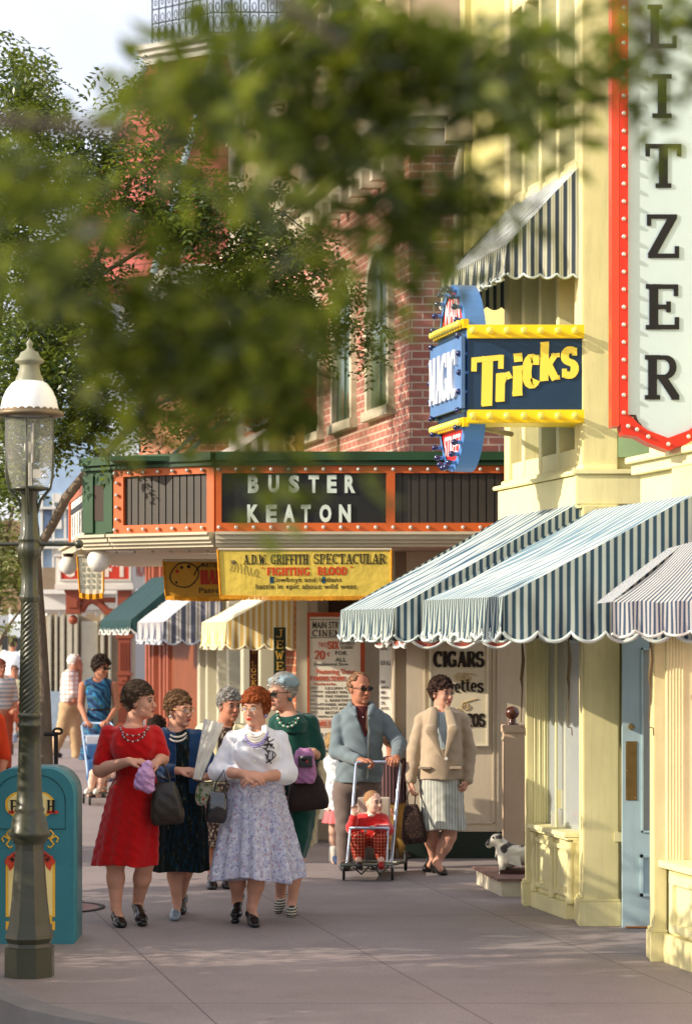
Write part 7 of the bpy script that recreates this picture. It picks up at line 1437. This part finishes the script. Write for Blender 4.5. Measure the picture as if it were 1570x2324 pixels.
# ---------- lamp post ----------
Yl = 13.88; LX = GX(67, Yl); LP_ = thing('street_lamp', 'dark green fluted gas-style street lamp with white glass dome on the left', 'street lamp', (LX, Yl, 0)); s = FP/Yl; z = lambda y: H0+(HY-y)/s
LG = M('lamp_green_paint', (62, 64, 46), .38, .12, 7, .25, 50, .003, .5, coat=.2); LGL = M('lamp_grey_paint', (142, 142, 118), .5, .1, 8, .2, 60)
w = lambda px: px/2/s
oct_ = [(0, w(116)), (z(2150), w(116)), (z(2148), w(106)), (z(2140), w(100)), (z(2128), w(114)), (z(2120), w(112)), (z(2096), w(96)), (z(2040), w(84)), (z(1976), w(74)), (z(1930), w(66)), (z(1914), w(66))]
mb = MB(); n8 = 8; i = 0; mb.lathe((LX, Yl, 0), oct_, 8, ang=R(22.5), sm=False); mb.build('pedestal', LG, LP_)
rp = [(z(1914), w(74)), (z(1905), w(80)), (z(1898), w(94)), (z(1888), w(94)), (z(1878), w(82)), (z(1868), w(82)), (z(1862), w(76)), (z(1856), w(78)), (z(1845), w(64)), (z(1838), w(70)), (z(1832), w(62)), (z(1790), w(56)), (z(1700), w(50)), (z(1652), w(48)), (z(1650), w(54)), (z(1644), w(54)), (z(1640), w(47)), (z(1630), w(48)), (z(1628), w(53)), (z(1622), w(53)), (z(1618), w(46))]
mb = MB(); mb.lathe((LX, Yl, 0), rp, 32); mb.build('lower_shaft', LG, LP_)
tw = [(z(1618-k*1.0), w(46-9*k/253)) for k in range(254)]
mb = MB(); mb.lathe((LX, Yl, 0), tw, 64, flute=lambda t_, zz: 1+.06*math.cos(9*t_-zz*215)); mb.build('twisted_shaft', LG, LP_)
up_ = [(z(1365), w(42)), (z(1358), w(46)), (z(1352), w(46)), (z(1348), w(38)), (z(1270), w(36)), (z(1262), w(52)), (z(1238), w(52)), (z(1232), w(44)), (z(1228), w(50)), (z(1222), w(50)), (z(1215), w(40)), (z(1125), w(36)), (z(1120), w(42)), (z(1112), w(40))]
mb = MB(); mb.lathe((LX, Yl, 0), up_, 40, flute=lambda t_, zz: 1+.03*math.cos(12*t_)); mb.tube([(LX-.26, Yl, z(1235)), (LX+.26, Yl, z(1235))], .011); mb.ball((LX+.28, Yl, z(1235)), .026, 8); mb.ball((LX-.28, Yl, z(1235)), .026, 8)
for q_ in (-1, 1): mb.tube([(LX+q_*w(30), Yl, z(1170)), (LX+q_*w(50), Yl, z(1135)), (LX+q_*w(92), Yl, z(1110)), (LX+q_*w(104), Yl, z(1080)), (LX+q_*w(104), Yl, z(950))], .009, 8); mb.tube([(LX, Yl+q_*w(30), z(1170)), (LX, Yl+q_*w(92), z(1110)), (LX, Yl+q_*w(104), z(950))], .009, 8)
mb.lathe((LX, Yl, 0), [(z(1116), w(40)), (z(1112), w(84)), (z(1106), w(84)), (z(1104), w(60))], 32); mb.build('upper_shaft', LG, LP_)
gm2, g2 = mk('lamp_glass', .03, .6); g2.b.inputs['Base Color'].default_value = (.85, .85, .78, 1); g2.b.inputs['Alpha'].default_value = .13
mb = MB(); mb.lathe((LX, Yl, 0), [(z(1108), w(74)), (z(1090), w(90)), (z(1060), w(102)), (z(1020), w(108)), (z(945), w(108))], 40); mb.build('glass_chimney', gm2, LP_)
mb = MB(); mb.lathe((LX, Yl, 0), [(z(946), w(110)), (z(944), w(152)), (z(938), w(156)), (z(934), w(150)), (z(938), w(108))], 48, flute=lambda t_, zz: 1); 
sc = [(LX+w(136)*math.cos(a_), Yl+w(136)*math.sin(a_)) for a_ in [2*math.pi*k/96 for k in range(97)]]; mb.ribbon([V((x, y, z(940))) for x, y in sc], [V((x, y, z(932)+.012*abs(math.sin(k*math.pi/4)))) for k, (x, y) in enumerate(sc)]); mb.build('gallery', M('bronze_gallery', (128, 112, 88), .45, .15, metal=.4), LP_)
mb = MB(); mb.lathe((LX, Yl, 0), [(z(940), w(132)), (z(930), w(132)), (z(905), w(122)), (z(885), w(104)), (z(870), w(80)), (z(864), w(60))], 40); mb.build('white_dome', M('white_opal_dome', (246, 247, 246), .25, .01, spec=.5), LP_)
mb = MB(); mb.lathe((LX, Yl, 0), [(z(866), w(64)), (z(858), w(62)), (z(850), w(52)), (z(832), w(44)), (z(826), w(46)), (z(822), w(66)), (z(816), w(64)), (z(810), w(48)), (z(800), w(40)), (z(794), w(18)), (z(788), w(10)), (z(782), w(15)), (z(776), w(13)), (z(770), w(4)), (z(766), .001)], 32)
mb.build('cap_finial', LGL, LP_)
mb = MB(); mb.tube([(LX, Yl, z(1108)), (LX, Yl, z(1050))], .008); mb.ball((LX-.01, Yl, z(1015)), .022, 8, (1, 1, 1.7)); mb.box(LX+.02, LX+.065, Yl-.01, Yl+.01, z(1085), z(1065)); mb.tube([(LX+.015, Yl, z(1050)), (LX+.02, Yl, z(960))], .005); mb.build('burner', M('burner_glass', (206, 200, 184), .2, .2, spec=.7), LP_)
# ---------- litter bin ----------
Yn = 15.3; x0, x1 = GX(-30, Yn), GX(167, Yn); LBn = thing('litter_bin', 'teal round-topped litter bin with yellow PUSH flap and WASTE PAPER scroll behind the lamp', 'litter bin', ((x0+x1)/2, Yn, 0)); s2 = FP/Yn; z = lambda y: H0+(HY-y)/s2
TEAL = M('teal_enamel', (52, 124, 136), .4, .08, 3, .1, 40, .002, coat=.2); r_ = .17; zt2 = z(1745)
def outline(dx=0, dz=0, n=8):
    L = [(x0+dx, .0)]; L += [(x0+dx+r_-r_*math.cos(R(90*k/n)), zt2-dz-r_+r_*math.sin(R(90*k/n))) for k in range(n+1)]; L += [(x1-dx-r_+r_*math.sin(R(90*k/n)), zt2-dz-r_+r_*math.cos(R(90*k/n))) for k in range(n+1)]; L += [(x1-dx, 0)]; return L
O1 = outline(); mb = MB(); A = [V((x, Yn, zz)) for x, zz in O1]; Bq = [V((x, Yn+.5, zz)) for x, zz in O1]; mb.ribbon(A, Bq, sm=True); mb.face(A[::-1]); mb.face(Bq); mb.build('bin_body', TEAL, LBn, weld=True)
I1 = outline(.05, .04); mb = MB(); zf0 = z(1882); T = [(x, zz) for x, zz in I1[1:-1]]; T = [(T[0][0], zf0)]+T+[(T[-1][0], zf0)]; mb.tube([V((x, Yn-.002, zz)) for x, zz in T]+[V((T[0][0], Yn-.002, zf0))], .004, 5); mb.build('push_flap', M('teal_edge', (30, 90, 96), .4), LBn)
YC = M('cream_yellow_enamel', (242, 222, 150), .5, .05); YO = M('mustard_enamel', (236, 186, 60), .5, .05); cxp = 68
def cart(y0, y1, hw, grow=0):
    cy = (y0+y1)/2; hh = (y1-y0)/2; return [(cxp+(hw+grow)*(abs(math.cos(a_))**.7)*math.copysign(1, math.cos(a_)), cy+(hh+grow)*(abs(math.sin(a_))**.7)*math.copysign(1, math.sin(a_))*(1+.06*math.cos(6*a_))) for a_ in [2*math.pi*k/80 for k in range(80)]]
def flat(mb, pts, Y, th=.003):
    A = [P(x, y, Y) for x, y in pts]; mb.face(A)
    return mb
mb = MB(); flat(mb, cart(1798, 1856, 56), Yn-.004); ca = mb.build('cartouche', YO, LBn); mb = MB(); flat(mb, cart(1802, 1852, 50), Yn-.006); mb.build('cartouche_field', YC, ca)
mb = MB(); 
for ch, xa, xb in (('P', 22, 42), ('U', 50, 64), ('S', 72, 90), ('H', 106, 126)): serif_px(MB(), ch, xa, 1816, xb, 1845, Yn-.008, wt=.17, ser=.15).build('letter', INK, ca)
mb = MB()
for xa in (18, 104, 117): mb.pbox(xa+2, 1841, xa+15, 1847, Yn-.0125, .002)
mb.build('red_foot', RED, ca)
mb = MB(); mb.pbox(13, 1955, 125, 2082, Yn-.004, .004); fpn = mb.build('front_panel', YO, LBn); MB().pbox(19, 1961, 119, 2078, Yn-.006, .003).build('panel_field', YC, fpn)
mb = MB(); mb.pbox(13, 2092, 40, 2112, Yn-.003, .003); mb.pbox(100, 2092, 125, 2112, Yn-.003, .003); mb.pbox(108, 2082, 118, 2096, Yn-.004, .003); mb.build('fret', YO, LBn)
MB().pbox(108, 2098, 118, 2106, Yn-.005, .002).build('fret_gap', TEAL, LBn)
mb = MB(); th = [P(68+ (66+0)*math.sin(a_), 1990-66*math.cos(a_)*1.0, Yn-.009) for a_ in [R(-52+104*k/20) for k in range(21)]]; ti = [P(68+46*math.sin(a_), 1990-44*math.cos(a_), Yn-.009) for a_ in [R(-52+104*k/20) for k in range(21)]]; mb.ribbon(ti, th)
for q_ in (-1, 1): pts = [(68+q_*30, 1952), (68+q_*50, 1942), (68+q_*58, 1958), (68+q_*50, 1966), (68+q_*46, 1978), (68+q_*38, 1970)]; flat(mb, pts, Yn-.0085)
sb = mb.build('scroll_ribbon', M('orange_red_ribbon', (206, 70, 44), .5), LBn)
mb = MB(); txt = 'WASTE PAPER'
for k, ch in enumerate(txt):
    if ch == ' ': continue
    a_ = R(-46+92*k/10); c = P(68+50*math.sin(a_), 1990-50*math.cos(a_), Yn-.011); U = V((math.cos(a_), 0, -math.sin(a_))); VV = V((math.sin(a_), 0, math.cos(a_))); serif_text(mb, ch, c-U*.012, U, VV, (0, -1, 0), .026, .032, wt=.2, depth=.001)
mb.build('ribbon_lettering', INK, sb)
mb = MB()
for q_ in (-1, 1):
    mb.tube([P(68+q_*(36), 1902, Yn-.004), P(68+q_*48, 1905, Yn-.004), P(68+q_*58, 1898, Yn-.004), P(68+q_*64, 1904, Yn-.004), P(68+q_*60, 1912, Yn-.004)], .006, 6)
    for sg in (-1, 1): mb.tube([P(68+q_*46, 1905+sg*1, Yn-.004), P(68+q_*54, 1905+sg*12, Yn-.004), P(68+q_*46, 1905+sg*20, Yn-.004), P(68+q_*40, 1905+sg*16, Yn-.004)], .006, 6)
mb.build('scroll', YO, LBn)
mb = MB()
for k in range(14):
    for x in (-25, 162): mb.ball(P(x, 1790+k*25, Yn), .004, 4)
for k in range(9): mb.ball(P(100-k*16, 1752, Yn), .004, 4)
mb.build('rivet', TEAL, LBn)
# dog figurine, pedestal, newel
Yp = 18.04; t = thing('plinth_step', 'low pale plinth with dark top carrying the dog figurine beside the yellow shop', 'plinth', P(1150, 2035, Yp))
a_ = P(1078, 1976, 19.4); mb = MB(); zt3 = .115
c1, c2 = V((GX(1138, Yp), Yp, 0)), V((GX(1081, 18.95), 18.95, 0)); c3 = V((1.9, Yp, 0)); c4 = V((1.9, 18.95, 0))
u_ = lambda v, zz: (v.x, v.y, zz)
mb.hexa([u_(c1, 0), u_(c3, 0), u_(c4, 0), u_(c2, 0), u_(c1, zt3), u_(c3, zt3), u_(c4, zt3), u_(c2, zt3)]); mb.build('base', M('pale_stone', (196, 188, 166), .7, .1), t); mb = MB(); e = .03
mb.hexa([(c1.x-e, c1.y-e, zt3), (1.9, c1.y-e, zt3), (1.9, c4.y+e, zt3), (c2.x-e, c2.y+e, zt3), (c1.x-e, c1.y-e, zt3+.02), (1.9, c1.y-e, zt3+.02), (1.9, c4.y+e, zt3+.02), (c2.x-e, c2.y+e, zt3+.02)]); mb.build('top', M('maroon_grey_top', (120, 92, 84), .6, .1), t)
Yg = 18.45; t = thing('dog_figurine', 'black and white spotted terrier figurine on a dark board, white card at its flank', 'figurine', P(1165, 1990, Yg)); q = lambda x, y, d_=0: P(x, y, Yg+d_); S = SDF()
MB().box(GX(1132, Yg), GX(1225, Yg), Yg-.1, Yg+.1, zt3+.02, zt3+.05).build('board', M('dark_brown_board2', (56, 26, 18), .5), t)
S.cap(q(1150, 1944), q(1200, 1940), .085, .07, .03, 1); S.ell(q(1150, 1942), (.075, .08, .095), .03); S.cap(q(1148, 1934), q(1131, 1910), .06, .042, .03); S.ell(q(1127, 1906), (.05, .04, .042), .02); S.cap(q(1124, 1908), q(1109, 1917), .032, .026, .02); S.cap(q(1109, 1912), q(1109, 1920), .02, .018, .01)
for dx, dd in ((1140, -.05), (1150, .05), (1200, -.05), (1210, .05)): S.cap(q(dx, 1950, dd), q(dx-1, 1985, dd), .032, .022, .015); S.cap(q(dx-1, 1985, dd), q(dx-5, 1987, dd), .022, .02, .01)
S.cap(q(1207, 1928), q(1216, 1906), .018, .012, .02)
for dd in (-.035, .035): S.ell(q(1134, 1903, dd), (.022, .012, .034), .008)
dm, dt = mk('spotted_dog_coat', .4, .4); n_ = dt.noise(dt.coord(), 9, 2, .4); dt.l.new(dt.ramp(n_, [(.53, lin(206, 202, 186)), (.58, lin(52, 46, 42))]), dt.b.inputs['Base Color']); link('dog_body', S.mesh('dog_body', .005, (.0015, 60)), dm, t)
ballmesh('nose', [(q(1106, 1914), .014)], INK, t, 6); ballmesh('eye', [(q(1119, 1902, -.036), .008)], INK, t, 6); mb = MB(); mb.hexa([q(1156, 1942, -.11), q(1178, 1942, -.11), q(1178, 1942, -.1), q(1156, 1942, -.1)]+[q(1152, 1942, -.11)]*0+[q(1154, 1960, -.11), q(1184, 1970, -.11), q(1184, 1970, -.1), q(1154, 1960, -.1)]); mb.build('white_card', WHITE, t)
Yw = 20.0; t = thing('newel_post', 'cream newel post with dark brown ball finial behind the dog figurine', 'post', P(1160, 1960, Yw)); mb = MB(); x0n, x1n = GX(1143, Yw), GX(1190, Yw); mb.box(x0n, x1n, Yw, Yw+.2, 0, GZ(1658, Yw)); mb.box(x0n-.02, x1n+.02, Yw-.02, Yw+.22, 0, .14); mb.box(x0n-.012, x1n+.01, Yw-.012, Yw+.21, GZ(1664, Yw), GZ(1646, Yw)); mb.build('shaft', M('cream_pink_paint', (196, 172, 146), .6, .05), t, bevel=.006)
c = P(1162, 1646, Yw+.08); MB().lathe(c, [(0, .05), (.01, .055), (.02, .03), (.035, .035), (.045, .03)]+[(.045+.055*(1-math.cos(R(a2))), max(.001, .058*math.sin(R(a2)))) for a2 in range(30, 181, 15)], 24).build('ball_finial', M('polished_brown_wood', (82, 42, 26), .25, .2, 8, coat=.5), t)
MB().tube([P(1143, 1678, Yw+.05), P(1138, 1678, Yw+.05)], .018).build('bolt', CREAM, t)
# tree guard post
t = thing('tree_guard_post', 'black iron tree guard post with a ring top beside the slender street tree', 'post', P(128, 1900, 21.5)); mb = MB(); Yq = 21.5; mb.tube([(GX(127, Yq), Yq, 0), P(127, 1662, Yq)], .02); mb.tube([P(100, 1667, Yq), P(127, 1667, Yq)], .018); mb.tube([P(131+10*math.cos(a2), 1660+6*math.sin(a2), Yq) for a2 in [k*math.pi/8 for k in range(17)]], .012, 6); mb.build('post', INK, t)
# ---------- trees ----------
def leafmat(name, c1, c2, c3, tr=.35):
    m = bpy.data.materials.new(name); m.use_nodes = True; t = NT(m); t.b.inputs['Roughness'].default_value = .33; t.b.inputs['Specular IOR Level'].default_value = .35
    g = t.new('ShaderNodeNewGeometry'); n = t.noise(t.coord(), 1.6, 3); f = t.math('ADD', t.math('MULTIPLY', g.outputs['Random Per Island'], .7), t.math('MULTIPLY', n, .35)); c = t.ramp(f, [(.12, lin(c1)), (.55, lin(c2)), (.92, lin(c3))])
    t.l.new(c, t.b.inputs['Base Color']); tl = t.new('ShaderNodeBsdfTranslucent'); t.l.new(t.mix(c, (.5, .6, .06, 1), .35), tl.inputs[0]); mx = t.new('ShaderNodeMixShader'); mx.inputs[0].default_value = tr
    t.l.new(t.b.outputs[0], mx.inputs[1]); t.l.new(tl.outputs[0], mx.inputs[2]); t.l.new(mx.outputs[0], t.n['Material Output'].inputs[0]); return m
LEAF = leafmat('pinnate_leaves', (16, 32, 16), (40, 64, 27), (120, 134, 54)); LEAFN = leafmat('near_leaves', (6, 15, 4), (22, 40, 8), (156, 164, 50), .42)  # near leaves: shade in the darkened greens, glints in the bright stop
BARK = M('grey_brown_bark', (118, 104, 88), .85, .25, 14, .8, 30, .015, stretch=(1, 1, .3))
def pinnate(pts, L=.2, pairs=6, ll=.055, lw=.018, r=None, droop=.5):
    """one flat leaflet quad for every leaflet along drooping stalks rooted at pts"""
    r = r or rng; V_ = []; pts = np.asarray(pts); n = len(pts)
    d = r.normal(size=(n, 3)); d[:, 2] = d[:, 2]*.5-droop; d /= np.linalg.norm(d, axis=1)[:, None]
    up = r.normal(size=(n, 3))*.35+np.array([0, 0, 1]); sd = np.cross(d, up); sd /= np.linalg.norm(sd, axis=1)[:, None]; nn = np.cross(sd, d)
    for i in range(pairs):
        f = (i+.6)/pairs; base = pts+d*(L*f)+np.array([0, 0, -1])*(L*.35*f*f)
        for q in (-1, 1):
            dr = sd*q*.85+d*.45+r.normal(size=(n, 3))*.22; dr /= np.linalg.norm(dr, axis=1)[:, None]; wd = np.cross(dr, nn+r.normal(size=(n, 3))*.3); wd /= np.linalg.norm(wd, axis=1)[:, None]
            s = ll*(1-.35*abs(f-.5))*r.uniform(.75, 1.2, (n, 1)); w = lw*.5*r.uniform(.8, 1.2, (n, 1))
            V_.append(np.stack([base, base+dr*s*.45+wd*w, base+dr*s+np.array([0, 0, -.003]), base+dr*s*.45-wd*w], 1))
    V_ = np.concatenate(V_).reshape(-1, 3); return V_
def leaves(name, V_, mat, par):
    Q = np.arange(len(V_)).reshape(-1, 4); me = npmesh(name, V_, Q, False); return link(name, me, mat, par)
def blobpts(blobs, Y0, Y1, dens, r, sg=.17):
    out = []
    for b in blobs:
        x, y, rx, ry = b[:4]; k = b[4] if len(b) > 4 else 1
        n = int(dens*k*rx*ry/1e4)
        # clumps inside every blob
        cl = r.normal(size=(max(3, n//9), 3))*np.array([.45, .45, .5])
        for i in range(n):
            c = cl[r.randint(len(cl))]; g = c+r.normal(size=3)*sg
            if g[0]**2+g[1]**2 > 1.1: continue
            Y = Y0+(Y1-Y0)*min(max(.5+g[2]*.4, 0), 1)
            if Y < 5 and x+rx*g[0] < 230 and y+ry*g[1] > 660: continue
            out.append(P(x+rx*g[0], y+ry*g[1], Y)[:])
    return out
r = np.random.RandomState(5)
# slender street tree behind the lamp
Yt = 22.0; T = thing('street_tree', 'slender street tree with feathery dark green leaves behind the lamp post', 'tree', (GX(104, Yt), Yt, 0))
mb = MB(); q = lambda x, y, d_=0: P(x, y, Yt+d_)
mb.tube([(GX(106, Yt), Yt, 0), q(104, 1745), q(100, 1600), q(92, 1450), q(84, 1330), q(78, 1200), q(60, 1090)], [.075, .068, .062, .058, .052, .045, .04], 10)
mb.tube([q(84, 1250), q(120, 1190), q(150, 1130, -.2), q(190, 1080, -.4), q(250, 1020, -.6), (q(330, 930, -.6)), q(420, 800, -.5), q(520, 640, -.3)], [.04, .042, .045, .04, .034, .028, .02, .012], 8)
mb.tube([q(60, 1100), q(20, 1010), q(-20, 860), q(10, 600), q(60, 380)], [.04, .045, .04, .03, .015], 8); mb.tube([q(60, 1100), q(90, 900, .3), q(200, 640, .2), q(300, 400), q(420, 240)], [.04, .035, .028, .02, .01], 8)
mb.tube([q(200, 640, .2), q(330, 560), q(480, 520), q(640, 480), q(740, 560)], [.022, .018, .014, .01, .006], 6); mb.tube([q(330, 930, -.6), q(480, 860, -.5), q(640, 820), q(760, 860)], [.02, .016, .01, .006], 6); mb.tube([q(-20, 860), q(-60, 500), q(-40, 200)], [.03, .02, .01], 6)
mb.build('trunk', BARK, T)
B1 = [(60, 300, 110, 170), (20, 520, 110, 160), (190, 400, 90, 120, .9), (170, 600, 120, 150, .8), (290, 330, 90, 90, .7), (330, 230, 90, 90, .35), (440, 250, 90, 60, .4), (250, 130, 80, 40, .12), (30, 130, 60, 90, .4), (340, 470, 110, 90, .8), (460, 480, 120, 90, .9), (590, 460, 90, 70, .6), (620, 560, 110, 90, .9), (700, 560, 80, 70, .5), (480, 640, 170, 110, .9), (640, 700, 130, 110, .8), (740, 700, 90, 110, .7), (330, 760, 170, 120, .9), (500, 820, 130, 90, .8), (620, 870, 90, 60, .5), (200, 820, 140, 120, .8), (60, 820, 110, 160, 1), (40, 1000, 90, 130, 1), (170, 960, 110, 80, .8), (330, 960, 110, 60, .5), (60, 700, 110, 120, .9), (230, 1040, 70, 40, .4), (470, 900, 70, 60, .4), (300, 1060, 40, 30, .5), (90, 200, 70, 90, .8), (830, 760, 60, 60, .4)]
leaves('crown', pinnate(blobpts([b for b in B1]+[(390, 330, 90, 80, .6), (430, 430, 90, 70, .7), (300, 230, 60, 60, .4)], 20.6, 23.6, 215, r), .26, 6, .082, .03, r), LEAF, T)
# paler tree far left
Yt = 29.0; T = thing('street_tree', 'paler flowering tree with loose leaves at the left edge beside the lamp shaft', 'tree', (GX(20, Yt), Yt, 0)); mb = MB(); q = lambda x, y, d_=0: P(x, y, Yt+d_)
mb.tube([(GX(-30, Yt), Yt, 0), q(-30, 1700), q(-20, 1500), q(0, 1300), q(30, 1150)], [.09, .08, .06, .04, .02], 8); mb.tube([q(-20, 1500), q(20, 1420), q(50, 1380)], [.03, .02, .01], 6); mb.build('trunk', BARK, T)
leaves('crown', pinnate(blobpts([(10, 1180, 60, 120, 1), (20, 1320, 60, 110, 1), (50, 1300, 40, 60, .8), (30, 1230, 60, 60, .7), (15, 1400, 30, 40, .4), (-30, 1250, 80, 200, 1)], 28.3, 29.8, 110, r), .22, 5, .09, .035, r), leafmat('pale_leaves', (60, 78, 40), (104, 118, 60), (190, 186, 150)), T)
# tree whose low branches hang close in front of the lens
T = thing('street_tree', 'street tree whose low leafy branches hang blurred close in front of the view', 'tree', (-2.6, .6, 0)); mb = MB()
mb.tube([(-2.6, .6, 0), (-2.55, .65, 1.6), (-2.3, .9, 2.6), (-1.6, 1.5, 3.4), (-.8, 2.0, 3.5)], [.1, .09, .07, .04, .02], 10); mb.tube([(-2.5, .7, 1.9), (-1.6, 1.6, 2.3), (-.8, 2.2, 2.45), (-.2, 2.3, 2.42)], [.05, .03, .014, .005], 8); mb.tube([(-1.6, 1.5, 3.4), (-.6, 2.2, 2.9), (0, 2.3, 2.5)], [.03, .012, .004], 6); mb.tube([(-.8, 2.0, 3.5), (.1, 2.3, 2.9), (.3, 2.35, 2.5)], [.02, .01, .004], 6); mb.build('trunk', BARK, T)
B2 = [(500, 110, 110, 110, 1), (620, 130, 150, 160, 1.2), (800, 120, 190, 180, 1.6), (760, 290, 150, 110, 1.4), (930, 330, 120, 150, 1.5), (900, 450, 90, 70, 1.2), (990, 150, 160, 140, 1.4), (1180, 60, 180, 80, 1.1), (1420, 40, 140, 60, .7), (1530, 150, 70, 90, .6), (1230, 190, 70, 80, .8), (1330, 130, 60, 70, .5), (1270, 320, 30, 50, .25), (60, 330, 110, 160, .8), (70, 560, 120, 90, .6), (150, 640, 150, 70, 1), (340, 690, 190, 110, 1.3), (300, 820, 170, 70, .9), (500, 640, 140, 90, 1), (560, 790, 150, 150, 1.3), (420, 850, 110, 80, 1), (690, 720, 100, 90, .9), (780, 620, 60, 70, .6), (700, 920, 60, 110, .7), (860, 660, 40, 90, .5), (300, 420, 110, 60, .5), (470, 60, 60, 60, 1), (1520, 40, 70, 60, 1.4), (1400, 110, 60, 60, .8), (420, 200, 60, 60, .6), (190, 470, 90, 60, .6), (690, 1120, 35, 60, .3), (1030, 620, 40, 50, .2)]
LV = pinnate(blobpts(B2, 2.4, 3.3, 14.5, r, .095), .12, 5, .046, .0175, r).reshape(-1, 4, 3); cc_ = LV.mean(1); sx_ = CX+cc_[:, 0]/cc_[:, 1]*FP; sy_ = HY-(cc_[:, 2]-H0)/cc_[:, 1]*FP
leaves('crown', LV[~((sx_ < 175) & (sy_ > 730))].reshape(-1, 3), LEAFN, T)
r3 = np.random.RandomState(8); pp = np.array([(-1.35, 1.9, 2.9)])+r3.normal(size=(650, 3))*np.array([.42, .6, .38]); pp = pp[pp[:, 0] < -.141*pp[:, 1]-.2]  # unseen leaf mass added to keep sun off the near branches
leaves('crown', pinnate(pp, .13, 5, .055, .02, r3), LEAFN, T)
# unseen trees of the same kerb row, crowns placed and shaped to shade the sidewalk
def rowtree(x, y, label, z0, z1, rad, n, seed):
    r2 = np.random.RandomState(seed); T = thing('street_tree', label, 'tree', (x, y, 0)); mb = MB(); mb.tube([(x, y, 0), (x+.03, y, 1), (x, y+.05, (z0+z1)/2)], [.09, .08, .05], 8)
    for k in range(6): a = k*1.05; mb.tube([(x, y, z0), (x+math.cos(a)*rad*.5, y+math.sin(a)*rad*.5, (z0+z1)/2), (x+math.cos(a)*rad*.8, y+math.sin(a)*rad*.8, z1*.85)], [.035, .02, .008], 6)
    mb.build('trunk', BARK, T); c = r2.normal(size=(40, 3)); c /= np.linalg.norm(c, axis=1)[:, None]; c *= r2.uniform(.3, .9, (40, 1)); p = c[r2.randint(40, size=n)]+r2.normal(size=(n, 3))*.16
    p = p*np.array([rad, rad, (z1-z0)/2])+np.array([x, y, (z0+z1)/2]); p = p[(p[:, 0] < -.141*p[:, 1]-.35)]
    leaves('crown', pinnate(p, .22, 5, .11, .045, r2), LEAF, T)
rowtree(-4.3, 16.0, 'unseen dense street tree of the kerb row just left of the view beside the lamp', .6, 3.05, 2.1, 3200, 3)
rowtree(-4.4, 11.7, 'unseen dense street tree of the kerb row left of the view nearer the camera', .6, 3.1, 2.25, 3200, 4)
rowtree(-5.0, 20.5, 'unseen dense street tree of the kerb row left of the view beyond the lamp', .6, 3.0, 1.15, 1100, 6)
# ---------- light and camera ----------
sd = V((-.88, -.24, .40)).normalized(); el = math.asin(sd.z); az = math.atan2(sd.x, sd.y)
W_ = bpy.data.worlds.new('World'); SC.world = W_; W_.use_nodes = True; nt = W_.node_tree; sk = nt.nodes.new('ShaderNodeTexSky'); sk.sky_type = 'NISHITA'; sk.sun_disc = False; sk.sun_elevation = el; sk.sun_rotation = az; sk.air_density = 1.2; sk.dust_density = 2.5; sk.altitude = 50
wt = NT(W_); tc = wt.new('ShaderNodeTexCoord'); cn = wt.noise(tc.outputs['Generated'], 5, 5); cl = wt.ramp(cn, [(.3, (.55, .55, .55, 1)), (.62, (1, 1, 1, 1))])
nt.links.new(wt.mix(sk.outputs[0], (4.3, 4.3, 4.8, 1), wt.math('MULTIPLY', cl, .85)), nt.nodes['Background'].inputs[0]); nt.nodes['Background'].inputs[1].default_value = .15
su = bpy.data.lights.new('sun', 'SUN'); su.energy = 3.4; su.angle = R(.5); su.color = (1, .87, .7); so = bpy.data.objects.new('sun', su); COL.objects.link(so); so.rotation_euler = sd.to_track_quat('Z', 'Y').to_euler(); so.location = (-10, -8, 8)
cam = bpy.data.cameras.new('camera'); co = bpy.data.objects.new('camera', cam); COL.objects.link(co); co.location = (0, 0, H0); co.rotation_euler = (R(90), 0, 0); cam.sensor_fit = 'HORIZONTAL'; cam.sensor_width = 24; cam.lens = FP/1570*24; cam.shift_y = (HY-1162)/1570; cam.clip_start = .1; cam.clip_end = 1200
cam.dof.use_dof = True; cam.dof.focus_distance = 16.8; cam.dof.aperture_fstop = 3.5; cam.dof.aperture_blades = 0
SC.camera = co
vs = SC.view_settings; vs.view_transform = 'Standard'; vs.look = 'None'; vs.exposure = .86; vs.gamma = 1
SC.cycles.max_bounces = 8; SC.cycles.transparent_max_bounces = 12
try: SC.cycles.use_denoising = True
except Exception: pass
